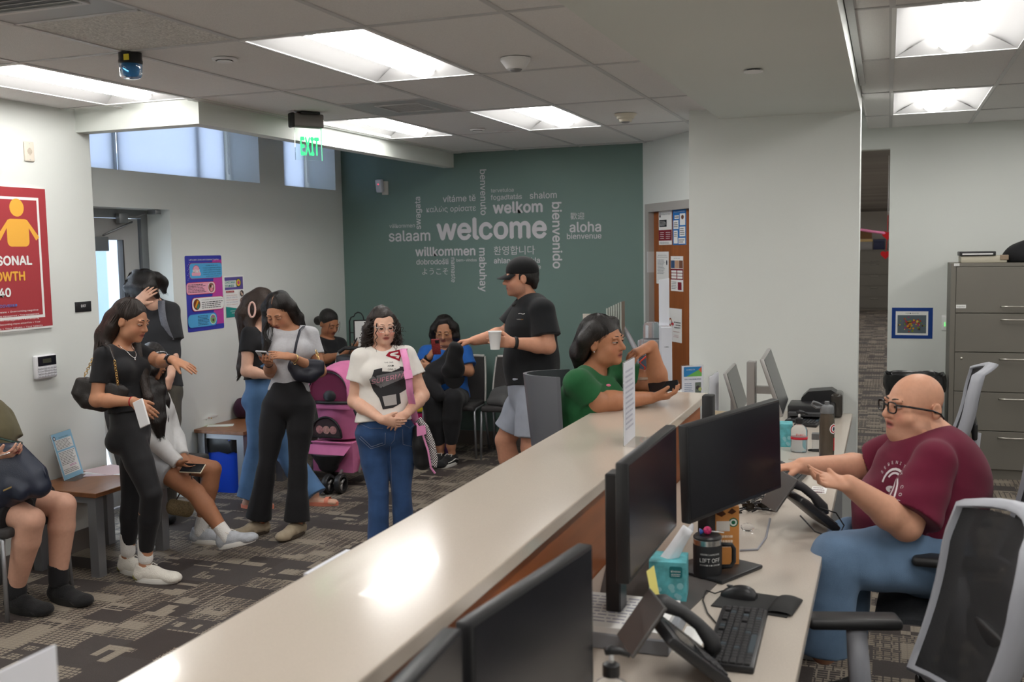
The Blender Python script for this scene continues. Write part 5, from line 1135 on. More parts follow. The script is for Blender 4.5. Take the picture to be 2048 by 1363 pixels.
# pump bottles
def pump_bottle(label,c,s=1.0,band=True,clear=None):
    c =Vector(c); T =Thing('pump_bottle',label,'bottle',c,'hand sanitizer pump bottles'); L =lambda pr: [(r *s,z *s) for r,z in pr]
    T.put(MB().lathe(L([(0.0,0.0),(0.034,0.0),(0.037,0.006),(0.037,0.105),(0.030,0.122),(0.016,0.130),(0.015,0.138)]),c,28,sx=1.05,sy=0.8),'bottle_body',clear or mat('bottle_clear',(0.93,0.95,0.97),0.04,trans=0.92,ior=1.15),True,40)
    T.put(MB().lathe(L([(0.0,0.003),(0.033,0.003),(0.034,0.075),(0.0,0.075)]),c,24,sx=1.05,sy=0.8),'gel',mat('gel_clear',(0.85,0.88,0.9),0.05,trans=0.85,ior=1.2),True,40)
    T.put(MB().lathe(L([(0.0,0.136),(0.0185,0.136),(0.0185,0.160),(0.012,0.164),(0.0,0.164)]),c,20),'collar',M_BLK,True,40); T.put(MB().lathe(L([(0.006,0.164),(0.006,0.185)]),c,12),'stem',M_WHITE,True)
    d =hx; T.put(MB().tube([c +UZ *0.188*s -d *0.014*s,c +UZ *0.192*s,c +UZ *0.188*s +d *0.020*s,c +UZ *0.178*s +d *0.040*s],[0.008*s,0.011*s,0.008*s,0.005*s],8),'nozzle',M_BLK,True)
    if band:
        on_cyl(T,c,0.037*s *1.0,'PURELL',0.083*s,0.020*s,0.048*s,flat(200,40,54))
        T.put(MB().lathe(L([(0.0375,0.062),(0.0375,0.072)]),c,28,sx=1.05,sy=0.8),'label_band',flat(206,44,60),True)
    return T
pump_bottle('clear pump bottle with a red band at the far desk station',at_z(1598,903,DT),1.12); pump_bottle('pump bottle with a black nozzle beside the paper tray',at_z(1222,1300,DT +0.20).xy.to_3d()+Vector((0,0,DT)),1.05,False)
# tinted drinking bottle with a carry loop
c =at_z(1653,918,DT); T =Thing('water_bottle','smoke-tinted water bottle with round sticker and grey cap','bottle',c)
T.put(MB().lathe([(0.0,0.0),(0.034,0.0),(0.0375,0.006),(0.0375,0.200),(0.034,0.225),(0.030,0.238),(0.030,0.244),(0.0,0.244)],c,32),'bottle_body',mat('smoke_plastic',(0.16,0.13,0.10),0.08,trans=0.45,ior=1.3),True,40)
T.put(MB().lathe([(0.0,0.240),(0.034,0.240),(0.034,0.272),(0.028,0.280),(0.012,0.284),(0.012,0.300),(0.0,0.300)],c,28),'cap',mat('cap_grey',srgb(112,114,116),0.45),True,40)
T.put(MB().tube([c +UZ *0.276-hx *0.020,c +UZ *0.292-hx *0.045,c +UZ *0.300-hx *0.070,c +UZ *0.285-hx *0.080,c +UZ *0.268-hx *0.055,c +UZ *0.270-hx *0.022],0.006,8),'carry_loop',MATS['cap_grey'],True)
def patch(T,c,r,a0,z0,z1,wid,m,round_=False,name='sticker'):
    u =UZ.cross(n_); rows =[]
    for i in range(9):
        z =z0 +(z1 -z0)*i /8; hw =wid /2*(math.sqrt(max(0,1-(2*i /8-1)**2)) if round_ else 1)
        rows.append([c +(n_ *math.cos(a0 +hw *t /r)+u *math.sin(a0 +hw *t /r))*r +UZ *z for t in [-1+k /4 for k in range(9)]])
    T.put(MB().grid(rows),name,m,True)
patch(T,c,0.0380,0.75,0.135,0.190,0.052,WHT,True); patch(T,c,0.0384,0.75,0.140,0.185,0.043,flat(190,44,56),True); patch(T,c,0.0388,0.75,0.147,0.178,0.030,WHT,True); patch(T,c,0.0392,0.75,0.152,0.173,0.018,flat(40,46,70),True); patch(T,c,0.0380,1.1,0.05,0.115,0.026,flat(196,30,44))
on_cyl(T,c,0.0378,'NRG',0.022,0.014,0.022,flat(170,168,164),a0=0.5)
# scissors, marker, little clear box, card
c =at_z(1612,918,DT +0.004); d =hx; w_ =UZ.cross(d); T =Thing('scissors','scissors with blue handles on the far desk','scissors',c); M_SB =mat('scissor_blue',srgb(30,90,190),0.35)
for g,o1 in ((-1,0.0),(1,0.012)): T.put(MB().tube([c +d *(0.05+o1 +0.030*math.cos(t))+w_ *(g *0.018+0.016*math.sin(t))+UZ *0.003 for t in [6.283*k /16 for k in range(16)]],0.0042,6,closed=True),'handle',M_SB,True); T.put(MB().prism([(0,-0.006),(0.11,0),(0,0.006)],(c +d *0.02+w_ *g *0.004,d *-1,w_,UZ),0.002),'blade',M_PULL)
c =at_z(1640,899,DT +0.007); T =Thing('marker','black marker lying behind the water bottle','pen',c); T.put(MB().tube([c -d *0.065,c -d *0.055,c +d *0.06,c +d *0.075],[0.003,0.007,0.007,0.004],8),'barrel',M_BLK,True)
c =at_z(1634,905,DT); T =Thing('clip_dispenser','small clear paper clip box with a dark lid','box',c); T.put(MB().rbox((c.x -0.028,c.y +0.02,DT),(c.x +0.018,c.y +0.066,DT +0.065),0.003),'box',MATS['bottle_clear']); T.put(MB().rbox((c.x -0.03,c.y +0.018,DT +0.065),(c.x +0.02,c.y +0.068,DT +0.098),0.003),'lid',mat('lid_dark',(0.16,0.16,0.16),0.4))
a,b =at_z(1621,985,DT),at_z(1655,974,DT); T =Thing('card','small printed card on the desk in front of the bald man','card',a); T.put(MB().box((a.x,a.y,DT),(b.x,b.y,DT +0.001)),'card',M_PAPER); P =Print((a.x,a.y,DT +0.001),UX,UY); P.lines(0.005,0.005,b.x -a.x -0.005,b.y -a.y -0.008,3,flat(150,130,130),0.4,4); P.rect(0.01,0.006,0.05,0.018,flat(90,60,70)); T.take(P.build('printing'))
# small dark tangle by the clear wrap: sunglasses and wrap
c =at_z(1495,1062,DT); T =Thing('plastic_wrap','crumpled clear plastic wrap by the orange carton','wrap',c); T.put(MB().ball(c +UZ *0.016,0.022,10,7,sx=1.2,sz=0.75),'wrap',MATS['bottle_clear'],False)
c =at_z(1512,1022,DT); T =Thing('sunglasses','dark sunglasses among the cables','sunglasses',c)
for g in (-1,1): T.put(MB().ball(c +hx *g *0.032+UZ *0.024,0.024,14,8,sx=1.1,sy=0.35,sz=0.9),'lens',mat('dark_lens',(0.02,0.015,0.01),0.05),True)
T.put(MB().tube([c -hx *0.062+UZ *0.034,c +UZ *0.034,c +hx *0.062+UZ *0.034],0.003,6),'bridge',M_BLK,True)
# printer at the far end
a,b =at_z(1585,834,DT),at_z(1682,830,DT); T =Thing('printer','compact black printer at the far end of the desk','printer',((a.x +b.x)/2,6.72,DT))
T.put(MB().rbox((a.x -0.02,6.50,DT),(b.x -0.03,6.74,DT +0.10),0.012,2),'base',M_BLK,angle=40)
T.put(MB().prism([(0.0,0.0),(0.26,0.0),(0.24,0.13),(0.20,0.155),(0.06,0.14),(0.02,0.10)],((a.x +0.03,6.86,DT +0.02),(1,0,0),(0,0,1),(0,-1,0)),0.16),'paper_feeder',M_BLK)
T.put(MB().rbox((b.x -0.06,6.68,DT),(b.x +0.012,6.87,DT +0.155),0.02,3),'side_cover',mat('smoke_gloss',(0.05,0.045,0.04),0.1),True,40); T.put(MB().rbox((a.x -0.01,6.44,DT +0.04),(b.x -0.06,6.56,DT +0.062),0.004),'output_tray',M_DKG)

# ================================================================== WAITING AREA THINGS
# acrylic sign and papers on the side table
TB =0.50
def _pt(P,w,h):
    P.rect(0,0,w,h,flat(150,196,222)); P.disc(0.022,h -0.028,0.014,flat(40,50,80)); P.disc(0.022,h -0.028,0.009,flat(210,214,220)); P.text('Appointment Options',w *0.56,h -0.034,0.014,flat(40,60,90),w=w *0.5,align='C')
    P.rect(0.018,h *0.64,w -0.018,h *0.86,WHT); P.lines(0.024,h *0.65,w -0.024,h *0.85,7,INK,0.3,1); P.rect(0.018,h *0.10,w -0.018,h *0.60,WHT); P.lines(0.024,h *0.30,w -0.024,h *0.59,9,INK,0.3,2); P.lines(w *0.45,h *0.24,w -0.03,h *0.29,2,flat(190,60,160),0.4,3); P.lines(0.024,h *0.12,w -0.024,h *0.22,3,INK,0.3,4)
A,B =at_z(129,962,TB),at_z(170,945,TB); stand_sign('light blue information sheet in a slanted acrylic holder on the side table',A,A +(B -A).normalized()*0.216,0.285,lean=0.26,pr=_pt)
T =Thing('leaflet','printed leaflets fanned on the side table','leaflet',at_z(215,945,TB)); c =at_z(222,943,TB)
for i in range(3):
    Mx =Matrix.Translation((c.x -0.02*i,c.y +0.02*i,TB +0.0012*i)) @ Matrix.Rotation(0.5-0.35*i,4,'Z'); T.put(MB().box((-0.14,-0.108,0),(0.14,0.108,0.001),Mx),'sheet',mat('leaf_%d' % i,srgb(*((214,200,214),(226,226,230),(210,190,196))[i]),0.6))
# bowl, leaflets and purple bag on the other table
c =at_z(399,847,TB); T =Thing('bowl','white square bowl with a speckled rim on the far side table','bowl',c); rows =[]
for r,z in ((0.050,0.0),(0.075,0.012),(0.105,0.040),(0.128,0.066),(0.124,0.066),(0.098,0.040),(0.068,0.016),(0.02,0.010)):
    rows.append([Vector((c.x +r *(abs(math.cos(t))**0.6)*(1 if math.cos(t) > 0 else -1),c.y +r *(abs(math.sin(t))**0.6)*(1 if math.sin(t) > 0 else -1),c.z +z +0.008*math.cos(4*t)*(r > 0.1))) for t in [6.283*k /28+0.3 for k in range(28)]])
T.put(MB().grid(rows,True),'bowl_body',mat('glazed_white',(0.82,0.82,0.80),0.15),True); r_ =random.Random(6)
mbd =MB()
for i in range(46):
    t =r_.uniform(0,6.28); f_ =r_.uniform(0.25,0.95); rr_ =0.075+0.053*f_; q =Vector((c.x +rr_ *(abs(math.cos(t))**0.6)*(1 if math.cos(t) > 0 else -1),c.y +rr_ *(abs(math.sin(t))**0.6)*(1 if math.sin(t) > 0 else -1),c.z +0.012+0.052*f_)); mbd.m =i % 3; mbd.ball(q,0.004,6,4)
T.put(mbd,'speckles',[flat(200,90,60),flat(90,130,80),flat(220,170,60)],kind='stuff')
c =at_z(435,851,TB); T =Thing('leaflet','green and white leaflets beside the speckled bowl','leaflet',c)
for i in range(2): T.put(MB().box((-0.10,-0.05,0),(0.10,0.05,0.001),Matrix.Translation((c.x +0.02*i,c.y +0.01,TB +0.0012*i)) @ Matrix.Rotation(0.35*i +0.2,4,'Z')),'sheet',mat('leafb_%d' % i,srgb(*((170,180,150),(222,224,218))[i]),0.6))
# blue recycling bin
def bin_(label,x0,y0,x1,y1,H,m,bag=True,name='waste_bin'):
    cx,cy =(x0 +x1)/2,(y0 +y1)/2; T =Thing(name,label,'bin',(cx,cy,0)); hw,hd =(x1 -x0)/2,(y1 -y0)/2
    def ring(k,z,n=32): return [Vector((cx +hw *k *(abs(math.cos(t))**0.45)*(1 if math.cos(t) > 0 else -1),cy +hd *k *(abs(math.sin(t))**0.45)*(1 if math.sin(t) > 0 else -1),z)) for t in [6.2832*i /n for i in range(n)]]
    mb =MB().grid([ring(0.80,0.0),ring(0.82,0.01),ring(0.97,H -0.03),ring(1.0,H -0.03),ring(1.0,H),ring(0.95,H),ring(0.80,0.02)],True); mb.f += [tuple(range(32))[::-1],tuple(range(6*32,7*32))]; mb.mi += [0,0]; T.put(mb,'bin_body',m,True,50)
    if bag:
        r_ =random.Random(3); rows =[]
        for k,z in ((1.015,H -0.10),(1.03,H -0.06),(1.03,H -0.01),(1.0,H +0.022),(0.94,H +0.012),(0.90,H -0.05),(0.84,H -0.16)): rows.append([p +Vector((r_.uniform(-1,1)*0.006,r_.uniform(-1,1)*0.006,r_.uniform(-1,1)*0.008)) for p in ring(k,z)])
        T.put(MB().grid(rows,True),'bin_liner',mat('bag_black',(0.012,0.012,0.013),0.22),True,50)
    return T
bin_('blue recycling bin with a black liner under the side table',-5.0,6.46,-4.66,6.72,0.42,mat('bin_blue',srgb(18,66,190),0.4))
bin_('large black waste bin with a liner beside the filing cabinet',-0.02,8.45,0.43,8.80,0.78,mat('bin_black',(0.025,0.025,0.027),0.45))
# black wire easel stand
c =at_d(712,690,9.55); T =Thing('easel_sign','black wire sign stand beside the green wall','sign stand',(c.x,c.y,0)); q =lambda px,py,d=9.55: at_d(px,py,d)
for px in (699,728): b_ =q(px,700); T.put(MB().tube([Vector((b_.x,b_.y,0)),q(px,642)],0.007,6),'post',M_BLK,True)
T.put(MB().tube([q(699,642),q(702,634),q(708,632),q(710,627),q(716,624),q(722,626),q(726,632),q(728,642)],0.006,6),'arch',M_BLK,True); T.put(MB().tube([q(699,665),q(728,665)],0.005,6),'cross_bar',M_BLK,True)
a,b =q(707,712,9.52),q(735,640,9.52); T.put(MB().prism([(0,0),(0.14,0),(0.14,0.33),(0,0.33)],(q(709,710,9.50),(b -a).xy.to_3d().normalized(),(0,0,1),(-FW.x,-FW.y,0)),0.012),'board',M_BLK); T.put(MB().prism([(0.012,0.012),(0.128,0.012),(0.128,0.318),(0.012,0.318)],(q(709,710,9.485),(b -a).xy.to_3d().normalized(),(0,0,1),(-FW.x,-FW.y,0)),0.004),'sheet',M_PAPER)
# hand sanitiser stand, clear dispenser and brochure rack beyond the counter
c =at_d(1326,700,7.2); T =Thing('sanitizer_stand','white and grey dispenser stand with a sign panel beside the wooden door','dispenser',(c.x,c.y,0)); M_DISP =mat('dispenser_white',srgb(212,214,222),0.35)
T.put(MB().rbox((c.x -0.16,c.y -0.14,0),(c.x +0.16,c.y +0.16,0.02),0.006),'base',M_LEG,angle=40); z1 =at_d(1326,652,7.2).z; T.put(MB().rbox((c.x -0.02,c.y -0.02,0.02),(c.x +0.02,c.y +0.02,z1 -0.30),0.004),'pole',M_LEG)
u =hx; w_ =UZ.cross(u); P0 =at_d(1318,650,7.2); P0.z =0
T.put(MB().prism([(0.0,z1 -0.42),(0.075,z1 -0.42),(0.072,z1),(0.0,z1),(0.0,z1 -0.03)],(P0,u,UZ,w_ *-1),0.12),'dispenser_body',M_DISP); z2 =at_d(1330,556,7.2).z
T.put(MB().prism([(0.0,z1 +0.003),(0.072,z1 +0.003),(0.072,z2),(0.0,z2 -0.01)],(P0,u,UZ,w_ *-1),0.012),'sign_panel',M_PAPERL)
P =Print(P0 -w_ *0.121+UZ *(z1 -0.14),u,UZ); P.text('PURELL',0.036,0.0,0.014,INK,w=0.030,align='C'); T.take(P.build('lettering'))
T =Thing('water_dispenser','clear-topped water dispenser behind the leaning woman','dispenser',(at_d(1303,700,7.55).x,at_d(1303,700,7.55).y,0)); c =at_d(1305,700,7.55); zt =at_d(1305,677,7.55).z
T.put(MB().rbox((c.x -0.085,c.y -0.10,0),(c.x +0.085,c.y +0.12,zt -0.12),0.012),'body',mat('dispenser_dark',srgb(70,76,88),0.35),angle=40); T.put(MB().rbox((c.x -0.09,c.y -0.105,zt -0.12),(c.x +0.09,c.y +0.125,zt),0.01),'clear_hood',mat('hood_clear',(0.86,0.9,0.96),0.05,trans=0.8,ior=1.2),angle=40); T.put(MB().lathe([(0.07,0.0),(0.07,0.10),(0.055,0.125),(0.0,0.13)],(c.x,c.y,zt),24),'bottle',MATS['hood_clear'],True,50)
c =at_d(1228,640,8.2); T =Thing('brochure_rack','clear stepped brochure rack on a curved white stand by the green wall','rack',(c.x,c.y,0))
for i in range(7):
    px =1213+i *4.6; a =at_d(px,650,8.2); h_ =at_d(px,616-i *2.2,8.2).z; T.put(MB().box((a.x,a.y -0.01,h_ -0.30),(a.x +0.013,a.y +0.10,h_)),'pocket',mat('rack_clear',srgb(206,212,204),0.15,trans=0.35,ior=1.2))
pts =[at_d(1238,640,8.3),at_d(1255,668,8.3),at_d(1275,705,8.3),at_d(1287,745,8.3)]; pts.append(Vector((pts[-1].x +0.02,pts[-1].y,0.02))); T.put(MB().tube(pts,[0.016,0.02,0.022,0.022,0.03],8),'stand_arm',M_DISP,True); T.put(MB().lathe([(0.0,0.0),(0.2,0.0),(0.2,0.015),(0.0,0.02)],(pts[-1].x,pts[-1].y,0),24),'base',M_DISP,True,40)
T =Thing('wall_plate','blank ivory plate on the green wall behind the leaning woman','wall plate',at_y(1172,640,YG)); a,b =at_y(1166,650,YG),at_y(1182,627,YG); T.put(MB().rbox((a.x,YG -0.006,a.z),(b.x,YG,b.z),0.002),'plate',M_IVORY)
# items on the filing cabinet
a,b =at_y(1920,525,8.75),at_y(2012,512,8.75); T =Thing('office_machine','beige flat office machine on the filing cabinet','machine',((a.x +b.x)/2,8.78,HCAB)); T.put(MB().rbox((a.x,8.66,HCAB),(b.x,8.95,HCAB +0.055),0.008),'body',mat('beige_machine',srgb(190,184,166),0.5),angle=40); T.put(MB().rbox((b.x -0.05,8.655,HCAB +0.02),(b.x +0.01,8.70,HCAB +0.06),0.005),'knob_block',mat('beige_dark',srgb(150,130,110),0.5))
T =Thing('binder','black binder lying on the beige office machine','binder',((a.x +b.x)/2,8.8,HCAB +0.055)); T.put(MB().rbox((a.x -0.01,8.65,HCAB +0.055),(b.x -0.08,8.93,HCAB +0.088),0.004),'cover',M_BLK,angle=40); T.put(MB().box((a.x +0.01,8.648,HCAB +0.064),(b.x -0.10,8.66,HCAB +0.074)),'pages',M_PAPER)
# paper brochure holder hooked on the waiting side of the counter
c =at_x(690,1100,-1.34); T =Thing('leaflet_holder','white leaflet holder hung on the front of the counter','holder',(c.x,c.y,0.80)); T.put(MB().box((-1.40,c.y -0.11,0.78),(-1.308,c.y +0.11,min(1.02,c.z +0.02))),'holder',M_PAPERL); T.put(MB().box((-1.309,c.y -0.05,0.9),(-1.219,c.y +0.05,0.93)),'bracket',M_ACR)
# ================================================================== SMOOTH SURFACES (people, cloth, hair)
def V(*a): return np.array(a,float)
def nrm(v):
    v =np.asarray(v,float); l =np.linalg.norm(v); return v /l if l > 1e-9 else v
class SDF:
    def __init__(s,h=0.006): s.h =h; s.p =[]; s.wr =None; s.planes =[]
    def cone(s,a,b,ra,rb=None,side=None,k=0.02,sub=False,flat_a=False,flat_b=False,cap=None):
        """tapered limb from a to b; ra, rb: radius or (half width along side, half depth)"""
        rb =ra if rb is None else rb
        ra =ra if isinstance(ra,(tuple,list)) else (ra,ra); rb =rb if isinstance(rb,(tuple,list)) else (rb,rb)
        s.p.append(('c',np.asarray(a,float),np.asarray(b,float),ra,rb,None if side is None else np.asarray(side,float),k,sub,flat_a,flat_b,cap)); return s
    def chain(s,pts,rs,side=None,k=0.02,sub=False,flat_end=False):
        for i in range(len(pts)-1):
            s.cone(pts[i],pts[i +1],rs[i],rs[i +1],side,k,sub,False,flat_end and i == len(pts)-2)
        return s
    def ell(s,c,r,R=None,k=0.02,sub=False):
        """ellipsoid; R rows = local axes"""
        s.p.append(('e',np.asarray(c,float),r if isinstance(r,(tuple,list)) else (r,r,r),np.eye(3) if R is None else np.asarray(R,float),k,sub)); return s
    def cut(s,o,n):
        """keep the side the normal points away from"""
        s.planes.append((np.asarray(o,float),nrm(n))); return s
    def bounds(s):
        lo =np.full(3,1e9); hi =np.full(3,-1e9)
        for q in s.p:
            if q[0] == 'c':
                if q[7]: continue
                m =max(q[3]+q[4]); lo =np.minimum(lo,np.minimum(q[1],q[2])-m); hi =np.maximum(hi,np.maximum(q[1],q[2])+m)
            else:
                if q[5]: continue
                m =max(q[2]); lo =np.minimum(lo,q[1]-m); hi =np.maximum(hi,q[1]+m)
        return lo -0.02,hi +0.02
    def field(s):
        lo,hi =s.bounds(); h =s.h; n =np.ceil((hi -lo)/h).astype(int)+1
        F =np.full(tuple(n),0.5,np.float32); ax =[lo[i]+h *np.arange(n[i]) for i in range(3)]
        for q in s.p:
            if q[0] == 'c':
                _,a,b,ra,rb,side,k,sub,fa,fb,cap =q; m =max(ra +rb)+k +2*h
                l =np.minimum(a,b)-m; u =np.maximum(a,b)+m
            else:
                _,c,r,R,k,sub =q; m =max(r)+k +2*h; l =c -m; u =c +m
            i0 =np.clip(np.floor((l -lo)/h).astype(int),0,n -1); i1 =np.clip(np.ceil((u -lo)/h).astype(int)+1,1,n)
            if np.any(i1 <= i0): continue
            sl =tuple(slice(i0[i],i1[i]) for i in range(3))
            X =ax[0][sl[0]].astype(np.float32)[:,None,None]; Y =ax[1][sl[1]].astype(np.float32)[None,:,None]; Z =ax[2][sl[2]].astype(np.float32)[None,None,:]
            if q[0] == 'c':
                d =b -a; L =np.linalg.norm(d); t_ =d /max(L,1e-9)
                sd =side if side is not None else (np.array([1.,0,0]) if abs(t_[0]) < 0.8 else np.array([0,1.,0]))
                sd =nrm(sd -t_ *sd.dot(t_)); nn =np.cross(t_,sd)
                px,py,pz =X -a[0],Y -a[1],Z -a[2]
                w =px *t_[0]+py *t_[1]+pz *t_[2]; tt =np.clip(w /max(L,1e-9),0,1)
                uu =px *sd[0]+py *sd[1]+pz *sd[2]; vv =px *nn[0]+py *nn[1]+pz *nn[2]
                over =w -tt *L
                W =ra[0]+(rb[0]-ra[0])*tt; D =ra[1]+(rb[1]-ra[1])*tt
                Rr =np.minimum(W,D) if cap is None else np.minimum(np.minimum(W,D),cap)
                k0 =np.sqrt((uu /W)**2+(vv /D)**2+(over /Rr)**2); k1 =np.sqrt((uu /W **2)**2+(vv /D **2)**2+(over /Rr **2)**2)
                dd =k0 *(k0 -1)/np.maximum(k1,1e-6)
                if fb: dd =np.maximum(dd,w -L)
                if fa: dd =np.maximum(dd,-w)
            else:
                px,py,pz =X -c[0],Y -c[1],Z -c[2]
                e =[(px *R[i][0]+py *R[i][1]+pz *R[i][2]) for i in range(3)]
                k0 =np.sqrt(sum((e[i]/r[i])**2 for i in range(3))); k1 =np.sqrt(sum((e[i]/r[i]**2)**2 for i in range(3)))
                dd =k0 *(k0 -1)/np.maximum(k1,1e-6)
            f =F[sl]
            if sub:
                hh =np.clip(0.5-0.5*(f +dd)/k,0,1); F[sl]=f +(-dd -f)*hh +k *hh *(1-hh)
            else:
                hh =np.clip(0.5+0.5*(f -dd)/k,0,1); F[sl]=f +(dd -f)*hh -k *hh *(1-hh)
        X,Y,Z =ax[0].astype(np.float32)[:,None,None],ax[1].astype(np.float32)[None,:,None],ax[2].astype(np.float32)[None,None,:]
        if s.wr is not None: F =F +s.wr(X,Y,Z).astype(np.float32)
        for o,nn in s.planes: F =np.maximum(F,(X -o[0])*nn[0]+(Y -o[1])*nn[1]+(Z -o[2])*nn[2])
        F[0]=F[-1]=0.5; F[:,0]=F[:,-1]=0.5; F[:,:,0]=F[:,:,-1]=0.5
        return F.astype(np.float32),lo
    def polys(s,smooth=1):
        F,lo =s.field(); h =s.h; I =F < 0; n =np.array(F.shape)
        u8 =I.astype(np.uint8); S =np.zeros(tuple(n -1),np.uint8)
        for i in (0,1):
            for j in (0,1):
                for k in (0,1): S += u8[i:n[0]-1+i,j:n[1]-1+j,k:n[2]-1+k]
        act =np.argwhere((S > 0) & (S < 8))
        idx =np.full(tuple(n -1),-1,np.int32); idx[act[:,0],act[:,1],act[:,2]]=np.arange(len(act))
        c ={}
        for i in (0,1):
            for j in (0,1):
                for k in (0,1): c[(i,j,k)]=F[act[:,0]+i,act[:,1]+j,act[:,2]+k]
        P =np.zeros((len(act),3)); cnt =np.zeros(len(act))
        for a in range(3):
            o =[q for q in range(3) if q != a]
            for i in (0,1):
                for j in (0,1):
                    k0 =[0,0,0]; k0[o[0]]=i; k0[o[1]]=j; k1 =list(k0); k1[a]=1
                    f0,f1 =c[tuple(k0)],c[tuple(k1)]; m =(f0 < 0) != (f1 < 0)
                    t =f0[m]/(f0[m]-f1[m]); q =np.zeros((m.sum(),3)); q[:,o[0]]=i; q[:,o[1]]=j; q[:,a]=t
                    P[m] += q; cnt[m] += 1
        P =(act +P /cnt[:,None])*h +lo
        Q =[]
        for a in range(3):
            b,e =(a +1) % 3,(a +2) % 3
            s0 =[slice(None)]*3; s1 =[slice(None)]*3; s0[a]=slice(0,n[a]-1); s1[a]=slice(1,n[a])
            d =np.argwhere(I[tuple(s0)] != I[tuple(s1)])
            ok =(d[:,b] > 0) & (d[:,e] > 0) & (d[:,b] < n[b]-1) & (d[:,e] < n[e]-1); d =d[ok]
            ins =I[d[:,0],d[:,1],d[:,2]]
            def cid(db,de):
                q =d.copy(); q[:,b] += db; q[:,e] += de; return idx[q[:,0],q[:,1],q[:,2]]
            quad =np.stack([cid(-1,-1),cid(0,-1),cid(0,0),cid(-1,0)],1)
            quad[~ins]=quad[~ins][:,::-1]; Q.append(quad)
        Q =np.concatenate(Q); Q =Q[(Q >= 0).all(1)]
        for _ in range(smooth):
            A =np.zeros_like(P); w =np.zeros(len(P))
            for i in range(4):
                for j in (1,3):
                    np.add.at(A,Q[:,i],P[Q[:,(i +j) % 4]]); np.add.at(w,Q[:,i],1)
            P =np.where(w[:,None] > 0,0.5*P +0.5*A /np.maximum(w,1)[:,None],P)
        return P,Q
    def build(s,name,m,parent=None,smooth=1,color=None):
        P,Q =s.polys(smooth)
        me =bpy.data.meshes.new(name); me.vertices.add(len(P)); me.vertices.foreach_set('co',P.astype(np.float32).ravel())
        me.loops.add(Q.size); me.loops.foreach_set('vertex_index',Q.astype(np.int32).ravel())
        me.polygons.add(len(Q)); me.polygons.foreach_set('loop_start',np.arange(0,Q.size,4,dtype=np.int32))
        me.update(calc_edges=True); me.validate()
        if color is not None:
            at =me.color_attributes.new('Col','FLOAT_COLOR','POINT'); C =np.ones((len(P),4),np.float32); C[:,:3]=color(P); at.data.foreach_set('color',C.ravel())
        o =link(name,me,m,parent,True)
        return o
def wrinkle(amp,f=38.0,seed=0,dirs=5):
    r =np.random.default_rng(seed); D =[(nrm(r.normal(size=3)*np.array([1,1,1.6])),f *r.uniform(0.5,1.3),r.uniform(0,6.28),r.uniform(8,20),nrm(r.normal(size=3))) for _ in range(dirs)]
    def fn(X,Y,Z):
        out =0
        for d,fr,ph,f2,d2 in D:
            u =X *d[0]+Y *d[1]+Z *d[2]; w =X *d2[0]+Y *d2[1]+Z *d2[2]
            out =out +np.sin(u *fr +1.6*np.sin(w *f2 +ph))*np.clip(np.sin(w *f2 *0.6+ph *2)+0.2,0,1)
        return out *(amp /2.0)
    return fn

# ------------------------------------------------------------------ people
def skin_mat(name,rgb,rough=0.5):
    return mat(name,(1,1,1),rough,vcol='Col',var=0.05,vscale=60,spec=0.35,sss=0.06)
def hand(S,w,d,n,curl=(0.4,)*4,spread=0.06,scale=1.0,side=1,thumb=(0.6,0.5),th_dir=None,pt=None):
    """palm and five fingers; w wrist, d pointing direction, n palm normal, side=+1: thumb on the d x n side"""
    d =nrm(d); n =nrm(n -d *np.dot(n,d)); sv =nrm(np.cross(d,n))*side; q =scale
    S.cone(w -d *0.01,w +d *0.03*q,(0.026*q,0.020*q),(0.032*q,0.016*q),sv,0.012)
    S.cone(w +d *0.03*q,w +d *0.082*q,(0.033*q,0.016*q),(0.037*q,0.0125*q),sv,0.010)
    tips =[]
    for i,(off,ln,r) in enumerate(((0.029,0.070,0.0088),(0.0105,0.078,0.0090),(-0.0085,0.073,0.0086),(-0.0275,0.058,0.0078))):
        fd =nrm(d +sv *spread *(1.5-i) ); p =w +d *(0.086-0.004*abs(i -1))*q +sv *off *q
        c =curl[i]; ang =0.0
        for seg,part in enumerate((0.46,0.30,0.24)):
            ang += c *(0.75,0.95,0.6)[seg]
            dr =nrm(fd *math.cos(ang)+n *math.sin(ang)); e =p +dr *ln *part *q
            S.cone(p,e,(r *(1-0.10*seg))*q,(r *(1-0.10*(seg +1)))*q,None,0.004); p =e
        tips.append(p)
    p =w +d *0.022*q +sv *0.022*q +n *0.004
    t1 =nrm(d *math.cos(thumb[0])+sv *math.sin(thumb[0])+n *0.35) if th_dir is None else nrm(th_dir)
    e =p +t1 *0.046*q; S.cone(p,e,0.0155*q,0.0110*q,None,0.010)
    t2 =nrm(t1 +(n *0.6+d *0.5-sv *0.3)*thumb[1]); e2 =e +t2 *0.030*q; S.cone(e,e2,0.0105*q,0.0085*q,None,0.004)
    tips.append(e2)
    return tips
def head_axes(fwd,up):
    f =nrm(fwd); u =nrm(np.asarray(up,float)-f *np.dot(up,f)); s =np.cross(f,u); return s,f,u
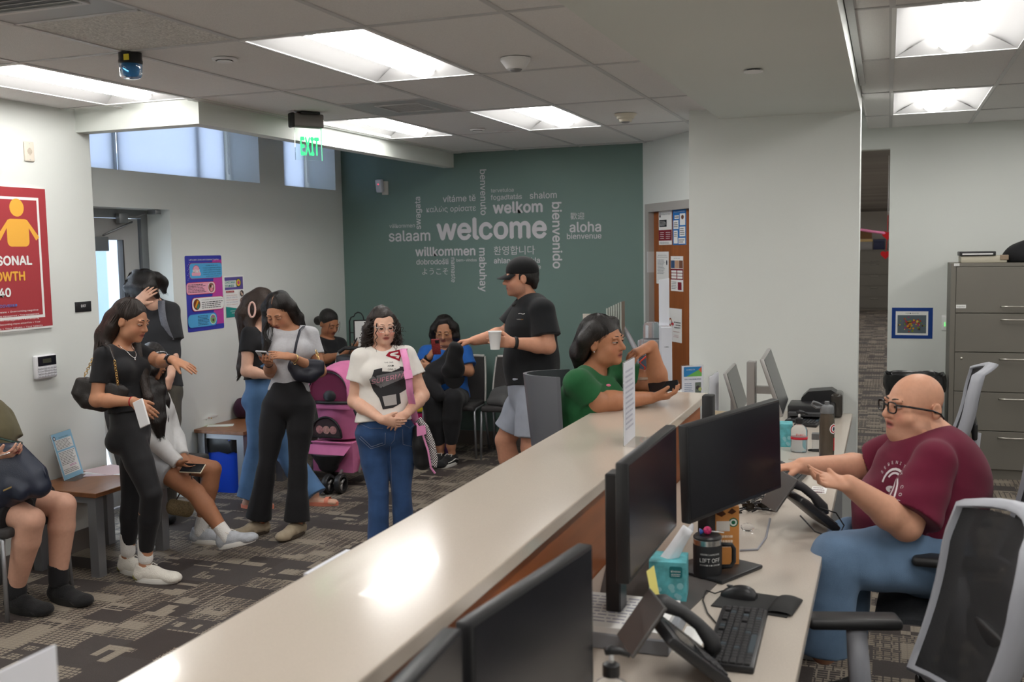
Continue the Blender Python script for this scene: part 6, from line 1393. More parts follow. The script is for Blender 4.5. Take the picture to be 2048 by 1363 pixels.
def head_prims(S,c,fwd,up,q=1.0,fat=0.0,nose=1.0,jaw=1.0,mouth_open=0.0,ear=0.0):
    s,f,u =head_axes(fwd,up); R =np.array([s,f,u])
    P =lambda x,y,z: c +(s *x +f *y +u *z)*q
    r =lambda *a: tuple(v *q for v in a)
    S.ell(P(0,-0.018,0.035),r(0.076,0.094,0.084),R,0.02)
    S.ell(P(0,0.022,-0.012),r(0.066,0.070,0.092),R,0.03)
    S.ell(P(0,0.030,-0.060),r(0.050*jaw +0.35*fat,0.056,0.050),R,0.03)
    S.ell(P(0,0.074,-0.092),r(0.021,0.017,0.017),R,0.022)
    for g in (-1,1):
        S.ell(P(g *(0.040+fat *0.6),0.056,-0.034),r(0.022+fat,0.022,0.024),R,0.025)
        S.ell(P(g *0.030,0.083,0.026),r(0.024,0.010,0.009),R,0.012)
        S.ell(P(g *(0.045+fat),0.020,-0.068),r(0.020+fat,0.032,0.026),R,0.03)
    for g in (-1,1): S.ell(P(g *0.031,0.098,0.006),r(0.017,0.015,0.012),R,0.010,True)
    S.cone(P(0,0.084,0.014),P(0,0.104+0.004*nose,-0.026),0.0085*q,0.0115*q *nose,None,0.010)
    for g in (-1,1): S.ell(P(g *0.012*nose,0.094,-0.031),r(0.009,0.010,0.008),R,0.007)
    S.ell(P(0,0.088,-0.053),r(0.024,0.0095,0.0062),R,0.006)
    S.ell(P(0,0.086,-0.067-mouth_open),r(0.021,0.010,0.0072),R,0.006)
    S.ell(P(0,0.099,-0.0595-mouth_open /2),r(0.026,0.0035+mouth_open *0.6,0.0022+mouth_open *0.5),R,0.004,True)
    for g in (-1,1):
        S.ell(P(g *(0.0775+0.3*fat),-0.012+ear,-0.006),r(0.010,0.019,0.031),R,0.008)
        S.ell(P(g *(0.088+0.3*fat),-0.006+ear,0.0),r(0.008,0.010,0.016),R,0.005,True)
    return P,R
def face_color(c,fwd,up,q,skin,lip,blush=0.25,beard=0.0,mouth_open=0.0):
    s,f,u =head_axes(fwd,up); sk =np.array(skin); lp =np.array(lip)
    def fn(P):
        d =(P -c)/q; x =d @ s; y =d @ f; z =d @ u
        C =np.tile(sk,(len(P),1))
        g =np.exp(-(((np.abs(x)-0.042)/0.022)**2+((z +0.030)/0.022)**2))*(y > 0.02)*(np.abs(x) < 0.09)*(np.abs(z) < 0.12)
        C =C *(1-blush *g[:,None]*np.array([0.0,0.5,0.45]))
        zc =-0.0595-mouth_open /2
        e2 =(x /0.0245)**2+((z -zc)/(0.0125+mouth_open *0.6))**2
        m =np.clip((1.35-e2)/0.9,0,1)*(y > 0.05)
        C =C *(1-m[:,None])+lp *m[:,None]
        e3 =(x /0.022)**2+((z -zc)/(0.0030+mouth_open *0.55))**2
        dk =np.clip((1.5-e3)/1.2,0,1)*(y > 0.05)*0.7; C =C *(1-dk[:,None])
        for gx in (-1,1):
            e =(((x -gx *0.031)/0.021)**2+((z -0.006)/0.012)**2 < 1) & (y > 0.03); C[e]=C[e]*np.array([0.80,0.74,0.72])
            nn =(((x -gx *0.0075)/0.0045)**2+((z +0.0385)/0.003)**2 < 1) & (y > 0.06); C[nn]=C[nn]*0.3
        if beard > 0:
            b =np.clip((-0.030-z)/0.03,0,1)*(z >-0.14)*(y >-0.02)*(np.abs(x) < 0.1)
            b =b *(1-m); C =C *(1-beard *b[:,None]*np.array([0.9,0.85,0.75]))
        return C
    return fn
M_EYEW =mat('eye_white',(0.75,0.73,0.70),0.2)
M_IRIS =mat('eye_iris',(0.035,0.018,0.010),0.15)
M_LASH =mat('eye_lash',(0.012,0.010,0.010),0.6)
def eyes_brows(P,R,q,root,skin_m_rgb,hair_m,lid=0.35,gaze=(0,0),brow=1.0,name_prefix=''):
    """lid: 0 wide open .. 1 closed; eyeballs with painted lids, and brows"""
    s,f,u =R
    lidm =mat('lid_%d_%d_%d' % tuple(int(c *999) for c in skin_m_rgb),tuple(c *0.82 for c in skin_m_rgb),0.5)
    for g in (-1,1):
        c =P(g *0.031,0.0795,0.006); r =0.0145*q; mb =MB(); seg,rings =24,20
        gz =nrm(f +s *gaze[0]+u *gaze[1]); vs =[]; fs =[]
        for i in range(rings +1):
            th =math.pi *i /rings
            for k in range(seg):
                an =2*math.pi *k /seg
                dd =s *(math.sin(th)*math.cos(an))*1.18+f *(math.sin(th)*math.sin(an))+u *math.cos(th)*0.92
                vs.append(c +dd *r)
        for i in range(rings):
            for k in range(seg): fs.append((i *seg +k,(i +1)*seg +k,(i +1)*seg +(k +1) % seg,i *seg +(k +1) % seg))
        top =0.55-1.0*lid; bot =-0.38
        for fc in fs:
            m =sum(vs[i] for i in fc)/4; dd =nrm(m -c); z =dd @ u; x =abs(dd @ s)
            tz =top *(1-0.9*x *x); bz =bot *(1-0.8*x *x)
            if z > tz +0.10 or z < bz: mi =0
            elif z > tz: mi =3
            else: mi =2 if dd @ gz > 0.80 else 1
            mb.m =mi; mb.add([],[]); mb.f.append(fc); mb.mi.append(mi)
        mb.v =[tuple(v) for v in vs]
        mb.build('eye',[lidm,M_EYEW,M_IRIS,M_LASH],root,True)
        pts =[P(g *x,y,z) for x,y,z in ((0.012,0.0915,0.0290),(0.024,0.0918,0.0328),(0.038,0.0865,0.0332),(0.050,0.0735,0.0275))]
        MB().tube(pts,[0.0030*brow *q,0.0036*brow *q,0.0030*brow *q,0.0012*q],6).build('eyebrow',hair_m,root,True)
def arm_prims(S,sh,el,wr,r=(0.050,0.040,0.024),k=0.02):
    m =sh +(el -sh)*0.45; S.chain([sh,m,el],[r[0],r[0]*0.93,r[1]],None,k)
    m =el +(wr -el)*0.30; S.chain([el,m,wr],[r[1],r[1]*1.03,r[2]],None,k)
def leg_prims(S,hp,kn,an,r=(0.085,0.055,0.036),k=0.025):
    m =hp +(kn -hp)*0.4; S.chain([hp,m],[r[0],r[0]*0.90],None,k); S.chain([m,kn],[r[0]*0.90,r[1]],None,0.008)
    d =nrm(an -kn); side =np.cross(d,V(0,0,1)) if abs(d[2]) < 0.9 else V(1,0,0)
    m =kn +(an -kn)*0.30; S.chain([kn,m,an],[r[1],r[1]*1.04,r[2]],None,0.010)
def foot_prims(S,an,toe_dir,ln=0.24,q=1.0):
    t =nrm(np.array([toe_dir[0],toe_dir[1],0])); h =an[2]
    b =V(an[0],an[1],0)
    S.cone(an,b -t *0.02*q +V(0,0,0.035),0.034*q,0.030*q,None,0.02)
    S.cone(b -t *0.03*q +V(0,0,0.032),b +t *(ln -0.085)*q +V(0,0,0.022),(0.032*q,0.030*q),(0.042*q,0.020*q),np.cross(t,V(0,0,1)),0.02)
def hair_mat(name,rgb,rough=0.38,stretch=(60,60,2.5)):
    return mat(name,rgb,rough,spec=0.5,var=0.35,vscale=3.0,bump=0.5,bscale=5.0,stretch=stretch)
def fabric(name,rgb,rough=0.85,var=0.06,vscale=30,bump=0.15,bscale=400,sheen=0.1,stretch=None):
    return mat(name,rgb,rough,spec=0.25,var=var,vscale=vscale,bump=bump,bscale=bscale,sheen=sheen,stretch=stretch)
def strands(name,roots_paths,r,m,parent,seg=4):
    mb =MB()
    for pts in roots_paths: mb.tube(pts,[r *(1-0.75*i /(len(pts)-1)) for i in range(len(pts))],seg)
    o =mb.build(name,m,parent,True); o['kind']='stuff'; return o
def shoe(root,an,toe_dir,upper,sole,ln=0.26,w=0.046,tilt=0.0,sole_h=0.028,collar=0.085,laces=None,z0=0.0,heel_m=None,name='shoe',toe_up=0.0):
    """an: ankle point; toe_dir on the floor; the shoe is a part with its sole and laces as sub-parts"""
    t =nrm(np.array([toe_dir[0],toe_dir[1],toe_up])); s =nrm(np.cross(t,V(0,0,1))); u =np.cross(s,t)
    b =V(an[0],an[1],0) if toe_up == 0 else np.asarray(an,float)-u *collar
    b =b +V(0,0,z0 if toe_up == 0 else 0)
    P =lambda x,y,z: b +t *x +s *y +u *z
    S =SDF(0.005); R =np.array([t,s,u])
    S.cone(P(-0.035,0,0.045),P(-0.02,0,collar +0.012),(0.036,0.034),(0.040,0.038),t,0.02,flat_b=True)
    S.cone(P(-0.035,0,0.040),P(0.05,0,0.045),(w *0.80,0.040),(w *0.86,0.045),s,0.02)
    S.cone(P(0.03,0,0.050),P(ln -0.105,0,0.030),(w *0.82,0.040),(w,0.028),s,0.02)
    S.ell(P(ln -0.098,0,0.028),(0.050,w,0.030),R,0.02)
    S.cut(P(0,0,0.010),-u)
    o =S.build(name,upper,root,1)
    n =20; ring =[]
    for k in range(n):
        a =2*math.pi *k /n; x =math.cos(a); y =math.sin(a)
        cx =-0.07+(ln)*0.5+0.5*ln *x; ww =w *(1.02-0.22*max(0,-x)-0.10*max(0,x)**3)
        ring.append((cx,ww *(abs(y)**0.8)*(1 if y > 0 else -1)))
    mb =MB(); rows =[]
    for z,g in ((0.0,0.97),(0.004,1.0),(sole_h *0.6,1.02),(sole_h,0.985)):
        rows.append([P(x *1.0,y *g,z +(0.012*max(0,(x -ln *0.55)/(ln *0.4))**2)) for x,y in ring])
    mb.grid(rows,True); mb.f.append(tuple(range(n))[::-1]); mb.mi.append(0); mb.f.append(tuple(range(3*n,4*n))); mb.mi.append(0)
    mb.build('sole',sole,o,True,50)
    if laces is not None:
        mb =MB()
        for i in range(5):
            x =0.035+i *0.020; z =0.092-i *0.0075
            mb.tube([P(x,-0.026,z -0.014),P(x +0.004,0,z),P(x,0.026,z -0.014)],0.003,5)
        mb.tube([P(0.03,0.0,0.094),P(0.02,0.030,0.100),P(0.045,0.036,0.085)],0.0028,5); mb.tube([P(0.03,0.0,0.094),P(0.025,-0.030,0.100),P(0.05,-0.036,0.085)],0.0028,5)
        lo =mb.build('laces',laces,o); lo['kind']='stuff'
    return o
def person(label,J,skin,lip,o=None,base=None):
    """J: joints in metres (numpy). o: options. Returns the parent Empty and a few handles."""
    d =dict(h=0.006,q=1.0,arm=(0.046,0.037,0.023),leg=(0.080,0.052,0.034),hip=(0.165,0.105),waist=(0.125,0.090),chest=(0.145,0.100),shw=(0.150,0.075),
             bust=0.0,butt=0.055,belly=0.0,neck=0.048,fat=0.0,nose=1.0,jaw=1.0,lid=0.35,gaze=(0,0),beard=0.0,blush=0.25,mouth=0.0,hair=None,feet=True,hands=True,brow=0.75,ear=0.0,tf=None,waist_t=0.42)
    d.update(o or {}); q =d['q']
    base =base if base is not None else V(J['pelvis'][0],J['pelvis'][1],0)
    root =empty('person',base,0,label,'person')
    bpy.context.view_layer.update()
    inv =Matrix.Translation(Vector(base)).inverted()
    side =nrm(J['shR']-J['shL']); hside =nrm(J['hpR']-J['hpL'])
    up =nrm(J['chest']-J['pelvis'])
    fw =nrm(np.cross(up,side)) if d['tf'] is None else nrm(d['tf'])
    hfw =nrm(np.cross(up,hside)) if d['tf'] is None else fw
    pel,ch =J['pelvis'],J['chest']
    wst =pel +(ch -pel)*d['waist_t']; cst =pel +(ch -pel)*0.74
    if 'waist' in J: wst =J['waist']; cst =wst +(ch -wst)*0.58
    def torso(S,e=0.0,lo=None,k=0.03,flat=False,hem_w=0.0):
        p0 =pel if lo is None else lo
        hw =(d['hip'][0]+e +hem_w,d['hip'][1]+e +hem_w)
        S.cone(p0,wst,hw,(d['waist'][0]+e,d['waist'][1]+e),hside,k,flat_a=flat)
        S.cone(wst,cst,(d['waist'][0]+e,d['waist'][1]+e),(d['chest'][0]+e,d['chest'][1]+e),side,k)
        S.cone(cst,ch -up *0.035,(d['chest'][0]+e,d['chest'][1]+e),(d['shw'][0]+e,d['shw'][1]+e),side,k)
        if d['bust'] > 0:
            for g in (-1,1): S.ell(cst +side *g *0.068+fw *(d['chest'][1]*0.62)+up *0.005,(d['bust']+e,)*3,None,0.035)
        if d['belly'] > 0: S.ell(wst -up *0.04+fw *(d['waist'][1]*0.55),(d['waist'][0]*0.9+e,d['belly']+e,d['belly']*1.15+e),np.array([side,fw,up]),0.05)
        for g,sh in ((-1,J['shL']),(1,J['shR'])):
            S.cone(J['neck']-up *0.02,sh +up *0.005,0.035+e *0.8,d['arm'][0]*0.85+e,None,0.03)
    S =SDF(d['h'])
    torso(S)
    if d['butt'] > 0:
        for g,hp in ((-1,J['hpL']),(1,J['hpR'])): S.ell(hp -hfw *d['hip'][1]*0.55-up *0.02,(d['butt']*1.35,)*3,None,0.04)
    hb =J['head']-nrm(J['hu'])*0.075*q -nrm(J['hf'])*0.012
    S.cone(J['neck']-up *0.03,hb,(d['neck']*1.08,d['neck']*1.0),d['neck']*0.96,side,0.025)
    P,R =head_prims(S,J['head'],J['hf'],J['hu'],q,d['fat'],d['nose'],d['jaw'],d['mouth'],d['ear'])
    if d['fat'] > 0.004: S.ell(J['head']-nrm(J['hu'])*0.105*q +nrm(J['hf'])*0.035,(0.058+d['fat'],0.050,0.032),R,0.03)
    tips ={}
    for sd in 'LR':
        if 'el' +sd in J:
            arm_prims(S,J['sh' +sd],J['el' +sd],J['wr' +sd],d['arm'])
            if d['hands'] and 'hand' +sd in J:
                hd =dict(J['hand' +sd]); dd,n_ =hd.pop('d'),hd.pop('n')
                tips[sd]=hand(S,J['wr' +sd],dd,n_,scale=hd.pop('scale',q),**hd)
        if 'kn' +sd in J:
            leg_prims(S,J['hp' +sd],J['kn' +sd],J['an' +sd],d['leg'])
            if d['feet']: foot_prims(S,J['an' +sd],J['toe' +sd])
    sm =skin_mat('skin',skin)
    body =S.build('body',sm,None,1,face_color(J['head'],J['hf'],J['hu'],q,skin,lip,d['blush'],d['beard'],d['mouth']))
    kids =[body]
    n0 =set(root.children)
    hm =d['hair'] or M_LASH
    class _R: pass
    eyes_brows(P,R,q,root,skin,hm,d['lid'],d['gaze'],d['brow'])
    body.parent =root
    for c in root.children: c.matrix_parent_inverse =inv
    return dict(root=root,P=P,R=R,q=q,torso=torso,up=up,side=side,fw=fw,hfw=hfw,hside=hside,d=d,J=J,wst=wst,cst=cst,inv=inv,tips=tips,body=body)
def kid(p,o):
    o.parent =p['root']; o.matrix_parent_inverse =p['inv']; return o
def tee_shirt(p,m,e=0.014,hem=None,sleeve=0.55,loose=0.012,neck_r=0.062,neck_drop=0.01,wr=0.004,seed=1,name='shirt',hem_w=0.0,scoop=0.0,sleeve_l=None,extra=None,h=None,long=False):
    J,d =p['J'],p['d']; S =SDF(h or d['h'])
    lo =J['pelvis']+(J['chest']-J['pelvis'])*-0.02 if hem is None else hem
    p['torso'](S,e,lo,0.03,True,hem_w)
    for sd in 'LR':
        if 'el' +sd not in J: continue
        sh,el,wr_ =J['sh' +sd],J['el' +sd],J['wr' +sd]
        f =sleeve if sleeve_l is None or sd == 'R' else sleeve_l
        if long:
            S.cone(sh,el,d['arm'][0]+e +loose *0.5,d['arm'][1]+e +loose,None,0.02)
            S.cone(el,el +(wr_ -el)*long,d['arm'][1]+e +loose,d['arm'][2]+e +0.004,None,0.02,flat_b=True)
        else:
            S.cone(sh,sh +(el -sh)*f,d['arm'][0]+e,d['arm'][0]*0.97+e +loose,None,0.025,flat_b=True)
    if extra: extra(S)
    nk =J['neck']; hd =nrm(J['head']-nk)
    S.cone(nk -p['up']*(0.015+neck_drop)+p['fw']*(0.012+scoop *0.5),nk +hd *0.14+p['fw']*0.03,(neck_r,neck_r *0.95),(neck_r *1.3,neck_r *1.3),p['side'],0.010,sub=True)
    if scoop > 0: S.ell(nk -p['up']*(0.02+scoop *0.8)+p['fw']*0.09,(0.055,0.06,0.03+scoop),np.array([p['side'],p['fw'],p['up']]),0.01,sub=True)
    S.wr =wrinkle(wr,34,seed)
    return kid(p,S.build(name,m,None,1))
def pants(p,m,e=0.008,rad=None,hemf=1.0,shorts=None,wr=0.003,seed=2,name='trousers',top=None,flare=0.0,knee_e=0.0,h=None):
    """rad: radii at hip, mid thigh, knee, mid calf, hem; shorts: fraction of the thigh covered"""
    J,d =p['J'],p['d']; S =SDF(h or d['h']); r =d['leg']
    rad =rad or (r[0]+e,r[0]*0.90+e,r[1]+e,r[1]*1.0+e,r[2]+e)
    top =top if top is not None else p['wst']-p['up']*0.02
    S.cone(J['pelvis'],top,(d['hip'][0]+e,d['hip'][1]+e),(d['waist'][0]+e *0.9,d['waist'][1]+e *0.9),p['hside'],0.03,flat_b=True)
    if d['butt'] > 0:
        for sd in 'LR': S.ell(J['hp' +sd]-p['hfw']*d['hip'][1]*0.55-p['up']*0.02,(d['butt']*1.35+e,)*3,None,0.04)
    if d['belly'] > 0: S.ell(p['wst']-p['up']*0.04+p['fw']*(d['waist'][1]*0.55),(d['waist'][0]*0.9+e,d['belly']+e,d['belly']*1.15+e),np.array([p['side'],p['fw'],p['up']]),0.05);
    if d['belly'] > 0: S.cut(top,p['up'])
    for sd in 'LR':
        if 'kn' +sd not in J: continue
        hp,kn,an =J['hp' +sd],J['kn' +sd],J['an' +sd]
        if shorts:
            S.cone(hp,hp +(kn -hp)*shorts,rad[0],rad[1],None,0.025,flat_b=True)
        else:
            m1 =hp +(kn -hp)*0.45; m2 =kn +(an -kn)*0.40; en =kn +(an -kn)*hemf
            S.chain([hp,m1],rad[:2],None,0.022); S.chain([m1,kn,m2],rad[1:4],None,0.008); S.cone(m2,en,rad[3],rad[4],None,0.008,flat_b=True)
    S.wr =wrinkle(wr,30,seed)
    return kid(p,S.build(name,m,None,1))
def hair_cap(p,S,back=0.0,top=0.012,front=0.055,low=-0.02,side_w=0.0,part=0.0):
    """skull-hugging hair with the face cut free; caller adds locks"""
    P,R,q =p['P'],p['R'],p['q']; r =lambda *a: tuple(v *q for v in a)
    S.ell(P(0,-0.022-back *0.5,0.038),r(0.083+side_w,0.100+back *0.5,0.086+top),R,0.02)
def face_cut(p,S,z0=0.062,w=0.062,y=0.060,low=-0.10,k=0.010):
    P,R,q =p['P'],p['R'],p['q']; r =lambda *a: tuple(v *q for v in a)
    z0 =z0 +0.014; S.ell(P(0,y +0.060,(z0 +low)/2),r(w,0.118,(z0 -low)/2),R,k,sub=True)
def decal(p_or_obj,verts2,faces,o,u,v,n,m,name,parent=None,off=0.0015,inv=None,maxd=0.3):
    """flat print projected onto a curved surface along -n"""
    ob =p_or_obj; bm =bmesh.new(); bm.from_mesh(ob.data); bvh =BVHTree.FromBMesh(bm); bm.free()
    o,u,v,n =[Vector(x) for x in (o,u,v,n)]; vs =[]; ok =True
    last =0.0
    for a,b in verts2:
        p0 =o +u *a +v *b +n *maxd; hit =bvh.ray_cast(p0,-n,2*maxd)
        if hit[0] is None: vs.append(o +u *a +v *b +n *last)
        else:
            last =(hit[0]-o).dot(n)+off; vs.append(hit[0]+n *off)
    me =bpy.data.meshes.new(name); me.from_pydata([tuple(x) for x in vs],[],faces)
    ob2 =link(name,me,m,parent)
    return ob2
# ================================================================== PEOPLE
def jd(px,py,dep): return np.array(at_d(px,py,dep))
_fwh =nrm(np.array([FW.x,FW.y,0])); _rth =np.array([RT.x,RT.y,0]); _rth =nrm(_rth)
def dv(r,u,t): return _rth *r +np.array([0,0,1.0])*u -_fwh *t        # right, up, toward the camera
Z3 =np.array([0,0,1.0])
M_DARKHAIR =hair_mat('hair_black',(0.012,0.009,0.008))
M_BROWNHAIR =hair_mat('hair_brown',(0.035,0.019,0.012))
M_DKBROWN =hair_mat('hair_dark_brown',(0.020,0.012,0.009))
M_GOLD =mat('gold',(0.75,0.52,0.22),0.3,1.0)
M_SILVER =mat('silver',(0.75,0.75,0.75),0.25,1.0)
M_GLASS =mat('lens_glass',(1,1,1),0.02,trans=1.0,ior=1.1)
M_BLKPL =mat('black_plastic',(0.02,0.02,0.022),0.4)
M_BLKCLOTH =fabric('black_cotton',(0.016,0.016,0.018))
def glasses(p,m,r=0.0235,wide=0.033,sq=2.0,temple=True,thick=0.0013,z=0.004,y=0.103):
    P =p['P']; R =p['R']; q =p['q']
    o =MB(); n =26
    for g in (-1,1):
        pts =[]
        for k in range(n):
            a =2*math.pi *k /n; c,s_ =math.cos(a),math.sin(a)
            pts.append(P(g *(wide +0.001)+r *1.08*(abs(c)**(2/sq))*(1 if c > 0 else -1),y -0.25*abs(r *c)*(1 if g *c > 0 else 0),z +r *0.92*(abs(s_)**(2/sq))*(1 if s_ > 0 else -1)))
        o.tube(pts,thick *q,5,closed=True)
    o.tube([P(-(wide -r),y,z +0.004),P(0,y +0.003,z +0.007),P(wide -r,y,z +0.004)],thick *q,5)
    if temple:
        for g in (-1,1):
            o.tube([P(g *(wide +r *1.02),y -0.008,z +0.010),P(g *0.075,0.07,z +0.012),P(g *0.083,0.0,z +0.008),P(g *0.082,-0.022,z -0.012)],thick *1.2*q,5)
    fr =o.build('glasses',m,None,True); fr['kind']='stuff'; kid(p,fr)
    return fr
def curl_lock(a,b,amp,turns,n=None,sag=0.0,seed=0):
    r =random.Random(seed); a =np.asarray(a); b =np.asarray(b); d =nrm(b -a); s1 =nrm(np.cross(d,V(0.3,0.5,0.9))); s2 =np.cross(d,s1)
    n =n or int(turns *8); ph =r.uniform(0,6.28)
    return [a +(b -a)*(i /n)+(s1 *math.cos(ph +6.283*turns *i /n)+s2 *math.sin(ph +6.283*turns *i /n))*amp *min(1,3*i /n)-Z3 *sag *math.sin(math.pi *i /n) for i in range(n +1)]
SKIN_PALE,LIP_PALE =srgb(222,176,152),srgb(176,98,90)
SKIN_TAN,LIP_TAN =srgb(186,134,104),srgb(158,88,80)
SKIN_BROWN,LIP_BROWN =srgb(168,116,86),srgb(142,80,72)
M_DENIM =fabric('denim_blue',srgb(48,76,118),0.85,var=0.30,vscale=9,bump=0.3,bscale=500)
M_DENIM2 =fabric('denim_light',srgb(84,118,158),0.85,var=0.22,vscale=8,bump=0.3,bscale=500)
M_DENIM3 =fabric('denim_pale',srgb(112,140,172),0.85,var=0.22,vscale=7,bump=0.3,bscale=500)
M_WHITETEE =fabric('white_cotton',srgb(226,222,216),0.9,var=0.03)

# ---- young woman in the white graphic tee
D =6.1
J =dict(head=jd(765,653,D),hf=dv(0.42,-0.14,1.0),hu=dv(0.02,1,0.05),neck=jd(760,694,D +0.02),chest=jd(764,706,D),pelvis=jd(770,862,D),
         shR=jd(722,717,D -0.04),shL=jd(812,711,D +0.06),elR=jd(709,802,D -0.02),elL=jd(845,790,D +0.05),wrR=jd(764,839,D -0.20),wrL=jd(812,828,D -0.14),
         hpR=jd(744,868,D),hpL=jd(800,866,D +0.03),knR=jd(757,985,D -0.02),knL=jd(803,981,D +0.01),anR=jd(757,1088,D),anL=jd(808,1084,D +0.03),toeR=dv(-0.25,0,1),toeL=dv(0.35,0,1),
         handR=dict(d=dv(1.0,-0.22,0.10),n=dv(0.2,0.25,-1.0),curl=(0.30,0.34,0.36,0.40),spread=0.02,side=1),
         handL=dict(d=dv(-0.85,-0.62,0.25),n=dv(0.1,-0.35,-1.0),curl=(0.35,0.4,0.45,0.5),spread=0.05,side=-1))
CURLY =person('curly-haired woman in a white graphic tee and jeans standing with clasped hands',J,SKIN_PALE,LIP_PALE,
               dict(q=0.90,brow=0.6,h=0.005,hip=(0.172,0.112),waist=(0.130,0.095),chest=(0.140,0.098),shw=(0.128,0.064),bust=0.056,leg=(0.080,0.048,0.034),arm=(0.047,0.040,0.024),lid=0.30,gaze=(0.15,-0.05),blush=0.55,hair=M_DKBROWN,butt=0.06,feet=False))
sh8 =tee_shirt(CURLY,M_WHITETEE,e=0.012,hem=J['pelvis']+Z3 *0.065,sleeve=0.52,loose=0.016,neck_r=0.058,neck_drop=0.012,wr=0.004,seed=4,hem_w=-0.006)
jn8 =pants(CURLY,M_DENIM,e=0.008,rad=(0.094,0.084,0.060,0.061,0.067),hemf=1.10,wr=0.003,seed=5,name='jeans',top=J['pelvis']+Z3 *0.115)
S =SDF(0.006); hair_cap(CURLY,S,0.02,0.014)
P =CURLY['P']
for g in (-1,1):
    S.chain([P(g *0.066,-0.02,0.05),P(g *0.090,-0.02,-0.02),P(g *0.098,-0.02,-0.10),P(g *0.085,-0.01,-0.16)],[0.030,0.036,0.036,0.018])
S.chain([P(0,-0.08,0.03),P(0,-0.09,-0.05),P(0,-0.085,-0.15)],[0.055,0.06,0.04])
face_cut(CURLY,S,0.066,0.058,0.052,-0.13)
S.wr =wrinkle(0.004,150,3)
kid(CURLY,S.build('hair',M_DKBROWN,None,1))
rr =random.Random(3); locks =[]
for i in range(190):
    a =rr.uniform(-2.6,2.6); z0 =rr.uniform(0.0,0.13); ca,sa =math.cos(a),math.sin(a)
    sx =math.sin(a); cy =-math.cos(a)
    if cy > 0.55: continue
    r0 =0.088; kk =math.sqrt(max(0.05,1-(z0 /0.14)**2)); p0 =P(sx *r0 *0.97*kk,cy *0.108*kk -0.02,z0 -0.005)
    ln =rr.uniform(0.12,0.24); out =rr.uniform(0.02,0.065)
    p1 =P(sx *(r0 +out),cy *(0.10+out)-0.02,z0 -0.02-ln)
    locks.append(curl_lock(p0,p1,rr.uniform(0.008,0.013),rr.uniform(4,7),seed=i))
for g,x in ((-1,0.052),(1,0.058),(-1,0.060)):
    locks.append(curl_lock(P(g *x,0.070,0.04),P(g *(x +0.012),0.085,-0.15),0.006,4,seed=900+int(x *1e4)))
kid(CURLY,strands('hair_curls',locks,0.0042,M_DKBROWN,None,5))
glasses(CURLY,M_SILVER,0.024)
for g in (-1,1):
    mb =MB(); c =[P(g *0.034+0.0245*math.cos(t *0.3142),0.1015,0.004+0.021*math.sin(t *0.3142)) for t in range(20)]
    mb.add(c,[tuple(range(20))]); kid(CURLY,mb.build('spectacle_lens',M_GLASS))
# print on the tee
o8 =CURLY['cst']; u8,v8,n8 =CURLY['side']*-1,CURLY['up'],CURLY['fw']
u8 =nrm(np.cross(v8,n8))
DARKP,PINKP,REDP,WHITEP =flat(52,52,54,0.9),flat(226,164,182,0.9),flat(150,22,44,0.9),flat(225,222,216,0.9)
TS =1.18
def on_tee(poly,m,name,dz=0.0,off=0.002):
    """polygon in cm on the chest, densified so that it follows the cloth"""
    bm =bmesh.new(); vs =[bm.verts.new((x *TS /100,(y *TS -2.5)/100,0)) for x,y in poly]; bm.faces.new(vs); bmesh.ops.triangulate(bm,faces=bm.faces[:])
    for _ in range(3):
        bmesh.ops.subdivide_edges(bm,edges=[e for e in bm.edges if e.calc_length() > 0.012],cuts=1,use_grid_fill=False); bmesh.ops.triangulate(bm,faces=bm.faces[:])
    bm.verts.index_update(); v2 =[(v.co.x,v.co.y) for v in bm.verts]; fs =[tuple(v.index for v in f.verts) for f in bm.faces]; bm.free()
    return kid(CURLY,decal(sh8,v2,fs,o8,u8,v8,n8,m,name,None,off))
def txt_tee(body,x,y,hgt,m,name,w=None,bold=0.0,off=0.004,skew=0.0,arc=0.0):
    vs,fs,tw,y0,y1 =text_mesh(body,bold,2); sx =(w /tw) if w else hgt
    v2 =[((x +a *sx)*TS /100,((y +b *hgt +skew *a *sx +arc *(a *sx)**2)*TS -2.5)/100) for a,b in vs]
    return kid(CURLY,decal(sh8,v2,fs,o8,u8,v8,n8,m,name,None,off))
on_tee([(-9,-1),(-7,4.5),(2,6),(10.5,5),(11.5,0),(11,-6),(6,-8),(6.5,-13),(2,-15),(-3,-15.5),(-4.5,-10),(-7,-6)],DARKP,'shirt_print',off=0.0018)
on_tee([(-9.5,-0.5),(-8,1.2),(12,4.2),(12.2,1.0),(-3.5,-4.8)],flat(120,120,122,0.9),'shirt_print',off=0.0026)
txt_tee('SUPERMAN',-8.2,-2.6,4.6,PINKP,'shirt_lettering',w=19.5,bold=0.0,off=0.0042,skew=0.16)
on_tee([(-3,3.5),(-2,9.0),(2,11),(6,9),(6.2,4.8),(2,3.2)],WHITEP,'shirt_print',off=0.0028)
txt_tee('THE ONE',-1.2,7.4,1.4,DARKP,'shirt_lettering',w=4.6,off=0.0042); txt_tee('AND',0.2,5.6,1.7,DARKP,'shirt_lettering',w=3.2,off=0.0042); txt_tee('ONLY',0.2,3.9,1.7,DARKP,'shirt_lettering',w=4.0,off=0.0042)
on_tee([(0.2,11.2),(2.2,13.0),(8.4,14.0),(10.0,12.6),(7.0,8.2)],REDP,'shirt_emblem',off=0.0034)
on_tee([(2.4,11.6),(3.4,12.4),(7.4,13.0),(7.2,12.2),(4.6,11.8),(7.8,10.9),(6.9,9.5),(5.2,10.0),(6.4,10.5),(2.9,11.0)],WHITEP,'shirt_emblem',off=0.0044)
on_tee([(-3,-9),(4,-8.2),(4.2,-13.4),(-2,-14)],flat(176,174,172,0.9),'shirt_print',off=0.0030)

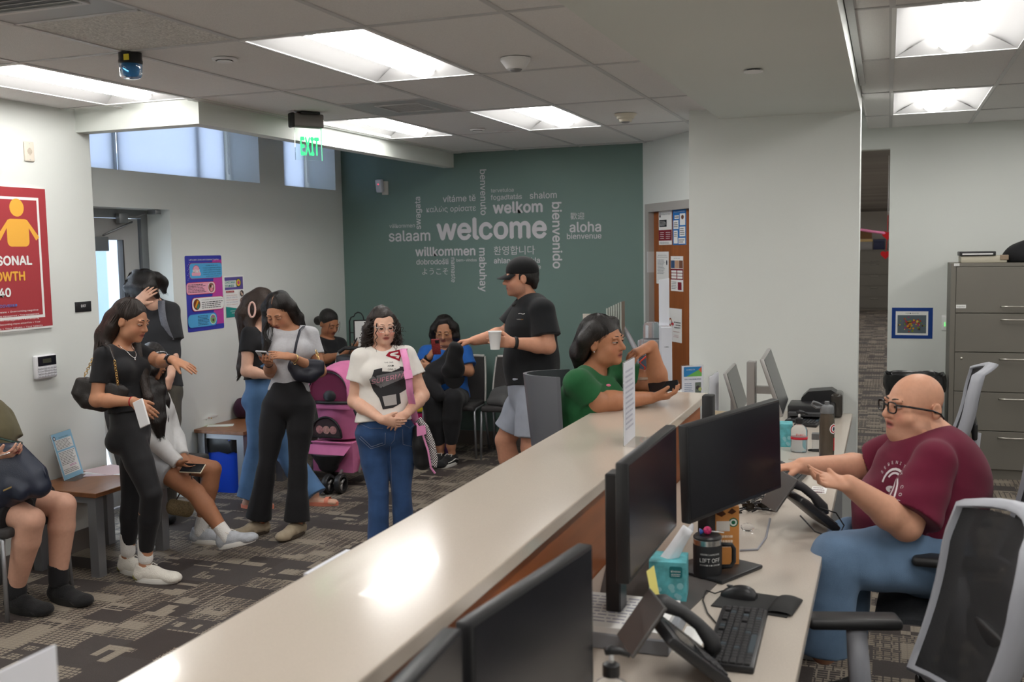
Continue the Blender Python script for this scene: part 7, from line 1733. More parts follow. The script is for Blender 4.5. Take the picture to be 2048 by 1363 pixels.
for sd in 'RL': kid(CURLY,shoe(None,V(CURLY['J']['an' +sd][0],CURLY['J']['an' +sd][1],0.07),CURLY['J']['toe' +sd],fabric('white_canvas',srgb(220,216,208),0.85),mat('white_sole',srgb(226,224,218),0.6),0.25))

def stitch(p,ob,lines,m,r=0.0018,name='stitching'):
    """seams: photo points carried along the view ray onto the cloth"""
    bm =bmesh.new(); bm.from_mesh(ob.data); bvh =BVHTree.FromBMesh(bm); bm.free(); mb =MB()
    for ln in lines:
        pts =[]
        for i in range(len(ln)-1):
            for k in range(8):
                t =k /8; d =ray(ln[i][0]+(ln[i +1][0]-ln[i][0])*t,ln[i][1]+(ln[i +1][1]-ln[i][1])*t); h =bvh.ray_cast(CAM,d.normalized())
                if h[0] is not None: pts.append(h[0]+h[1]*0.0005)
        if len(pts) > 2: mb.tube(pts,r,4)
    o =mb.build(name,m,None,True); o['kind']='stuff'; return kid(p,o)
M_ST =fabric('stitch_tan',srgb(110,118,140),0.8)
stitch(CURLY,jn8,[[(718,846),(740,856),(770,856)],[(719,876),(742,897),(770,888),(771,862)],[(721,872),(743,893),(769,884)],[(805,858),(806,888),(826,893)],[(806,848),(820,856),(829,848)],[(791,858),(788,880),(781,888)],[(781,892),(783,950),(786,1040)]],M_ST)
def long_hair(p,m,locks,cut=(0.062,0.062,0.058,-0.12),n_str=60,sr=0.0028,wr=0.003,cap=True,seed=1,back=0.0,top=0.010,jitter=0.8,h=0.006,extra=None,tail=0.04):
    """locks: list of (points, radii); strands follow each lock"""
    S =SDF(h)
    if cap: hair_cap(p,S,back,top)
    for pts,rs in locks: S.chain([np.asarray(x) for x in pts],rs,None,0.02)
    if extra: extra(S)
    if cut: face_cut(p,S,*cut)
    S.wr =wrinkle(wr,70,seed)
    o =kid(p,S.build('hair',m,None,1))
    r =random.Random(seed); paths =[]
    if cap and n_str:
        P_ =p['P']; zlow =-0.35
        for i in range(150):
            a =r.uniform(-2.55,2.55); q =[]
            for j in range(7):
                th =1.45-(1.45-zlow)*j /6*r.uniform(0.97,1.03); ca =math.cos(th); sx =math.sin(a); cy =-math.cos(a)
                q.append(P_(sx *0.085*ca *1.0,-0.022-back *0.5+cy *(0.102+back *0.5)*ca,0.038+(0.088+top)*math.sin(th)))
            paths.append(q)
    for pts,rs in locks:
        pts =[np.asarray(x) for x in pts]
        for i in range(max(4,int(n_str /len(locks)))):
            a =r.uniform(0,6.28); f =r.uniform(0.75,1.04); q =[]
            for j,c in enumerate(pts):
                R_ =rs[j] if isinstance(rs[j],(int,float)) else min(rs[j])
                d =nrm(pts[min(j +1,len(pts)-1)]-pts[max(j -1,0)]); s1 =nrm(np.cross(d,V(0.2,0.9,0.3))); s2 =np.cross(d,s1)
                q.append(c +(s1 *math.cos(a +0.15*j)+s2 *math.sin(a +0.15*j))*R_ *f)
            q.append(q[-1]+nrm(q[-1]-q[-2])*r.uniform(0.2,1.0)*tail +np.array([r.uniform(-1,1),r.uniform(-1,1),0])*0.012*jitter)
            paths.append(q)
    if paths and n_str: kid(p,strands('hair_strands',paths,sr,m,None,4))
    return o
def phone(c,n,up,label,case,scr=True,w=0.074,hgt=0.150,lens=True,thick=0.010,on=None):
    n =nrm(n); up =nrm(up -n *np.dot(up,n)); s =np.cross(up,n); c =np.asarray(c,float)
    root =empty('smartphone',c,0,label,'phone')
    Mx =frame((0,0,0),s,up,n)
    MB().rbox((-w /2,-hgt /2,-thick /2),(w /2,hgt /2,thick /2),0.006,3,Mx).build('case',case,root,True,40)
    MB().rbox((-w /2+0.003,-hgt /2+0.003,thick /2-0.001),(w /2-0.003,hgt /2-0.003,thick /2+0.0012),0.001,1,Mx).build('screen',on or mat('phone_glass',(0.01,0.01,0.012),0.08),root)
    if lens: MB().rbox((-w /2+0.006,hgt /2-0.040,-thick /2-0.0025),(-w /2+0.038,hgt /2-0.008,-thick /2+0.001),0.005,2,Mx).build('camera_bump',M_BLKPL,root,True,40)
    return root
def band(p,wr,el,rad,m,name,w=0.02,f=0.06,face=None,th=0.0025):
    """watch or bracelet round the wrist"""
    d =nrm(el -wr); c =wr +(el -wr)*f; s1 =nrm(np.cross(d,Z3 +0.01)); s2 =np.cross(d,s1); rows =[]
    for g,e in ((-0.5,0),(-0.5,th),(0.5,th),(0.5,0)):
        rows.append([c +d *w *g +(s1 *math.cos(t *0.3927)+s2 *math.sin(t *0.3927))*(rad +e) for t in range(16)])
    o =kid(p,MB().grid(rows,True).build(name,m,None,True))
    if face is not None:
        n =nrm(face); n =nrm(n -d *np.dot(n,d)); Mx =frame(c +n *(rad +0.004),d,np.cross(n,d),n)
        k =MB().rbox((-0.021,-0.018,-0.005),(0.021,0.018,0.005),0.004,2,Mx).build('watch_case',mat('watch_glass',(0.01,0.01,0.012),0.1),None,True,40); k.parent =o
    return o
def chain_necklace(p,m,drop,r=0.0016,pend=None):
    J =p['J']; nk =J['neck']; pts =[]
    bm =bmesh.new(); bm.from_mesh(p['body'].data); b1 =BVHTree.FromBMesh(bm); bm.free(); trees =[b1]
    for c in p['root'].children:
        if c.name.startswith('shirt'):
            bm =bmesh.new(); bm.from_mesh(c.data); trees.append(BVHTree.FromBMesh(bm)); bm.free()
    for i in range(17):
        t =-1+i /8; q =nk +p['side']*0.062*t *(1-0.15*abs(t))-p['up']*(drop *(1-t *t)-0.02)+p['fw']*0.3
        best =None
        for tr in trees:
            hit =tr.ray_cast(Vector(q),Vector(-p['fw']),0.6)
            if hit[0] is not None and (best is None or hit[3] < best[1]): best =(hit[0],hit[3])
        if best: pts.append(np.array(best[0])+p['fw']*0.003)
    if len(pts) > 3:
        o =kid(p,MB().tube(pts,r,5).build('necklace',m,None,True))
        if pend: k =MB().ball(pts[len(pts) // 2]-p['up']*0.012,0.006,8,6,sz=1.8).build('pendant',m,None,True); k.parent =o
M_WHITEKNIT =fabric('white_knit',srgb(222,220,216),0.9,var=0.04,bump=0.4,bscale=150)
M_RUBBERW =mat('white_rubber',srgb(228,226,220),0.6)
M_RUBBERB =mat('black_rubber',(0.015,0.015,0.015),0.6)
M_SHOEW =fabric('white_mesh',srgb(226,222,212),0.8,var=0.05,bump=0.4,bscale=180)
M_SHOEB =fabric('black_mesh',(0.010,0.010,0.011),0.75,bump=0.4,bscale=180)

# ---- woman in black tee and leggings showing her watch
D =5.80
J =dict(head=jd(262,642,D),hf=dv(1.0,-0.30,0.22),hu=dv(0.22,1,0.02),neck=jd(236,688,D +0.02),chest=jd(242,703,D),pelvis=jd(261,856,D),
         shR=jd(207,712,D -0.13),shL=jd(278,704,D +0.12),elR=jd(193,800,D -0.17),elL=jd(318,722,D +0.10),wrR=jd(268,803,D -0.24),wrL=jd(346,719,D -0.08),
         hpR=jd(258,872,D -0.08),hpL=jd(270,870,D +0.07),knR=jd(303,988,D -0.12),knL=jd(264,990,D +0.10),anR=jd(291,1112,D -0.04),anL=jd(256,1098,D +0.12),toeR=dv(1,0,0.20),toeL=dv(0.9,0,0.45),
         handR=dict(d=dv(0.75,-0.55,0.1),n=dv(-0.3,-0.3,-1),curl=(0.35,0.4,0.45,0.5),spread=0.03,side=1),
         handL=dict(d=dv(1.0,-0.42,0.12),n=dv(-0.35,-0.9,-0.3),curl=(0.12,0.16,0.2,0.22),spread=0.14,side=-1,thumb=(0.5,0.2)))
W2 =person('woman in black tee and black leggings looking at the watch on her wrist',J,SKIN_TAN,LIP_TAN,
            dict(q=0.97,h=0.0055,hip=(0.145,0.105),waist=(0.105,0.085),chest=(0.128,0.092),shw=(0.120,0.066),bust=0.055,arm=(0.043,0.036,0.022),leg=(0.082,0.055,0.035),lid=0.62,gaze=(0.1,-0.4),hair=M_DKBROWN,butt=0.052,neck=0.044))
tee_shirt(W2,M_BLKCLOTH,0.007,J['pelvis']+(J['chest']-J['pelvis'])*0.22,0.62,0.004,0.066,0.02,0.0025,8)
pants(W2,fabric('black_leggings',(0.012,0.012,0.014),0.55),0.005,hemf=0.90,wr=0.0012,seed=9,name='leggings',top=W2['wst']+W2['up']*0.06)
P =W2['P']
long_hair(W2,M_DKBROWN,[([P(0,-0.06,0.06),P(0.0,-0.105,-0.02),P(0.02,-0.13,-0.13),jd(203,735,D +0.0),jd(192,790,D +0.02)],[0.055,0.060,0.055,0.050,0.022]),
                          ([P(0.045,-0.06,0.03),P(0.06,-0.075,-0.05),P(0.055,-0.09,-0.14),jd(213,728,D -0.11)],[0.035,0.035,0.034,0.018]),
                          ([P(-0.06,-0.02,0.05),P(-0.082,-0.005,-0.04),P(-0.085,0.0,-0.14),jd(284,742,D +0.02),jd(296,795,D -0.04),jd(302,838,D -0.06)],[0.026,0.030,0.032,0.032,0.026,0.012])],
          cut=(0.066,0.075,0.075,-0.14),n_str=110,seed=11)
band(W2,J['wrL'],J['elL'],0.027,M_BLKPL,'watch_band',0.022,0.12,dv(0.1,0.5,1.0))
band(W2,J['wrR'],J['elR'],0.026,flat(170,30,40),'bracelet',0.006,0.05)
chain_necklace(W2,M_SILVER,0.11,0.002,True)
M_HEELCLR =mat('tinted_air_heel',srgb(196,190,120),0.15,trans=0.35,ior=1.3)
for sd in 'RL':
    an =J['an' +sd]; t =nrm(J['toe' +sd])
    kid(W2,SDF(0.006).cone(an +Z3 *0.10,an -Z3 *0.01,0.040,0.042,None,0.01,flat_a=True).build('sock',M_WHITEKNIT))
    s_ =kid(W2,shoe(None,V(an[0],an[1],0.08),t,M_SHOEW,M_RUBBERW,0.265,0.046,laces=M_SHOEW))
    b =V(an[0],an[1],0)-t *0.045
    k =MB().ball(b +Z3 *0.028,0.036,14,8,sx=1.1,sy=1.0,sz=0.72).build('heel_cushion',M_HEELCLR,None,True); k.parent =s_
PH1 =phone(jd(283,826,D -0.30),dv(-0.45,0.1,1.0),dv(-0.45,1,0),'white smartphone held at the waist by the woman in leggings',mat('white_case',(0.8,0.8,0.8),0.3),on=mat('phone_back_white',(0.78,0.78,0.80),0.25))

# ---- man standing in the doorway, hand over his face
D =7.15
J =dict(head=jd(291,580,D),hf=dv(-0.30,-0.75,1.0),hu=dv(-0.05,1,0.55),neck=jd(309,601,D +0.06),chest=jd(306,616,D +0.02),pelvis=jd(318,775,D),
         shR=jd(262,627,D -0.02),shL=jd(343,622,D +0.03),elR=jd(240,668,D -0.18),elL=jd(347,700,D +0.02),wrR=jd(272,606,D -0.22),wrL=jd(342,752,D -0.10),
         hpR=jd(297,785,D),hpL=jd(337,783,D),knR=jd(297,905,D -0.02),knL=jd(338,903,D),anR=jd(297,1006,D),anL=jd(338,1002,D +0.02),toeR=dv(-0.2,0,1),toeL=dv(0.3,0,1),
         handR=dict(d=dv(0.70,0.62,-0.15),n=dv(0.25,-0.25,-1),curl=(0.14,0.14,0.14,0.16),spread=0.08,side=-1),
         handL=dict(d=dv(-0.25,-1,0.25),n=dv(-0.9,0.2,-0.3),curl=(0.4,0.45,0.5,0.5),spread=0.02,side=-1))
M3 =person('man with shaggy black hair covering his face in a charcoal tee by the door',J,SKIN_PALE,LIP_PALE,
            dict(q=1.02,h=0.006,hip=(0.150,0.105),waist=(0.140,0.100),chest=(0.155,0.105),shw=(0.140,0.075),arm=(0.043,0.035,0.025),leg=(0.080,0.055,0.038),lid=0.8,hair=M_DARKHAIR,neck=0.052,butt=0.05))
M_CHARC =fabric('charcoal_cotton',srgb(52,53,56),0.9)
tee_shirt(M3,M_CHARC,0.016,J['pelvis']+Z3 *0.00,0.70,0.018,0.060,0.02,0.006,12,scoop=0.03)
pants(M3,fabric('olive_trousers',srgb(88,84,76)),0.012,hemf=1.0,seed=13)
P =M3['P']
long_hair(M3,M_DARKHAIR,[([P(g *0.02,0.0,0.10),P(g *0.075,0.03,0.06),P(g *0.098,0.03,-0.02)],[0.045,0.040,0.018]) for g in (-1,1)]+
          [([P(x,-0.02,0.10),P(x *1.1,0.08,0.085),P(x *1.3,0.115,0.03)],[0.045,0.036,0.014]) for x in (-0.05,-0.02,0.015,0.05)]+
          [([P(x,-0.08,0.05),P(x *1.2,-0.115,-0.02),P(x *1.2,-0.105,-0.09)],[0.045,0.040,0.016]) for x in (-0.05,0.0,0.05)],
          cut=None,n_str=170,sr=0.0032,wr=0.006,top=0.020,seed=15,jitter=1.6,tail=0.035)
for sd in 'RL': kid(M3,shoe(None,V(J['an' +sd][0],J['an' +sd][1],0.08),J['toe' +sd],M_SHOEB,M_RUBBERB,0.29))
rows =[]
for i in range(9):
    t =i /8; c =J['shL']+dv(-0.045,0.075,0.0)*(1-t)+dv(0.015,-0.20,0.02)*t +dv(0,0.01,0.125)*math.sin(math.pi *(0.18+0.62*t))
    rows.append([c +dv(-0.024,0,0),c +dv(0.024,0,0),c +dv(0.024,0,-0.006),c +dv(-0.024,0,-0.006)])
st =MB().grid(rows,True).build('backpack_strap',fabric('grey_heather',srgb(112,114,122),0.9,var=0.2,vscale=150),None,True)
kid(M3,st)

# ---- girl sitting with stretched leg, white hoodie, phone
D =6.42
J =dict(head=jd(303,728,D -0.02),hf=dv(0.7,-0.72,0.45),hu=dv(0.45,1,0.1),neck=jd(293,775,D +0.03),chest=jd(297,790,D),pelvis=jd(318,918,D),
         shR=jd(280,802,D -0.14),shL=jd(322,796,D +0.13),elR=jd(312,880,D -0.17),elL=jd(348,872,D +0.10),wrR=jd(357,925,D -0.20),wrL=jd(367,912,D -0.02),
         hpR=jd(312,925,D -0.10),hpL=jd(325,920,D +0.09),knR=jd(391,985,D -0.22),knL=jd(425,938,D +0.10),anR=jd(452,1070,D -0.25),anL=jd(402,1057,D +0.10),toeR=dv(1,0,0.25),toeL=dv(1,0,0.15),
         handR=dict(d=dv(0.85,-0.35,0.3),n=dv(0.1,0.7,-0.4),curl=(0.4,0.45,0.5,0.5),spread=0.02,side=1,scale=0.9),
         handL=dict(d=dv(0.6,-0.5,0.6),n=dv(0.1,-0.6,0.2),curl=(0.35,0.5,0.5,0.5),spread=0.02,side=-1,scale=0.9))
W4 =person('seated girl in white hoodie and grey shorts with one bare leg stretched out',J,SKIN_BROWN,LIP_BROWN,
            dict(q=0.94,hip=(0.150,0.105),waist=(0.115,0.090),chest=(0.125,0.092),shw=(0.118,0.064),bust=0.045,arm=(0.040,0.034,0.022),leg=(0.078,0.056,0.034),lid=0.8,hair=M_DARKHAIR,feet=False))
tee_shirt(W4,fabric('white_hoodie',srgb(214,214,214),0.9),0.014,J['pelvis']+(J['chest']-J['pelvis'])*0.08,long=0.98,loose=0.012,neck_r=0.066,wr=0.007,seed=17,name='hoodie')
pants(W4,fabric('grey_shorts',srgb(160,162,166),0.9),0.014,rad=(0.100,0.102,0,0,0),shorts=0.42,wr=0.003,seed=18,name='shorts')
P =W4['P']
long_hair(W4,M_DARKHAIR,[([P(0.0,-0.05,0.07),P(0.05,-0.05,0.0),P(0.085,0.0,-0.08),jd(300,790,D -0.20),jd(312,845,D -0.22),jd(318,872,D -0.22)],[0.060,0.058,0.052,0.045,0.036,0.014]),
                           ([P(0.02,0.03,0.08),P(0.05,0.075,0.02),P(0.055,0.09,-0.06),jd(318,780,D -0.17),jd(323,835,D -0.20),jd(326,868,D -0.20)],[0.030,0.032,0.036,0.036,0.030,0.010]),
                           ([P(-0.04,-0.02,0.06),P(-0.08,0.02,-0.02),P(-0.09,0.06,-0.10),jd(330,800,D +0.0),jd(333,850,D -0.02)],[0.040,0.036,0.034,0.030,0.012]),
                           ([P(0.0,-0.09,0.02),P(0.02,-0.11,-0.08),jd(276,810,D -0.02)],[0.055,0.050,0.030])],
          cut=None,n_str=140,seed=21)
hb =[P(0.088*math.cos(a),0.012,0.035+0.092*math.sin(a)) for a in [math.pi *i /14 for i in range(15)]]
kid(W4,MB().tube(hb,0.0045,6).build('headband',mat('beaded_headband',(0.6,0.6,0.62),0.3,var=0.6,vscale=300),None,True))
M_SNK =fabric('silver_mesh',srgb(178,182,188),0.6,var=0.18,vscale=25,bump=0.4,bscale=180)
for sd,tu in (('R',0.26),('L',0.0)):
    an =J['an' +sd]; sd_d =nrm(J['kn' +sd]-an)
    kid(W4,SDF(0.006).cone(an +sd_d *0.085,an -sd_d *0.02,0.042,0.043,None,0.01,flat_a=True).build('sock',M_WHITEKNIT))
    s_ =kid(W4,shoe(None,an if tu else V(an[0],an[1],0.08),J['toe' +sd],M_SNK,M_RUBBERW,0.255,0.045,laces=M_SHOEW,toe_up=tu,collar=0.075))
PH2 =phone(jd(385,936,D -0.26),dv(-0.15,0.8,0.55),dv(0.9,0.0,0.25),'phone in a cream case held by the seated girl in shorts',mat('cream_case',srgb(226,214,190),0.5))
# ---- woman with long brown hair and a claw clip, black tee and wide jeans
D =7.42
J =dict(head=jd(527,612,D),hf=dv(0.9,-0.35,-0.25),hu=dv(0.15,1,0),neck=jd(516,651,D),chest=jd(514,662,D),pelvis=jd(527,782,D),
         shR=jd(498,668,D -0.10),shL=jd(537,664,D +0.12),elR=jd(493,742,D -0.16),elL=jd(560,735,D +0.12),wrR=jd(545,752,D -0.20),wrL=jd(580,730,D +0.0),
         hpR=jd(519,795,D -0.08),hpL=jd(535,792,D +0.08),knR=jd(517,895,D -0.05),knL=jd(572,905,D +0.10),anR=jd(500,990,D -0.02),anL=jd(628,987,D +0.03),toeR=dv(0.95,0,0.2),toeL=dv(1,0,0.15),
         handR=dict(d=dv(1,-0.1,0.1),n=dv(0,-1,0),curl=(0.3,)*4,side=1),handL=dict(d=dv(1,-0.1,0.1),n=dv(0,-1,0),curl=(0.3,)*4,side=-1))
W5 =person('woman with long brown hair in a claw clip, black tee and wide jeans',J,SKIN_PALE,LIP_PALE,
            dict(q=0.96,hip=(0.155,0.115),waist=(0.115,0.095),chest=(0.128,0.098),shw=(0.122,0.066),bust=0.055,arm=(0.046,0.039,0.023),leg=(0.080,0.050,0.034),lid=0.6,hair=M_BROWNHAIR,butt=0.046))
tee_shirt(W5,M_BLKCLOTH,0.010,J['pelvis']+(J['chest']-J['pelvis'])*0.22,0.50,0.010,0.066,0.02,0.003,31)
pants(W5,M_DENIM2,0.008,rad=(0.096,0.094,0.080,0.084,0.092),hemf=1.04,wr=0.006,seed=32,name='jeans',top=W5['wst']+W5['up']*0.03)
P =W5['P']
long_hair(W5,M_BROWNHAIR,[([P(0,-0.05,0.07),P(0.01,-0.10,0.0),P(0.02,-0.12,-0.10),jd(493,690,D +0.02),jd(483,735,D +0.0),jd(478,752,D)],[0.060,0.062,0.058,0.050,0.036,0.012]),
                            ([P(0.05,-0.02,0.05),P(0.075,-0.04,-0.04),P(0.07,-0.06,-0.14),jd(503,695,D -0.14)],[0.040,0.040,0.036,0.016])],
          cut=(0.066,0.075,0.075,-0.14),n_str=110,seed=33)
cl =kid(W5,MB().tube([jd(504+6.5*math.cos(t),619+15*math.sin(t),D -0.145+0.01*math.cos(t)) for t in [6.283*i /20 for i in range(20)]],0.007,8,closed=True).build('hair_claw',mat('pink_clip',srgb(232,190,178),0.3),None,True))
rows =[]
for i in range(9):
    t =i /8; c =J['shR']*(1-t)+(J['wst'] if 'wst' in J else W5['wst'])*t
    rows.append(c)
M_SANDAL =mat('coral_rubber',srgb(224,136,112),0.5)
for sd in 'RL':
    an =J['an' +sd]; t =nrm(J['toe' +sd]); s_ =np.cross(t,Z3); b =V(an[0],an[1],0)
    mb =MB(); ring =[]
    for k in range(20):
        a =6.283*k /20; ring.append(b +t *(0.055+0.13*math.cos(a))+s_ *0.045*math.sin(a))
    mb.grid([[q +Z3 *0.0 for q in ring],[q +Z3 *0.026 for q in ring]],True); mb.f += [tuple(range(20))[::-1],tuple(range(20,40))]; mb.mi += [0,0]
    sn =kid(W5,mb.build('sandal',M_SANDAL,None,True,40))
    k =MB().grid([[b +t *(0.10+g)+s_ *0.047*math.cos(a)+Z3 *(0.026+0.034*math.sin(a)) for a in [math.pi *i /10 for i in range(11)]] for g in (-0.012,0.018)]).build('sandal_strap',M_SANDAL,None,True); k.parent =sn

# ---- smiling woman in grey tee and black flared trousers, texting
D =6.68
J =dict(head=jd(558,624,D -0.03),hf=dv(-0.22,-0.60,1.0),hu=dv(-0.12,1,0.5),neck=jd(584,652,D +0.03),chest=jd(583,666,D),pelvis=jd(577,806,D),
         shR=jd(547,671,D -0.04),shL=jd(621,668,D +0.04),elR=jd(541,742,D -0.04),elL=jd(641,742,D +0.03),wrR=jd(537,724,D -0.26),wrL=jd(583,713,D -0.24),
         hpR=jd(550,815,D),hpL=jd(603,813,D),knR=jd(535,922,D -0.03),knL=jd(596,923,D -0.03),anR=jd(518,1030,D +0.02),anL=jd(594,1035,D -0.02),toeR=dv(-0.75,0,0.7),toeL=dv(-0.40,0,0.9),
         handR=dict(d=dv(0.15,0.10,0.9),n=dv(0.15,1.0,-0.1),curl=(0.55,0.6,0.6,0.6),spread=0.02,side=1),
         handL=dict(d=dv(-1.0,0.16,0.15),n=dv(0.05,-0.9,-0.55),curl=(0.10,0.14,0.18,0.25),spread=0.08,side=-1,thumb=(0.3,0.3)))
W6 =person('smiling long-haired woman in grey tee and black flared trousers texting',J,SKIN_TAN,LIP_TAN,
            dict(q=0.97,h=0.0055,hip=(0.158,0.105),waist=(0.098,0.080),chest=(0.122,0.090),shw=(0.112,0.062),bust=0.056,arm=(0.043,0.037,0.022),leg=(0.078,0.048,0.033),lid=0.75,gaze=(0,-0.5),hair=M_DARKHAIR,butt=0.058,neck=0.044,blush=0.35,fat=0.002))
M_GREYTEE =fabric('grey_heather_cotton',srgb(188,188,192),0.9,var=0.07,vscale=90)
tee_shirt(W6,M_GREYTEE,0.009,J['pelvis']+(J['chest']-J['pelvis'])*0.18,0.55,0.006,0.060,0.015,0.004,41,hem_w=-0.028)
pants(W6,fabric('black_ponte',(0.014,0.014,0.016),0.8),0.007,rad=(0.090,0.083,0.058,0.064,0.086),hemf=1.05,wr=0.0025,seed=42,name='flared_trousers')
P =W6['P']
long_hair(W6,M_DARKHAIR,[([P(0.03,-0.03,0.085),P(0.082,-0.01,0.03),P(0.094,0.0,-0.06),jd(536,668,D -0.10),jd(528,708,D -0.12)],[0.042,0.040,0.040,0.040,0.016]),
                           ([P(-0.03,-0.04,0.085),P(-0.078,-0.03,0.02),P(-0.092,-0.05,-0.08),jd(603,668,D +0.09),jd(617,705,D +0.16)],[0.042,0.040,0.042,0.040,0.018]),
                           ([P(0.0,-0.08,0.06),P(0.0,-0.12,-0.04),jd(592,670,D +0.14),jd(600,720,D +0.16)],[0.055,0.060,0.060,0.030])],
          cut=(0.070,0.066,0.062,-0.13),n_str=120,seed=43)
kid(W6,MB().tube([P(0.002,0.060,0.105),P(0.002,0.030,0.125),P(0.002,-0.01,0.132)],0.0022,5).build('hair_parting',mat('scalp',tuple(c *0.7 for c in SKIN_TAN),0.6),None,True))
band(W6,J['wrL'],J['elL'],0.026,M_GOLD,'bracelet',0.008,0.10); band(W6,J['wrR'],J['elR'],0.026,M_BLKPL,'bracelet',0.006,0.12)
M_SUEDE =fabric('taupe_suede',srgb(164,150,128),0.9,var=0.1,vscale=40)
for sd in 'RL':
    s_ =kid(W6,shoe(None,V(J['an' +sd][0],J['an' +sd][1],0.06),J['toe' +sd],M_SUEDE,mat('cork_sole',srgb(70,60,50),0.8,var=0.3,vscale=120),0.255,0.050,sole_h=0.022,collar=0.05,name='clog'))
    an =J['an' +sd]; t =nrm(J['toe' +sd]); b =V(an[0],an[1],0); s2 =np.cross(t,Z3)
    k =MB().grid([[b +t *(0.055+g)+s2 *0.050*math.cos(a)+Z3 *(0.030+0.058*math.sin(a)) for a in [math.pi *i /10 for i in range(11)]] for g in (-0.010,0.010)]).build('clog_strap',M_SUEDE,None,True); k.parent =s_
PH3 =phone(jd(530,713,D -0.34),dv(0.15,0.85,-0.55),dv(-0.15,0.55,0.85),'phone in the hands of the woman in the grey tee',mat('clear_case',(0.55,0.55,0.58),0.2))

# ---- seated woman with a bun behind the pink stroller
D =9.25
J =dict(head=jd(658,646,D),hf=dv(0.75,-0.5,0.65),hu=dv(0.15,1,0.2),neck=jd(650,673,D +0.03),chest=jd(655,683,D),pelvis=jd(650,785,D +0.05),
         shR=jd(634,690,D -0.08),shL=jd(680,688,D +0.10),elR=jd(642,720,D -0.20),elL=jd(690,722,D +0.02),wrR=jd(688,708,D -0.34),wrL=jd(702,702,D -0.22),
         hpR=jd(640,790,D -0.06),hpL=jd(664,788,D +0.10),knR=jd(668,800,D -0.48),knL=jd(697,796,D -0.34),anR=jd(672,895,D -0.50),anL=jd(700,890,D -0.38),toeR=dv(0.4,0,1),toeL=dv(0.5,0,1),
         handR=dict(d=dv(0.9,0.3,0.1),n=dv(0,0.9,-0.5),curl=(0.5,)*4,side=1,scale=0.9),handL=dict(d=dv(0.4,0.4,0.5),n=dv(-0.4,0.8,-0.3),curl=(0.5,)*4,side=-1,scale=0.9))
W7 =person('seated woman with a dark bun in a black top behind the stroller',J,SKIN_BROWN,LIP_BROWN,
            dict(q=0.98,h=0.007,hip=(0.170,0.12),waist=(0.140,0.11),chest=(0.145,0.105),shw=(0.125,0.07),bust=0.06,arm=(0.048,0.040,0.025),leg=(0.085,0.058,0.038),lid=0.75,hair=M_DARKHAIR))
tee_shirt(W7,M_BLKCLOTH,0.012,J['pelvis']+Z3 *0.02,0.62,0.01,0.072,0.025,0.004,51,h=0.007)
pants(W7,M_BLKCLOTH,0.010,hemf=0.95,seed=52,h=0.007)
P =W7['P']
long_hair(W7,M_DARKHAIR,[([P(0,-0.115,-0.03),P(0,-0.15,-0.055)],[0.040,0.042])],cut=(0.062,0.064,0.060,-0.13),n_str=0,top=0.006,seed=53,h=0.006)
kid(W7,strands('hair_wisps',[[P(g *0.055,0.075,0.05),P(g *0.066,0.082,0.0),P(g *0.064,0.086,-0.06)] for g in (-1,1)],0.003,M_DARKHAIR,None))
for sd in 'RL': kid(W7,shoe(None,V(J['an' +sd][0],J['an' +sd][1],0.07),J['toe' +sd],M_SHOEB,M_RUBBERB,0.25))
phone(jd(706,691,D -0.42),dv(-0.7,0.4,0.1),dv(0.3,1,0.1),'dark phone held by the seated woman behind the stroller',M_BLKPL)

# ---- seated woman in the blue jersey looking at her phone
D =9.1
J =dict(head=jd(889,660,D -0.02),hf=dv(-0.10,-0.42,1.0),hu=dv(0.0,1,0.35),neck=jd(890,690,D +0.06),chest=jd(890,700,D +0.04),pelvis=jd(893,795,D +0.10),
         shR=jd(853,706,D),shL=jd(928,704,D +0.04),elR=jd(842,738,D -0.10),elL=jd(938,742,D -0.02),wrR=jd(860,712,D -0.28),wrL=jd(862,733,D -0.30),
         hpR=jd(872,798,D +0.06),hpL=jd(912,797,D +0.08),knR=jd(862,800,D -0.40),knL=jd(905,797,D -0.42),anR=jd(880,890,D -0.30),anL=jd(902,890,D -0.36),toeR=dv(-0.4,0,1),toeL=dv(-0.55,0,0.8),
         handR=dict(d=dv(0.5,0.75,0.2),n=dv(0.7,-0.2,-0.5),curl=(0.5,0.5,0.55,0.6),side=1,scale=0.95),handL=dict(d=dv(-1,0.1,0.1),n=dv(0,0.2,-1),curl=(0.4,)*4,side=-1,scale=0.95))
W9 =person('seated woman with wavy black hair in a blue jersey reading her phone',J,SKIN_TAN,LIP_TAN,
            dict(q=1.0,h=0.0065,hip=(0.200,0.14),waist=(0.175,0.14),chest=(0.170,0.12),shw=(0.150,0.08),bust=0.075,arm=(0.056,0.046,0.027),leg=(0.105,0.075,0.042),lid=0.70,gaze=(0,-0.4),hair=M_DARKHAIR,fat=0.006,neck=0.055))
M_JERSEY =fabric('blue_jersey',srgb(36,96,176),0.7,var=0.05)
tee_shirt(W9,M_JERSEY,0.014,J['pelvis']+Z3 *0.0,0.70,0.016,0.070,0.02,0.005,61)
pants(W9,M_BLKCLOTH,0.010,hemf=0.97,wr=0.004,seed=62,name='leggings')
P =W9['P']
long_hair(W9,M_DARKHAIR,[([P(g *0.03,-0.01,0.085),P(g *0.085,0.0,0.02),P(g *0.098,0.0,-0.06),P(g *0.115,-0.01,-0.12)],[0.045,0.042,0.042,0.020]) for g in (-1,1)]+[([P(0,-0.08,0.05),P(0,-0.11,-0.05),P(0,-0.10,-0.13)],[0.06,0.065,0.04])],
          cut=(0.060,0.062,0.060,-0.13),n_str=110,sr=0.004,wr=0.008,seed=63,jitter=2)
glasses(W9,M_GOLD,0.024,thick=0.0010)
band(W9,J['wrR'],J['elR'],0.031,M_BLKPL,'watch_band',0.024,0.10,dv(-0.5,0.4,0.9))
tx =text_mesh('AG',0.0)
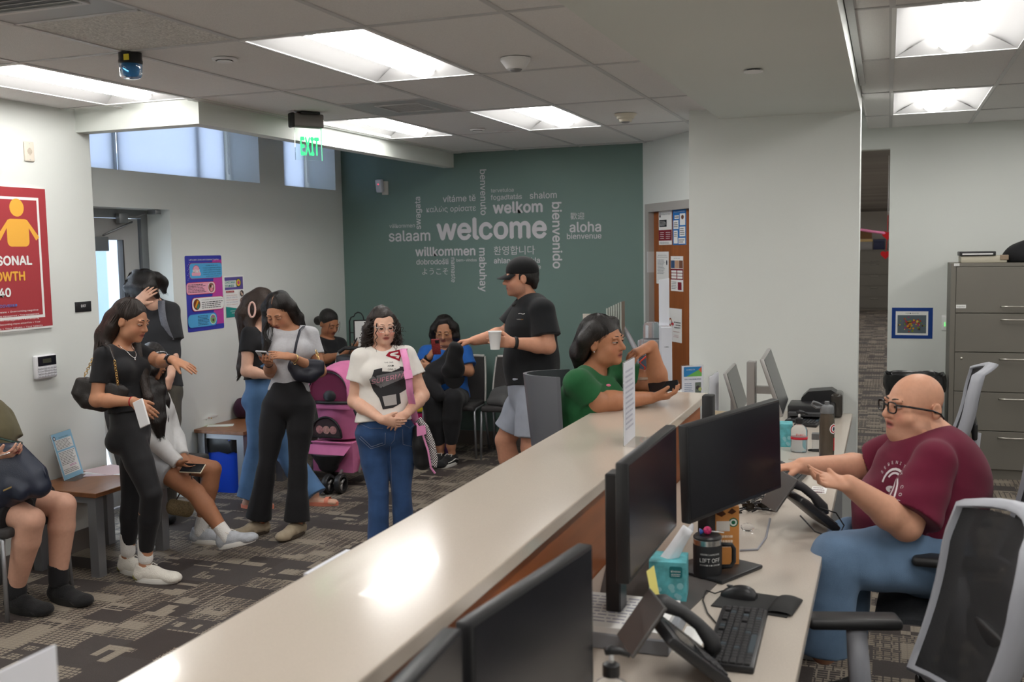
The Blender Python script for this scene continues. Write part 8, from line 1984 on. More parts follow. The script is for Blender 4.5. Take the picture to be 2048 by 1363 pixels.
kid(W9,decal([c for c in W9['root'].children if c.name.startswith('shirt')][0],[(a *0.10-0.01,b *0.10-0.045) for a,b in tx[0]],tx[1],J['chest']-Z3 *0.02,nrm(np.cross(Z3,W9['fw'])),Z3,W9['fw'],WHITEP,'shirt_lettering',None,0.003))
M_VANS =fabric('black_canvas',(0.016,0.016,0.017),0.85)
for sd in 'RL':
    an =J['an' +sd]; s_ =kid(W9,shoe(None,V(an[0],an[1],0.07),J['toe' +sd],M_VANS,M_RUBBERW,0.26,0.048,laces=M_SHOEW))
    t =nrm(J['toe' +sd]); b =V(an[0],an[1],0); s2 =nrm(np.cross(t,Z3))
    for g in (-1,1):
        k =MB().tube([b +t *x +s2 *g *0.0445+Z3 *z for x,z in ((-0.04,0.048),(0.0,0.058),(0.05,0.046),(0.10,0.040))],0.004,5).build('side_stripe',M_RUBBERW,None,True); k.parent =s_
phone(jd(872,693,D -0.42),dv(0.1,0.45,-1),dv(-0.05,1,0.4),'phone in a red patterned case held by the woman in blue',mat('red_pattern_case',srgb(150,60,60),0.4,var=0.6,vscale=120))
S =SDF(0.008); S.ell(jd(878,745,D -0.34),(0.13,0.11,0.09),None,0.04); S.cone(jd(858,770,D -0.40),jd(880,790,D -0.46),0.07,0.06,None,0.04); S.cone(jd(905,700,D -0.20),jd(885,740,D -0.34),0.05,0.07,None,0.04); S.cone(jd(852,760,D -0.38),jd(842,800,D -0.40),0.05,0.03,None,0.04); S.wr =wrinkle(0.016,40,7)
tag(S.build('jacket',M_BLKCLOTH),'black jacket bunched on the lap of the woman in blue','jacket')

# ---- man in the black cap holding a paper cup
D =6.8
M_CAP =fabric('cap_twill',(0.010,0.010,0.011),0.8)
J =dict(head=jd(1041,556,D),hf=dv(-1.0,-0.05,0.10),hu=dv(-0.06,1,0.0),neck=jd(1060,594,D +0.02),chest=jd(1062,605,D),pelvis=jd(1066,790,D),waist=jd(1062,722,D),
         shL=jd(1084,622,D -0.17),shR=jd(1046,618,D +0.17),elL=jd(1096,692,D -0.22),elR=jd(1013,666,D +0.20),wrL=jd(1026,685,D -0.30),wrR=jd(948,681,D +0.16),
         hpL=jd(1072,800,D -0.10),hpR=jd(1055,800,D +0.10),knL=jd(1062,895,D -0.14),knR=jd(1010,880,D +0.10),anL=jd(1085,1010,D -0.10),anR=jd(1035,995,D +0.12),toeL=dv(-1,0,0.3),toeR=dv(-1,0,0.2),
         handL=dict(d=dv(-1,0.10,0.05),n=dv(0.05,-0.1,-1.0),curl=(0.25,0.30,0.35,0.40),spread=0.05,side=-1,thumb=(0.7,0.2),scale=1.08),
         handR=dict(d=dv(-1,-0.05,0.1),n=dv(0,-1,0.2),curl=(0.55,0.6,0.65,0.7),spread=0.02,side=1,scale=1.08,thumb=(0.2,0.8)))
M10 =person('man in black cap, black tee and grey shorts holding a paper cup',J,srgb(206,150,122),srgb(170,104,92),
             dict(q=1.04,h=0.0055,hip=(0.165,0.145),waist=(0.165,0.165),chest=(0.175,0.145),shw=(0.165,0.090),belly=0.0,arm=(0.060,0.050,0.033),leg=(0.098,0.068,0.045),lid=0.45,hair=M_DARKHAIR,neck=0.062,beard=0.25,butt=0.042,feet=False,fat=0.003))
sh10 =tee_shirt(M10,fabric('black_tee',(0.012,0.013,0.015),0.85),0.020,J['pelvis']+Z3 *0.075,0.72,0.020,0.074,0.012,0.006,71,hem_w=0.016)
pants(M10,fabric('grey_shorts_twill',srgb(160,166,178),0.9,var=0.1,vscale=12),0.014,rad=(0.125,0.120,0,0,0),shorts=0.80,wr=0.007,seed=72,name='shorts',top=J['pelvis']+Z3 *0.13)
P,R =M10['P'],M10['R']
S =SDF(0.006); S.ell(P(0,-0.025,0.020),(0.086,0.102,0.080),R,0.02); S.cone(P(0,-0.095,-0.02),P(0,-0.085,-0.06),(0.062,0.022),(0.055,0.018),R[0],0.02); face_cut(M10,S,0.09,0.10,0.085,-0.14); S.wr =wrinkle(0.003,120,2)
kid(M10,S.build('hair',M_DARKHAIR,None,1))
S =SDF(0.006); S.ell(P(0,-0.015,0.050),(0.095,0.112,0.095),R,0.02); S.cut(P(0,0,0.030),-(R[2]*1.0-R[1]*0.05))
cap =kid(M10,S.build('cap',M_CAP,None,1))
mb =MB(); rows =[]
for i in range(7):
    x =0.085+0.080*i /6; rows.append([P(0.082*math.sin(a)*(1-0.10*(i /6)**2),-0.010+x *math.cos(a *0.80),0.040-0.030*(i /6)-0.012*math.sin(a)**2) for a in [(-1+k /6)*1.25 for k in range(13)]])
mb.grid(rows); mb.grid([[q -R[2]*0.004 for q in r_] for r_ in rows[::-1]]); kk =mb.build('cap_brim',M_CAP,None,True); kk.parent =cap
band(M10,J['wrL'],J['elL'],0.036,M_RUBBERB,'wristband',0.022,0.06,th=0.004)
nk =J['neck']; lan =[nk +M10['side']*0.055-M10['fw']*0.055+Z3 *0.035,nk -M10['side']*0.068-M10['fw']*0.01+Z3 *0.01,nk -M10['side']*0.070+M10['fw']*0.05-Z3 *0.015,nk -M10['side']*0.045+M10['fw']*0.105-Z3 *0.04,nk +M10['fw']*0.125-Z3 *0.055]
kid(M10,MB().tube(lan,0.008,6).build('lanyard',M_RUBBERB,None,True))
u_ =nrm(np.cross(Z3,M10['fw']));
lo_ =jd(1044,630,D -0.15); vn =nrm(dv(-0.55,0,1)); un =nrm(np.cross(Z3,vn))
for body_,x_,y_,h_,w_,m_ in (('~',-0.028,0.0,0.05,0.055,WHITEP),('SAN DIEGO',-0.030,-0.028,0.010,0.034,WHITEP),('CITY',0.006,-0.028,0.010,0.016,flat(226,150,50))):
    tx =text_mesh(body_,0.0); sx =w_ /tx[2]
    kid(M10,decal(sh10,[(x_ +a *sx,y_ +b *h_) for a,b in tx[0]],tx[1],lo_,un,Z3,vn,m_,'shirt_lettering',None,0.003))
for sd in 'LR': kid(M10,shoe(None,V(J['an' +sd][0],J['an' +sd][1],0.08),J['toe' +sd],M_SHOEB,M_RUBBERB,0.30,0.052))
cup =empty('paper_cup',jd(990,681,D -0.36),0,'white paper cup in the hand of the man in the cap','cup')
MB().lathe([(0.001,-0.055),(0.030,-0.055),(0.030,-0.050),(0.042,0.055),(0.0445,0.058),(0.042,0.061),(0.0395,0.058),(0.028,-0.048),(0.001,-0.048)],seg=28).build('cup_body',mat('paper_white',(0.82,0.82,0.81),0.55),cup,True,40)
hc =empty('baseball_cap',jd(909,728,D +0.16),0,'black baseball cap dangling from the outstretched hand','cap')
c_ =jd(906,726,D +0.13); Rr =np.array([dv(0.75,0.0,0.66),nrm(dv(-0.40,-1,0.2)),nrm(np.cross(dv(0.75,0,0.66),nrm(dv(-0.40,-1,0.2))))])
S =SDF(0.007); S.cone(c_ +dv(0.02,0.10,0),c_ +dv(0.0,-0.06,0.0),(0.050,0.05),(0.078,0.07),_rth,0.03); S.wr =wrinkle(0.006,60,4)
k =S.build('cap_crown',M_CAP,hc); k.matrix_parent_inverse =Matrix.Translation(hc.location).inverted()
mb =MB(); rows =[]
for i in range(6):
    rows.append([c_ +dv(0.010+0.075*math.sin(a),-0.075-(0.02+0.07*i /5)*math.cos(a),0.065+0.015*math.cos(a *1.2)) for a in [(-1+k2 /6)*1.2 for k2 in range(13)]])
mb.grid(rows); mb.grid([[q -dv(0,0,0.005) for q in r_] for r_ in rows[::-1]])
k =mb.build('cap_brim',M_CAP,hc,True); k.matrix_parent_inverse =Matrix.Translation(hc.location).inverted()
# ---- woman in the green tee leaning on the counter
D =4.92
J =dict(head=jd(1206,683,D),hf=dv(1.0,0.0,0.62),hu=dv(-0.08,1,0.05),neck=jd(1180,738,D +0.02),chest=jd(1182,752,D),pelvis=jd(1172,935,D +0.02),waist=jd(1168,860,D +0.02),
         shR=jd(1157,768,D -0.14),shL=jd(1240,748,D +0.16),elR=jd(1192,805,D -0.12),elL=jd(1318,772,D +0.14),wrR=jd(1302,795,D -0.02),wrL=jd(1303,692,D +0.08),
         hpR=jd(1170,945,D -0.10),hpL=jd(1190,940,D +0.10),knR=jd(1215,985,D -0.22),knL=jd(1235,980,D +0.0),anR=jd(1185,1120,D -0.15),anL=jd(1205,1110,D +0.05),toeR=dv(1,0,0.2),toeL=dv(1,0,0.2),
         handR=dict(d=dv(1,0.08,0.1),n=dv(0.1,0.9,-0.35),curl=(0.5,0.55,0.6,0.65),spread=0.02,side=1,thumb=(0.5,0.4)),
         handL=dict(d=dv(-0.80,-0.30,0.25),n=dv(-0.35,-0.9,-0.2),curl=(0.55,0.55,0.5,0.45),spread=0.08,side=-1,thumb=(0.3,0.5)))
W11 =person('woman in a green tee leaning on the counter with hand near her chin',J,srgb(182,126,94),srgb(150,88,80),
             dict(q=1.0,h=0.005,hip=(0.185,0.13),waist=(0.155,0.13),chest=(0.160,0.118),shw=(0.135,0.075),bust=0.068,arm=(0.056,0.048,0.029),leg=(0.09,0.062,0.040),lid=0.45,gaze=(0.1,-0.1),hair=M_DARKHAIR,neck=0.052,fat=0.004,feet=False,mouth=0.002,nose=1.1))
M_GREENTEE =fabric('green_cotton',srgb(36,92,54),0.9,var=0.06)
tee_shirt(W11,M_GREENTEE,0.013,J['pelvis']+Z3 *0.0,0.70,0.016,0.066,0.016,0.006,81,sleeve_l=0.42)
pants(W11,M_BLKCLOTH,0.010,hemf=0.95,wr=0.003,seed=82)
P =W11['P']
long_hair(W11,M_DARKHAIR,[([P(0.0,-0.08,0.03),P(0.02,-0.115,-0.05),P(0.0,-0.135,-0.11),jd(1155,738,D +0.10)],[0.060,0.052,0.032,0.016]),
                            ([P(0.06,-0.01,0.07),P(0.082,-0.05,0.02),P(0.070,-0.085,-0.05)],[0.040,0.038,0.032]),
                            ([P(-0.05,0.03,0.09),P(-0.085,0.02,0.02),P(-0.08,-0.03,-0.06)],[0.034,0.034,0.030])],
          cut=(0.058,0.085,0.085,-0.14),n_str=70,top=0.012,back=0.004,seed=83,tail=0.02)
kid(W11,MB().ball(P(0.089,-0.004,-0.034),0.0045,8,6).build('earring',M_SILVER,None,True))
for sd in 'RL': kid(W11,shoe(None,J['an' +sd],J['toe' +sd],M_SHOEB,M_RUBBERB,0.25,toe_up=0.001,collar=0.08))
tx =None
kid(W11,MB().ball(jd(1217,770,D -0.16),0.012,10,6,sx=1.0,sy=0.35,sz=0.5).build('shirt_badge',flat(224,120,150),None,True))

# ---- bald man in the maroon tee at the desk
D =3.85
SK12 =srgb(214,160,132)
J =dict(head=jd(1826,812,D),hf=dv(-1.0,0.02,0.20),hu=dv(0.02,1,0.02),neck=jd(1868,868,D +0.02),chest=jd(1868,886,D),waist=jd(1832,1010,D +0.02),pelvis=jd(1858,1108,D +0.03),
         shL=jd(1868,925,D -0.20),shR=jd(1812,893,D +0.22),elL=jd(1812,1050,D -0.27),elR=jd(1748,935,D +0.32),wrL=jd(1697,968,D -0.32),wrR=jd(1604,931,D +0.24),
         hpL=jd(1850,1118,D -0.12),hpR=jd(1845,1105,D +0.14),knL=jd(1672,1120,D -0.20),knR=jd(1700,1082,D +0.20),anL=jd(1648,1300,D -0.18),anR=jd(1690,1262,D +0.20),toeL=dv(-1,0,0.3),toeR=dv(-1,0,0.1),
         handL=dict(d=dv(-1.0,0.22,0.02),n=dv(0.15,0.85,0.45),curl=(0.55,0.42,0.34,0.14),spread=0.16,side=-1,thumb=(0.9,0.1),scale=1.05,th_dir=dv(-0.45,0.60,-0.75)),
         handR=dict(d=dv(-1.0,-0.05,0.05),n=dv(-0.1,-1.0,0.05),curl=(0.40,0.42,0.45,0.5),spread=0.05,side=1,scale=1.05))
M12 =person('bald man with black glasses in a maroon tee talking at the desk',J,SK12,srgb(180,104,96),
             dict(q=1.04,h=0.0045,hip=(0.20,0.155),waist=(0.213,0.192),chest=(0.20,0.160),shw=(0.165,0.098),belly=0.0,arm=(0.066,0.054,0.034),leg=(0.105,0.080,0.05),lid=0.40,gaze=(0,0.05),hair=mat('brow_hair',(0.10,0.07,0.055),0.7),neck=0.090,fat=0.017,beard=0.22,blush=0.3,feet=False,ear=-0.030,mouth=0.007,nose=1.12,jaw=1.15,butt=0.05,brow=0.9))
M_MAROON =fabric('maroon_cotton',srgb(104,28,52),0.9,var=0.06,vscale=20)
def _back12(S): S.ell(jd(1890,965,D +0.02),(0.19,0.165,0.20),np.array([M12['side'],M12['fw'],M12['up']]),0.06); S.ell(jd(1800,1035,D +0.03),(0.185,0.17,0.15),np.array([M12['side'],M12['fw'],M12['up']]),0.06)
sh12 =tee_shirt(M12,M_MAROON,0.014,J['pelvis']+Z3 *0.01,0.86,0.026,0.092,0.012,0.007,91,extra=_back12,h=0.006)
pants(M12,M_DENIM3,0.012,rad=(0.125,0.115,0.098,0.090,0.085),hemf=1.03,wr=0.007,seed=92,name='jeans',h=0.006)
P,R =M12['P'],M12['R']
M_BKF =mat('black_frame',(0.008,0.009,0.011),0.25)
glasses(M12,M_BKF,0.021,sq=3.5,thick=0.0030,temple=False,z=0.004,wide=0.034,y=0.108)
for g in (-1,1):
    kid(M12,MB().tube([P(g *0.056,0.102,0.016),P(g *0.084,0.068,0.013),P(g *0.0915,-0.02,-0.002),P(g *0.0925,-0.050,-0.014),P(g *0.0895,-0.068,-0.034)],[0.0035,0.0042,0.0040,0.0034,0.0034],6).build('temple_arm',M_BKF,None,True))
S =SDF(0.005); S.ell(P(0,-0.085,-0.085),(0.062,0.036,0.030),R,0.03)
kid(M12,S.build('neck_roll',MATS['skin'],None,2,lambda Q: np.tile(np.array(SK12),(len(Q),1))))
kid(M12,MB().tube([J['wrL']+nrm(J['handL']['d'])*0.108+dv(0,0.006,0.0)+(dv(0,0,1)*math.cos(t)*0.010+dv(0,1,0)*math.sin(t)*0.010)+dv(0,0,-0.008) for t in [6.283*i /12 for i in range(12)]],0.0022,5,closed=True).build('ring',M_SILVER,None,True))
o12 =jd(1785,975,D -0.15); n12 =nrm(dv(-0.75,0.05,1.0)); u12 =nrm(np.cross(Z3,n12)); v12 =np.cross(n12,u12)
def on12(v2,fs,name,off=0.003): return kid(M12,decal(sh12,v2,fs,o12,u12,v12,n12,flat(214,205,208,0.9),name,None,off))
def ring12(r0,r1,a0,a1,cx=0,cy=0,n=20,ey=1.25):
    v2 =[]; fs =[]
    for i in range(n +1):
        a =a0 +(a1 -a0)*i /n
        v2 += [(cx +r0 *math.cos(a),cy +r0 *ey *math.sin(a)),(cx +r1 *math.cos(a),cy +r1 *ey *math.sin(a))]
    for i in range(n): fs.append((2*i,2*i +1,2*i +3,2*i +2))
    return v2,fs
on12(*ring12(0.046,0.053,-2.4,3.0),'shirt_print'); on12(*ring12(0.028,0.034,-1.2,2.6,0.0,0.01),'shirt_print'); on12(*ring12(0.004,0.020,0,6.28,-0.012,-0.010,ey=0.6),'shirt_print'); on12(*ring12(0.006,0.022,0,6.28,-0.022,-0.050,ey=0.45),'shirt_print')
for i,ch_ in enumerate('SERENITY COLLEGE'):
    if ch_ == ' ': continue
    a =math.radians(150-i *14.5); tx =text_mesh(ch_,0.0); s_ =0.020; cx,cy =0.064*math.cos(a),0.064*1.25*math.sin(a); rt =a -math.pi /2
    on12([(cx +(x *s_ -0.006)*math.cos(rt)-y *s_ *math.sin(rt),cy +(x *s_ -0.006)*math.sin(rt)+y *s_ *math.cos(rt)) for x,y in tx[0]],tx[1],'shirt_lettering')
for sd in 'RL': kid(M12,shoe(None,V(J['an' +sd][0],J['an' +sd][1],0.08),J['toe' +sd],M_SHOEB,M_RUBBERB,0.30,0.054))

# ---- person seated at the edge of the picture, bare knees and black shoes
D =5.36
J =dict(head=jd(-34,742,D +0.05),hf=dv(0.6,-0.6,0.6),hu=dv(0.1,1,0.2),neck=jd(-36,797,D +0.08),chest=jd(-32,815,D +0.06),pelvis=jd(-22,985,D +0.06),
         shR=jd(-64,830,D -0.10),shL=jd(2,836,D +0.18),elR=jd(-52,915,D -0.14),elL=jd(20,892,D +0.16),wrR=jd(-5,915,D -0.20),wrL=jd(22,922,D +0.02),
         hpR=jd(-32,1000,D -0.04),hpL=jd(-8,992,D +0.14),knR=jd(62,1040,D -0.16),knL=jd(126,1010,D +0.06),anR=jd(32,1172,D -0.04),anL=jd(117,1148,D +0.10),toeR=dv(1,0,0.45),toeL=dv(1,0,0.55),
         handR=dict(d=dv(0.9,0.2,0.2),n=dv(0.1,0.8,-0.4),curl=(0.5,)*4,spread=0.02,side=1),
         handL=dict(d=dv(0.35,-0.9,0.35),n=dv(-0.7,-0.1,-0.6),curl=(0.25,0.28,0.3,0.32),spread=0.05,side=-1))
M1 =person('seated person with bare knees, olive shirt, black shorts and black sneakers',J,srgb(206,160,138),LIP_PALE,
            dict(q=1.0,h=0.006,hip=(0.175,0.12),waist=(0.15,0.115),chest=(0.165,0.115),shw=(0.145,0.08),arm=(0.05,0.042,0.027),leg=(0.090,0.066,0.045),lid=0.7,hair=M_BROWNHAIR,feet=False))
tee_shirt(M1,fabric('olive_cotton',srgb(104,98,74),0.9),0.016,J['pelvis']+Z3 *0.03,0.78,0.016,0.064,0.012,0.005,101)
pants(M1,fabric('black_shorts',(0.014,0.014,0.016),0.85),0.012,rad=(0.112,0.108,0,0,0),shorts=0.72,wr=0.004,seed=102,name='shorts')
long_hair(M1,M_BROWNHAIR,[],cut=(0.062,0.062,0.06,-0.13),n_str=0,seed=103)
for sd in 'RL':
    an =J['an' +sd]
    kid(M1,SDF(0.006).cone(an +Z3 *0.06,an -Z3 *0.03,0.052,0.052,None,0.01,flat_a=True).build('sock',M_BLKCLOTH))
    kid(M1,shoe(None,V(an[0],an[1],0.08),J['toe' +sd],M_SHOEB,M_RUBBERB,0.29,0.053,sole_h=0.040,laces=M_SHOEB))
phone(jd(14,879,D -0.10),dv(0.2,0.8,-0.2),dv(1,0.2,0.3),'phone in a dark green case held above the navy bag',mat('green_case',srgb(52,74,66),0.4))
# ================================================================== STROLLER, BAGS, LOOSE CLOTHING
def ribbon(pts,w,th,side):
    """flat strap along points; side: width direction"""
    pts =[np.asarray(p,float) for p in pts]; rows =[]
    for i,p in enumerate(pts):
        t =nrm(pts[min(i +1,len(pts)-1)]-pts[max(i -1,0)]); s_ =nrm(np.asarray(side)-t *np.dot(side,t)); n =np.cross(t,s_)
        rows.append([p -s_ *w /2-n *th /2,p +s_ *w /2-n *th /2,p +s_ *w /2+n *th /2,p -s_ *w /2+n *th /2])
    return MB().grid(rows,True)
def chain_links(a,b,n,r,m,T,name='chain',sag=0.0):
    mb =MB(); a,b =np.asarray(a),np.asarray(b); d =nrm(b -a); s1 =nrm(np.cross(d,V(0.2,0.3,0.9))); s2 =np.cross(d,s1); L =np.linalg.norm(b -a)/n
    for i in range(n):
        c =a +(b -a)*(i +0.5)/n -Z3 *sag *math.sin(math.pi *(i +0.5)/n); q =s1 if i % 2 else s2
        mb.tube([c +d *L *0.62*math.cos(t)+q *r *1.6*math.sin(t) for t in [6.283*k /8 for k in range(8)]],r *0.55,5,closed=True)
    return T.put(mb,name,m,True,kind='stuff')
# ---- pink pet stroller
M_PINK =fabric('stroller_pink',srgb(214,120,166),0.7,var=0.08,vscale=14); M_PINKM =mat('stroller_mesh',srgb(120,40,74),0.8,alpha=0.9); M_STK =mat('stroller_black',(0.02,0.02,0.021),0.4)
YF =6.80
def sq(px,py,y=YF): return at_y(px,py,y)
xl,xr =sq(615,850).x,sq(704,850).x; xc =(xl +xr)/2; hw =(xr -xl)/2
zc0,zc1 =sq(655,803).z,sq(655,722,7.0).z; zb0 =sq(655,880).z
T =Thing('pet_stroller','pink pet stroller with black trim and mesh windows','stroller',(xc,7.0,0))
rows =[]
for i in range(9):
    t =i /8; yy =YF +0.44*t; k =1-0.10*(1-t)**2; hz =(zc1 -zc0)*(0.86+0.14*math.sin(math.pi *t *0.8))
    rows.append([Vector((xc +hw *k *math.cos(a),yy +0.05*math.sin(a)*(0.5-t),zc0 +hz *math.sin(a)**0.75)) for a in [math.pi *j /16 for j in range(17)]])
T.put(MB().grid(rows),'canopy',M_PINK,True)
arch =rows[0]; mb =MB(); cen =Vector((xc,YF -0.01,zc0)); mb.add([cen]+[q +Vector((0,-0.002,0)) for q in arch],[(0,k +2,k +1) for k in range(16)]); T.put(mb,'mesh_window',M_PINKM)
T.put(MB().tube([q +Vector((0,-0.01,0)) for q in arch],0.010,6),'canopy_trim',M_PINK,True); T.put(MB().tube([Vector((xc -hw *0.9*math.cos(a),YF +0.05,zc0 +(zc1 -zc0)*0.80*math.sin(a)**0.75))-Vector((0,0.055,0)) for a in [math.pi *j /14 for j in range(15)]],0.006,6),'zipper',M_STK,True)
T.put(MB().ball((xc +0.01,YF +0.02,zc0 +0.03),0.085,16,8,sy=0.4,sz=0.85),'dark_opening',M_STK,True)
T.put(MB().tube([(xl -0.01,YF -0.015,zc0),(xc,YF -0.03,zc0 -0.004),(xr +0.01,YF -0.015,zc0)],0.013,8),'bar',M_STK,True)
S =SDF(0.008); S.cone((xc,YF +0.20,zc0 -0.02),(xc,YF +0.20,zb0),(hw,0.20),(hw *0.92,0.18),(1,0,0),0.02,flat_a=True,flat_b=True,cap=0.02); S.wr =wrinkle(0.004,40,3)
T.take(S.build('cabin',M_PINK))
T.put(MB().rbox((xl -0.005,YF -0.022,zc0 -0.055),(xr +0.005,YF +0.01,zc0 -0.012),0.006),'front_band',M_PINK,True)
wa =[Vector((xc -0.02+0.135*math.cos(a),YF -0.018,zb0 +0.03+0.155*math.sin(a))) for a in [math.pi *j /16 for j in range(17)]]
mb =MB().add(wa,[tuple(range(17))]); T.put(mb,'lower_window',mat('window_mesh_dark',srgb(66,50,52),0.7)); T.put(MB().tube([q +Vector((0,-0.004,0)) for q in wa]+[wa[0]+Vector((0,-0.004,0))],0.009,6),'window_trim',M_STK,True)
for i,(dx,c_) in enumerate(((-0.06,(190,130,130)),(0.0,(200,150,140)),(0.06,(196,140,136)))): T.put(MB().ball((xc -0.02+dx,YF -0.014,zb0 +0.085),0.042,14,8,sy=0.15,sz=1.0),'blanket',mat('blanket_%d' % i,srgb(*c_),0.9,var=0.3,vscale=60),True)
zf =sq(655,905).z; T.put(MB().grid([[(xl -0.02,YF -0.03,zb0 -0.03),(xr,YF -0.03,zb0 -0.03)],[(xl +0.03,YF -0.07,zf),(xr -0.04,YF -0.07,zf)]]),'flap',M_PINK)
T.put(MB().tube([(xl -0.02,YF -0.03,zb0 -0.01),(xr,YF -0.03,zb0 -0.01)],0.008,6),'flap_piping',M_PINK,True)
zt0 =sq(655,941).z; S =SDF(0.007); S.cone((xc -0.01,YF -0.02,zf),(xc -0.01,YF -0.02,zt0 +0.05),(0.155,0.09),(0.085,0.06),(1,0,0),0.03,flat_a=True); T.take(S.build('foot_tray',M_STK))
zk =sq(655,944).z; T.put(MB().box((xl +0.02,YF +0.03,zk),(xr -0.02,YF +0.36,zb0 -0.02)),'under_basket',M_PINK)
def wheel(c,r,nm='wheel',w=0.045):
    wl =T.put(MB().lathe([(r *0.72,-w /2),(r *0.95,-w /2),(r,-w *0.3),(r,w *0.3),(r *0.95,w /2),(r *0.72,w /2),(r *0.72,-w /2)],c,24,(1,0,0.0)),nm,M_STK,True,50)
    for k in range(3):
        a =k *2.094+0.5; T.put(MB().tube([c,Vector(c)+Vector((0,math.cos(a),math.sin(a)))*r *0.74],[0.014,0.012],6),'spoke',M_SILV,True,parent=wl)
wf =at_z(655,988,0); wheel(Vector((wf.x,wf.y +0.02,0.075)),0.075); wheel(Vector((wf.x +0.085,wf.y +0.06,0.075)),0.075)
wr_ =at_z(722,956,0); wheel(Vector((xr +0.02,7.26,0.11)),0.11); wheel(Vector((xl -0.02,7.26,0.11)),0.11)
T.put(MB().tube([(wf.x +0.04,wf.y +0.04,0.075),(wf.x +0.04,YF +0.02,zk +0.02)],0.012,8),'front_fork',M_SILV,True)
hz =at_y(690,705,7.34).z
for x in (xl -0.015,xr +0.015):
    T.put(MB().tube([(x,YF +0.02,zc0 -0.06),(x,YF +0.22,0.34),(x,7.26,0.11)],0.011,8),'frame_tube',M_STK,True); T.put(MB().tube([(x,YF +0.06,zk),(x,YF +0.24,zb0 +0.06),(x,7.34,hz)],0.011,8),'push_tube',M_SILV,True)
T.put(MB().tube([(xl -0.015,7.34,hz),(xl +0.03,7.37,hz +0.035),(xr -0.03,7.37,hz +0.035),(xr +0.015,7.34,hz)],0.016,10),'handle',M_STK,True)
T.put(MB().rbox((xl +0.02,7.22,hz -0.08),(xr -0.02,7.34,hz -0.01),0.02,3),'parent_tray',M_STK,True)
# ---- shoulder bag of the woman in leggings
D =5.66; M_LEATH =mat('black_leather',(0.022,0.019,0.018),0.38,bump=0.2,bscale=300)
T =Thing('shoulder_bag','black leather shoulder bag with gold chain under the arm of the woman in leggings','bag',at_d(190,815,D))
S =SDF(0.006); pts =[jd(166,762,D),jd(158,788,D),jd(172,803,D),jd(205,808,D),jd(238,796,D),jd(243,778,D)]
for i in range(5): S.cone(pts[i],pts[i +1],(0.040,0.020),(0.044,0.020),Z3,0.02)
S.cone(jd(175,772,D),jd(235,782,D),(0.055,0.022),(0.05,0.022),Z3,0.03); S.cut(jd(170,752,D),dv(0.25,1,0)); T.take(S.build('bag_body',M_LEATH))
chain_links(jd(169,752,D),jd(188,712,D -0.02),9,0.0045,M_GOLD,T); chain_links(jd(236,770,D -0.02),jd(229,720,D -0.10),10,0.0045,M_GOLD,T)
T.put(ribbon([jd(188,712,D -0.02),jd(196,695,D -0.0),jd(208,689,D),jd(220,694,D -0.05),jd(229,720,D -0.10)],0.014,0.004,dv(0,0,1)),'strap',M_LEATH,True)
# ---- little bag of the texting woman
D =6.58; M_NAVY =mat('navy_leather',(0.018,0.020,0.032),0.4,bump=0.15,bscale=250)
T =Thing('handbag','small navy shoulder bag under the arm of the texting woman','bag',at_d(612,752,D))
S =SDF(0.006); S.chain([jd(588,735,D),jd(600,747,D),jd(620,750,D),jd(640,742,D)],[0.040,0.045,0.045,0.03],None,0.03); S.cone(jd(590,726,D),jd(640,728,D),0.035,0.03,None,0.03); T.take(S.build('bag_body',M_NAVY))
T.put(ribbon([jd(588,712,D -0.03),jd(593,685,D -0.05),jd(600,660,D -0.0),jd(608,652,D +0.10)],0.016,0.004,dv(1,0,0)),'strap',M_NAVY,True); chain_links(jd(590,728,D -0.04),jd(588,711,D -0.03),4,0.005,M_GOLD,T); chain_links(jd(640,730,D),jd(632,700,D +0.05),6,0.005,M_GOLD,T)
# ---- tote of the curly-haired woman
D =6.1; M_STRAPP =fabric('pink_webbing',srgb(232,150,196),0.7)
T =Thing('tote_bag','black tote with pink strap and checked edge hanging beside the curly-haired woman','bag',at_d(848,940,D))
S =SDF(0.007); S.chain([jd(838,860,D),jd(845,890,D),jd(846,922,D)],[(0.035,0.05),(0.058,0.07),(0.055,0.065)],dv(1,0,0.3),0.03); S.wr =wrinkle(0.004,40,9); T.take(S.build('bag_body',fabric('black_nylon',(0.014,0.014,0.015),0.5)))
M_CHK =bpy.data.materials.new('checked_print'); M_CHK.use_nodes =True; _k =M_CHK.node_tree; _c =_k.nodes.new('ShaderNodeTexChecker'); _c.inputs['Scale'].default_value =130; _c.inputs[1].default_value =(0.75,0.73,0.72,1); _c.inputs[2].default_value =(0.02,0.02,0.02,1); _t =_k.nodes.new('ShaderNodeTexCoord'); _k.links.new(_t.outputs['Object'],_c.inputs[0]); _k.links.new(_c.outputs[0],_k.nodes['Principled BSDF'].inputs['Base Color'])
T.put(ribbon([jd(836,838,D -0.09),jd(850,855,D -0.095),jd(862,885,D -0.10),jd(868,915,D -0.09),jd(866,932,D -0.08)],0.050,0.006,dv(1,0,0.5)),'checked_edge',M_CHK,True); T.put(ribbon([jd(832,845,D -0.10),jd(846,870,D -0.11),jd(856,900,D -0.11),jd(862,935,D -0.10),jd(870,946,D -0.09)],0.010,0.008,dv(1,0,0.3)),'piping',M_STRAPP,True)
T.put(MB().prism([(0,0),(0.055,0.012),(0.05,0.065),(0.0,0.06)],(jd(834,872,D -0.125),dv(1,0,0),dv(0,1,0),dv(0,0,1)),0.003),'luggage_tag',M_STRAPP)
T.put(ribbon([jd(809,697,D +0.03),jd(806,699,D -0.08),jd(812,722,D -0.155),jd(817,752,D -0.19),jd(820,785,D -0.175),jd(826,815,D -0.06),jd(832,845,D +0.0)],0.040,0.005,dv(1,0,0)),'shoulder_strap',M_STRAPP,True)
T.put(ribbon([jd(815,741,D -0.185),jd(818,757,D -0.198)],0.048,0.010,dv(1,0,0)),'strap_slider',M_STRAPP)
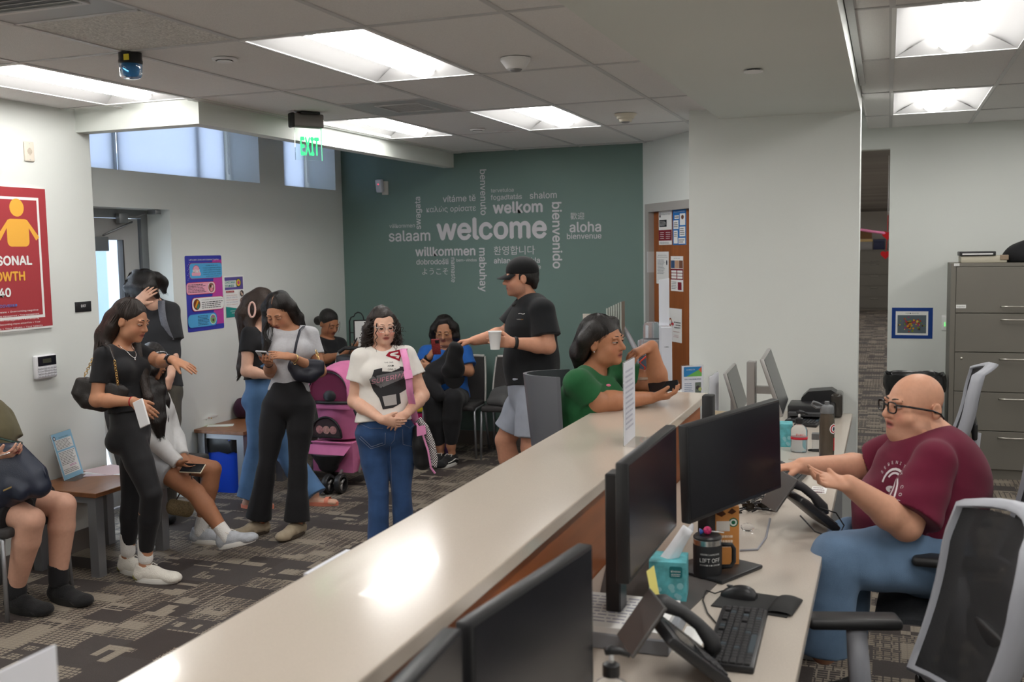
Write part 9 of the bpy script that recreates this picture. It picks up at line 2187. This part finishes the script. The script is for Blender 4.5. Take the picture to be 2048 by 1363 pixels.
# ---- navy bag on the lap
D =5.20; T =Thing('lap_bag','navy leather bag resting on the lap of the person in black shorts','bag',at_d(40,985,D)); M_NVL =mat('navy_bag',(0.016,0.022,0.042),0.4,bump=0.15,bscale=200)
S =SDF(0.007); S.cone(jd(-8,925,D),jd(25,975,D),(0.16,0.075),(0.19,0.09),dv(1,-0.5,0),0.05); S.cone(jd(30,940,D),jd(80,975,D),(0.075,0.06),(0.05,0.06),dv(0.4,1,0),0.05); S.cone(jd(15,975,D -0.07),jd(45,985,D -0.07),(0.05,0.03),(0.045,0.03),dv(0,1,0),0.02); S.wr =wrinkle(0.005,40,5); T.take(S.build('bag_body',M_NVL))
T.put(ribbon([jd(72,935,D),jd(86,934,D),jd(93,950,D),jd(90,966,D)],0.014,0.005,dv(0,0,1)),'strap',M_NVL,True); T.put(MB().prism([(0,0),(0.042,0.018),(0.042,0.026),(0,0.008)],(jd(7,982,D -0.125),dv(1,0,0),dv(0,1,0),dv(0,0,1)),0.003),'clasp',M_GOLD)
T.put(MB().tube([jd(-5,912,D -0.10),jd(20,905,D -0.10)],0.003,6),'zipper',M_SILVER,True)
# ---- khaki purse hanging from the wrist of the girl in shorts
D =6.30; T =Thing('purse','khaki patterned purse hanging beside the girl in shorts','bag',at_d(355,1035,D)); S =SDF(0.006); S.cone(jd(344,1013,D),jd(376,1018,D),(0.05,0.035),(0.05,0.035),Z3,0.02); S.wr =wrinkle(0.002,50,2); T.take(S.build('bag_body',mat('khaki_canvas',srgb(128,112,82),0.6,var=0.4,vscale=130))); T.put(MB().tube([jd(352,1000,D),jd(372,965,D -0.03),jd(382,942,D -0.08)],0.004,6),'strap',mat('strap_brown',srgb(70,44,34),0.6),True)
T.put(MB().tube([jd(380,945,D -0.1),jd(390,975,D -0.08),jd(398,985,D -0.06)],0.0025,6),'tassel',M_BLKPL,True)
# ---- bright backpack by the woman in blue
c =at_z(868,912,0); T =Thing('backpack','school backpack in yellow, pink and blue on the floor by the woman in blue','backpack',c); w_ =0.30; u =np.array(hx)
def slab(name,z0,z1,m,d0=0.0,k0=1.0,k1=1.0,yo=0.0):
    S =SDF(0.008); a =np.array(c)+np.array([0,0.09,0])+Z3 *z0 -u *0.12; b =np.array(c)+np.array([0,0.09,0])+Z3 *z1 -u *0.12; S.cone(a,b,(w_ /2*k0,0.085),(w_ /2*k1,0.085),u,0.02,flat_a=True,flat_b=True,cap=0.03); T.take(S.build(name,m))
slab('lower_panel',0.005,0.27,mat('bp_blue',srgb(20,116,186),0.6)); slab('upper_panel',0.27,0.40,mat('bp_pink',srgb(196,20,104),0.6)); slab('top_panel',0.40,0.445,mat('bp_yellow',srgb(226,196,40),0.6),k1=0.85)
cb =np.array(c)+np.array([0,0.09,0])-u *0.12; T.put(MB().tube([cb +Z3 *0.445-u *0.03,cb +Z3 *0.475,cb +Z3 *0.445+u *0.05],0.009,6),'carry_handle',mat('bp_red',srgb(206,30,50),0.6),True); T.put(MB().tube([cb +Z3 *0.40-np.array([0,0.088,0])+u *(-0.14+0.28*k /8) for k in range(9)],0.006,6),'zipper',M_BLKPL,True)
T.put(MB().tube([cb +u *0.13+Z3 *0.25+np.array([0,-0.09,0])+np.array([0.014*math.cos(t),0,0.014*math.sin(t)]) for t in [6.283*k /12 for k in range(12)]],0.003,6,closed=True),'key_ring',M_SILVER,True); T.put(MB().rbox((-0.016,-0.01,-0.09),(0.016,0.01,0.0),0.006,2,Matrix.Translation(Vector(cb +u *0.13+Z3 *0.23+np.array([0,-0.095,0])))),'charm',mat('charm',srgb(170,140,110),0.5,var=0.6,vscale=90),True)
S =SDF(0.008); S.cone(np.array(c)+u *0.10+Z3 *0.02+np.array([0,0.08,0]),np.array(c)+u *0.09+Z3 *0.30+np.array([0,0.08,0]),0.055,0.045,None,0.02); T2 =Thing('drawstring_bag','dark bag with a rainbow trim behind the school backpack','bag',np.array(c)+u *0.10+np.array([0,0.08,0])); T2.take(S.build('bag_body',mat('bag_purple',srgb(70,40,84),0.7,var=0.5,vscale=30)))
# ---- grey bag on the chair, purple bag on the table, jacket on the cabinet
S =SDF(0.008); q =np.array([-3.14,8.33,0.475]); S.cone(q +V(-0.10,0,0.07),q +V(0.10,-0.02,0.10),0.075,0.09,None,0.04); S.cone(q +V(-0.14,-0.06,0.03),q +V(0.0,-0.10,0.04),0.04,0.05,None,0.04); S.wr =wrinkle(0.010,45,6); S.cut(q +V(0,0,0.002),-Z3); tag(S.build('duffel_bag',fabric('grey_nylon',srgb(84,84,84),0.6)),'crumpled grey bag on the chair behind the man in the cap','bag')
S =SDF(0.007); q =np.array(at_z(484,838,0.50)); q[2]=0.50; S.ell(q +V(-0.03,0.06,0.085),(0.075,0.085,0.085),None,0.02); S.wr =wrinkle(0.005,45,8); S.cut(q +V(0,0,0.002),-Z3); tag(S.build('toiletry_bag',fabric('plum_cloth',srgb(64,36,56),0.8)),'plum coloured cloth bag on the far side table','bag')
S =SDF(0.009); q =np.array([at_y(2035,515,8.75).x,8.76,HCAB]); S.ell(q +V(0.06,0,0.06),(0.15,0.13,0.10),None,0.04); S.cone(q +V(-0.06,0.0,0.03),q +V(0.1,0,0.1),0.05,0.07,None,0.04); S.wr =wrinkle(0.016,45,4); S.cut(q +V(0,0,0.002),-Z3); tag(S.build('jacket',M_BLKCLOTH),'black jacket heaped on top of the filing cabinet','jacket')
phone(jd(1328,773,4.98),dv(-0.1,0.8,0.5),dv(1,0.22,0.1),'dark phone held low by the woman in green at the counter',mat('black_case',(0.015,0.015,0.017),0.3))
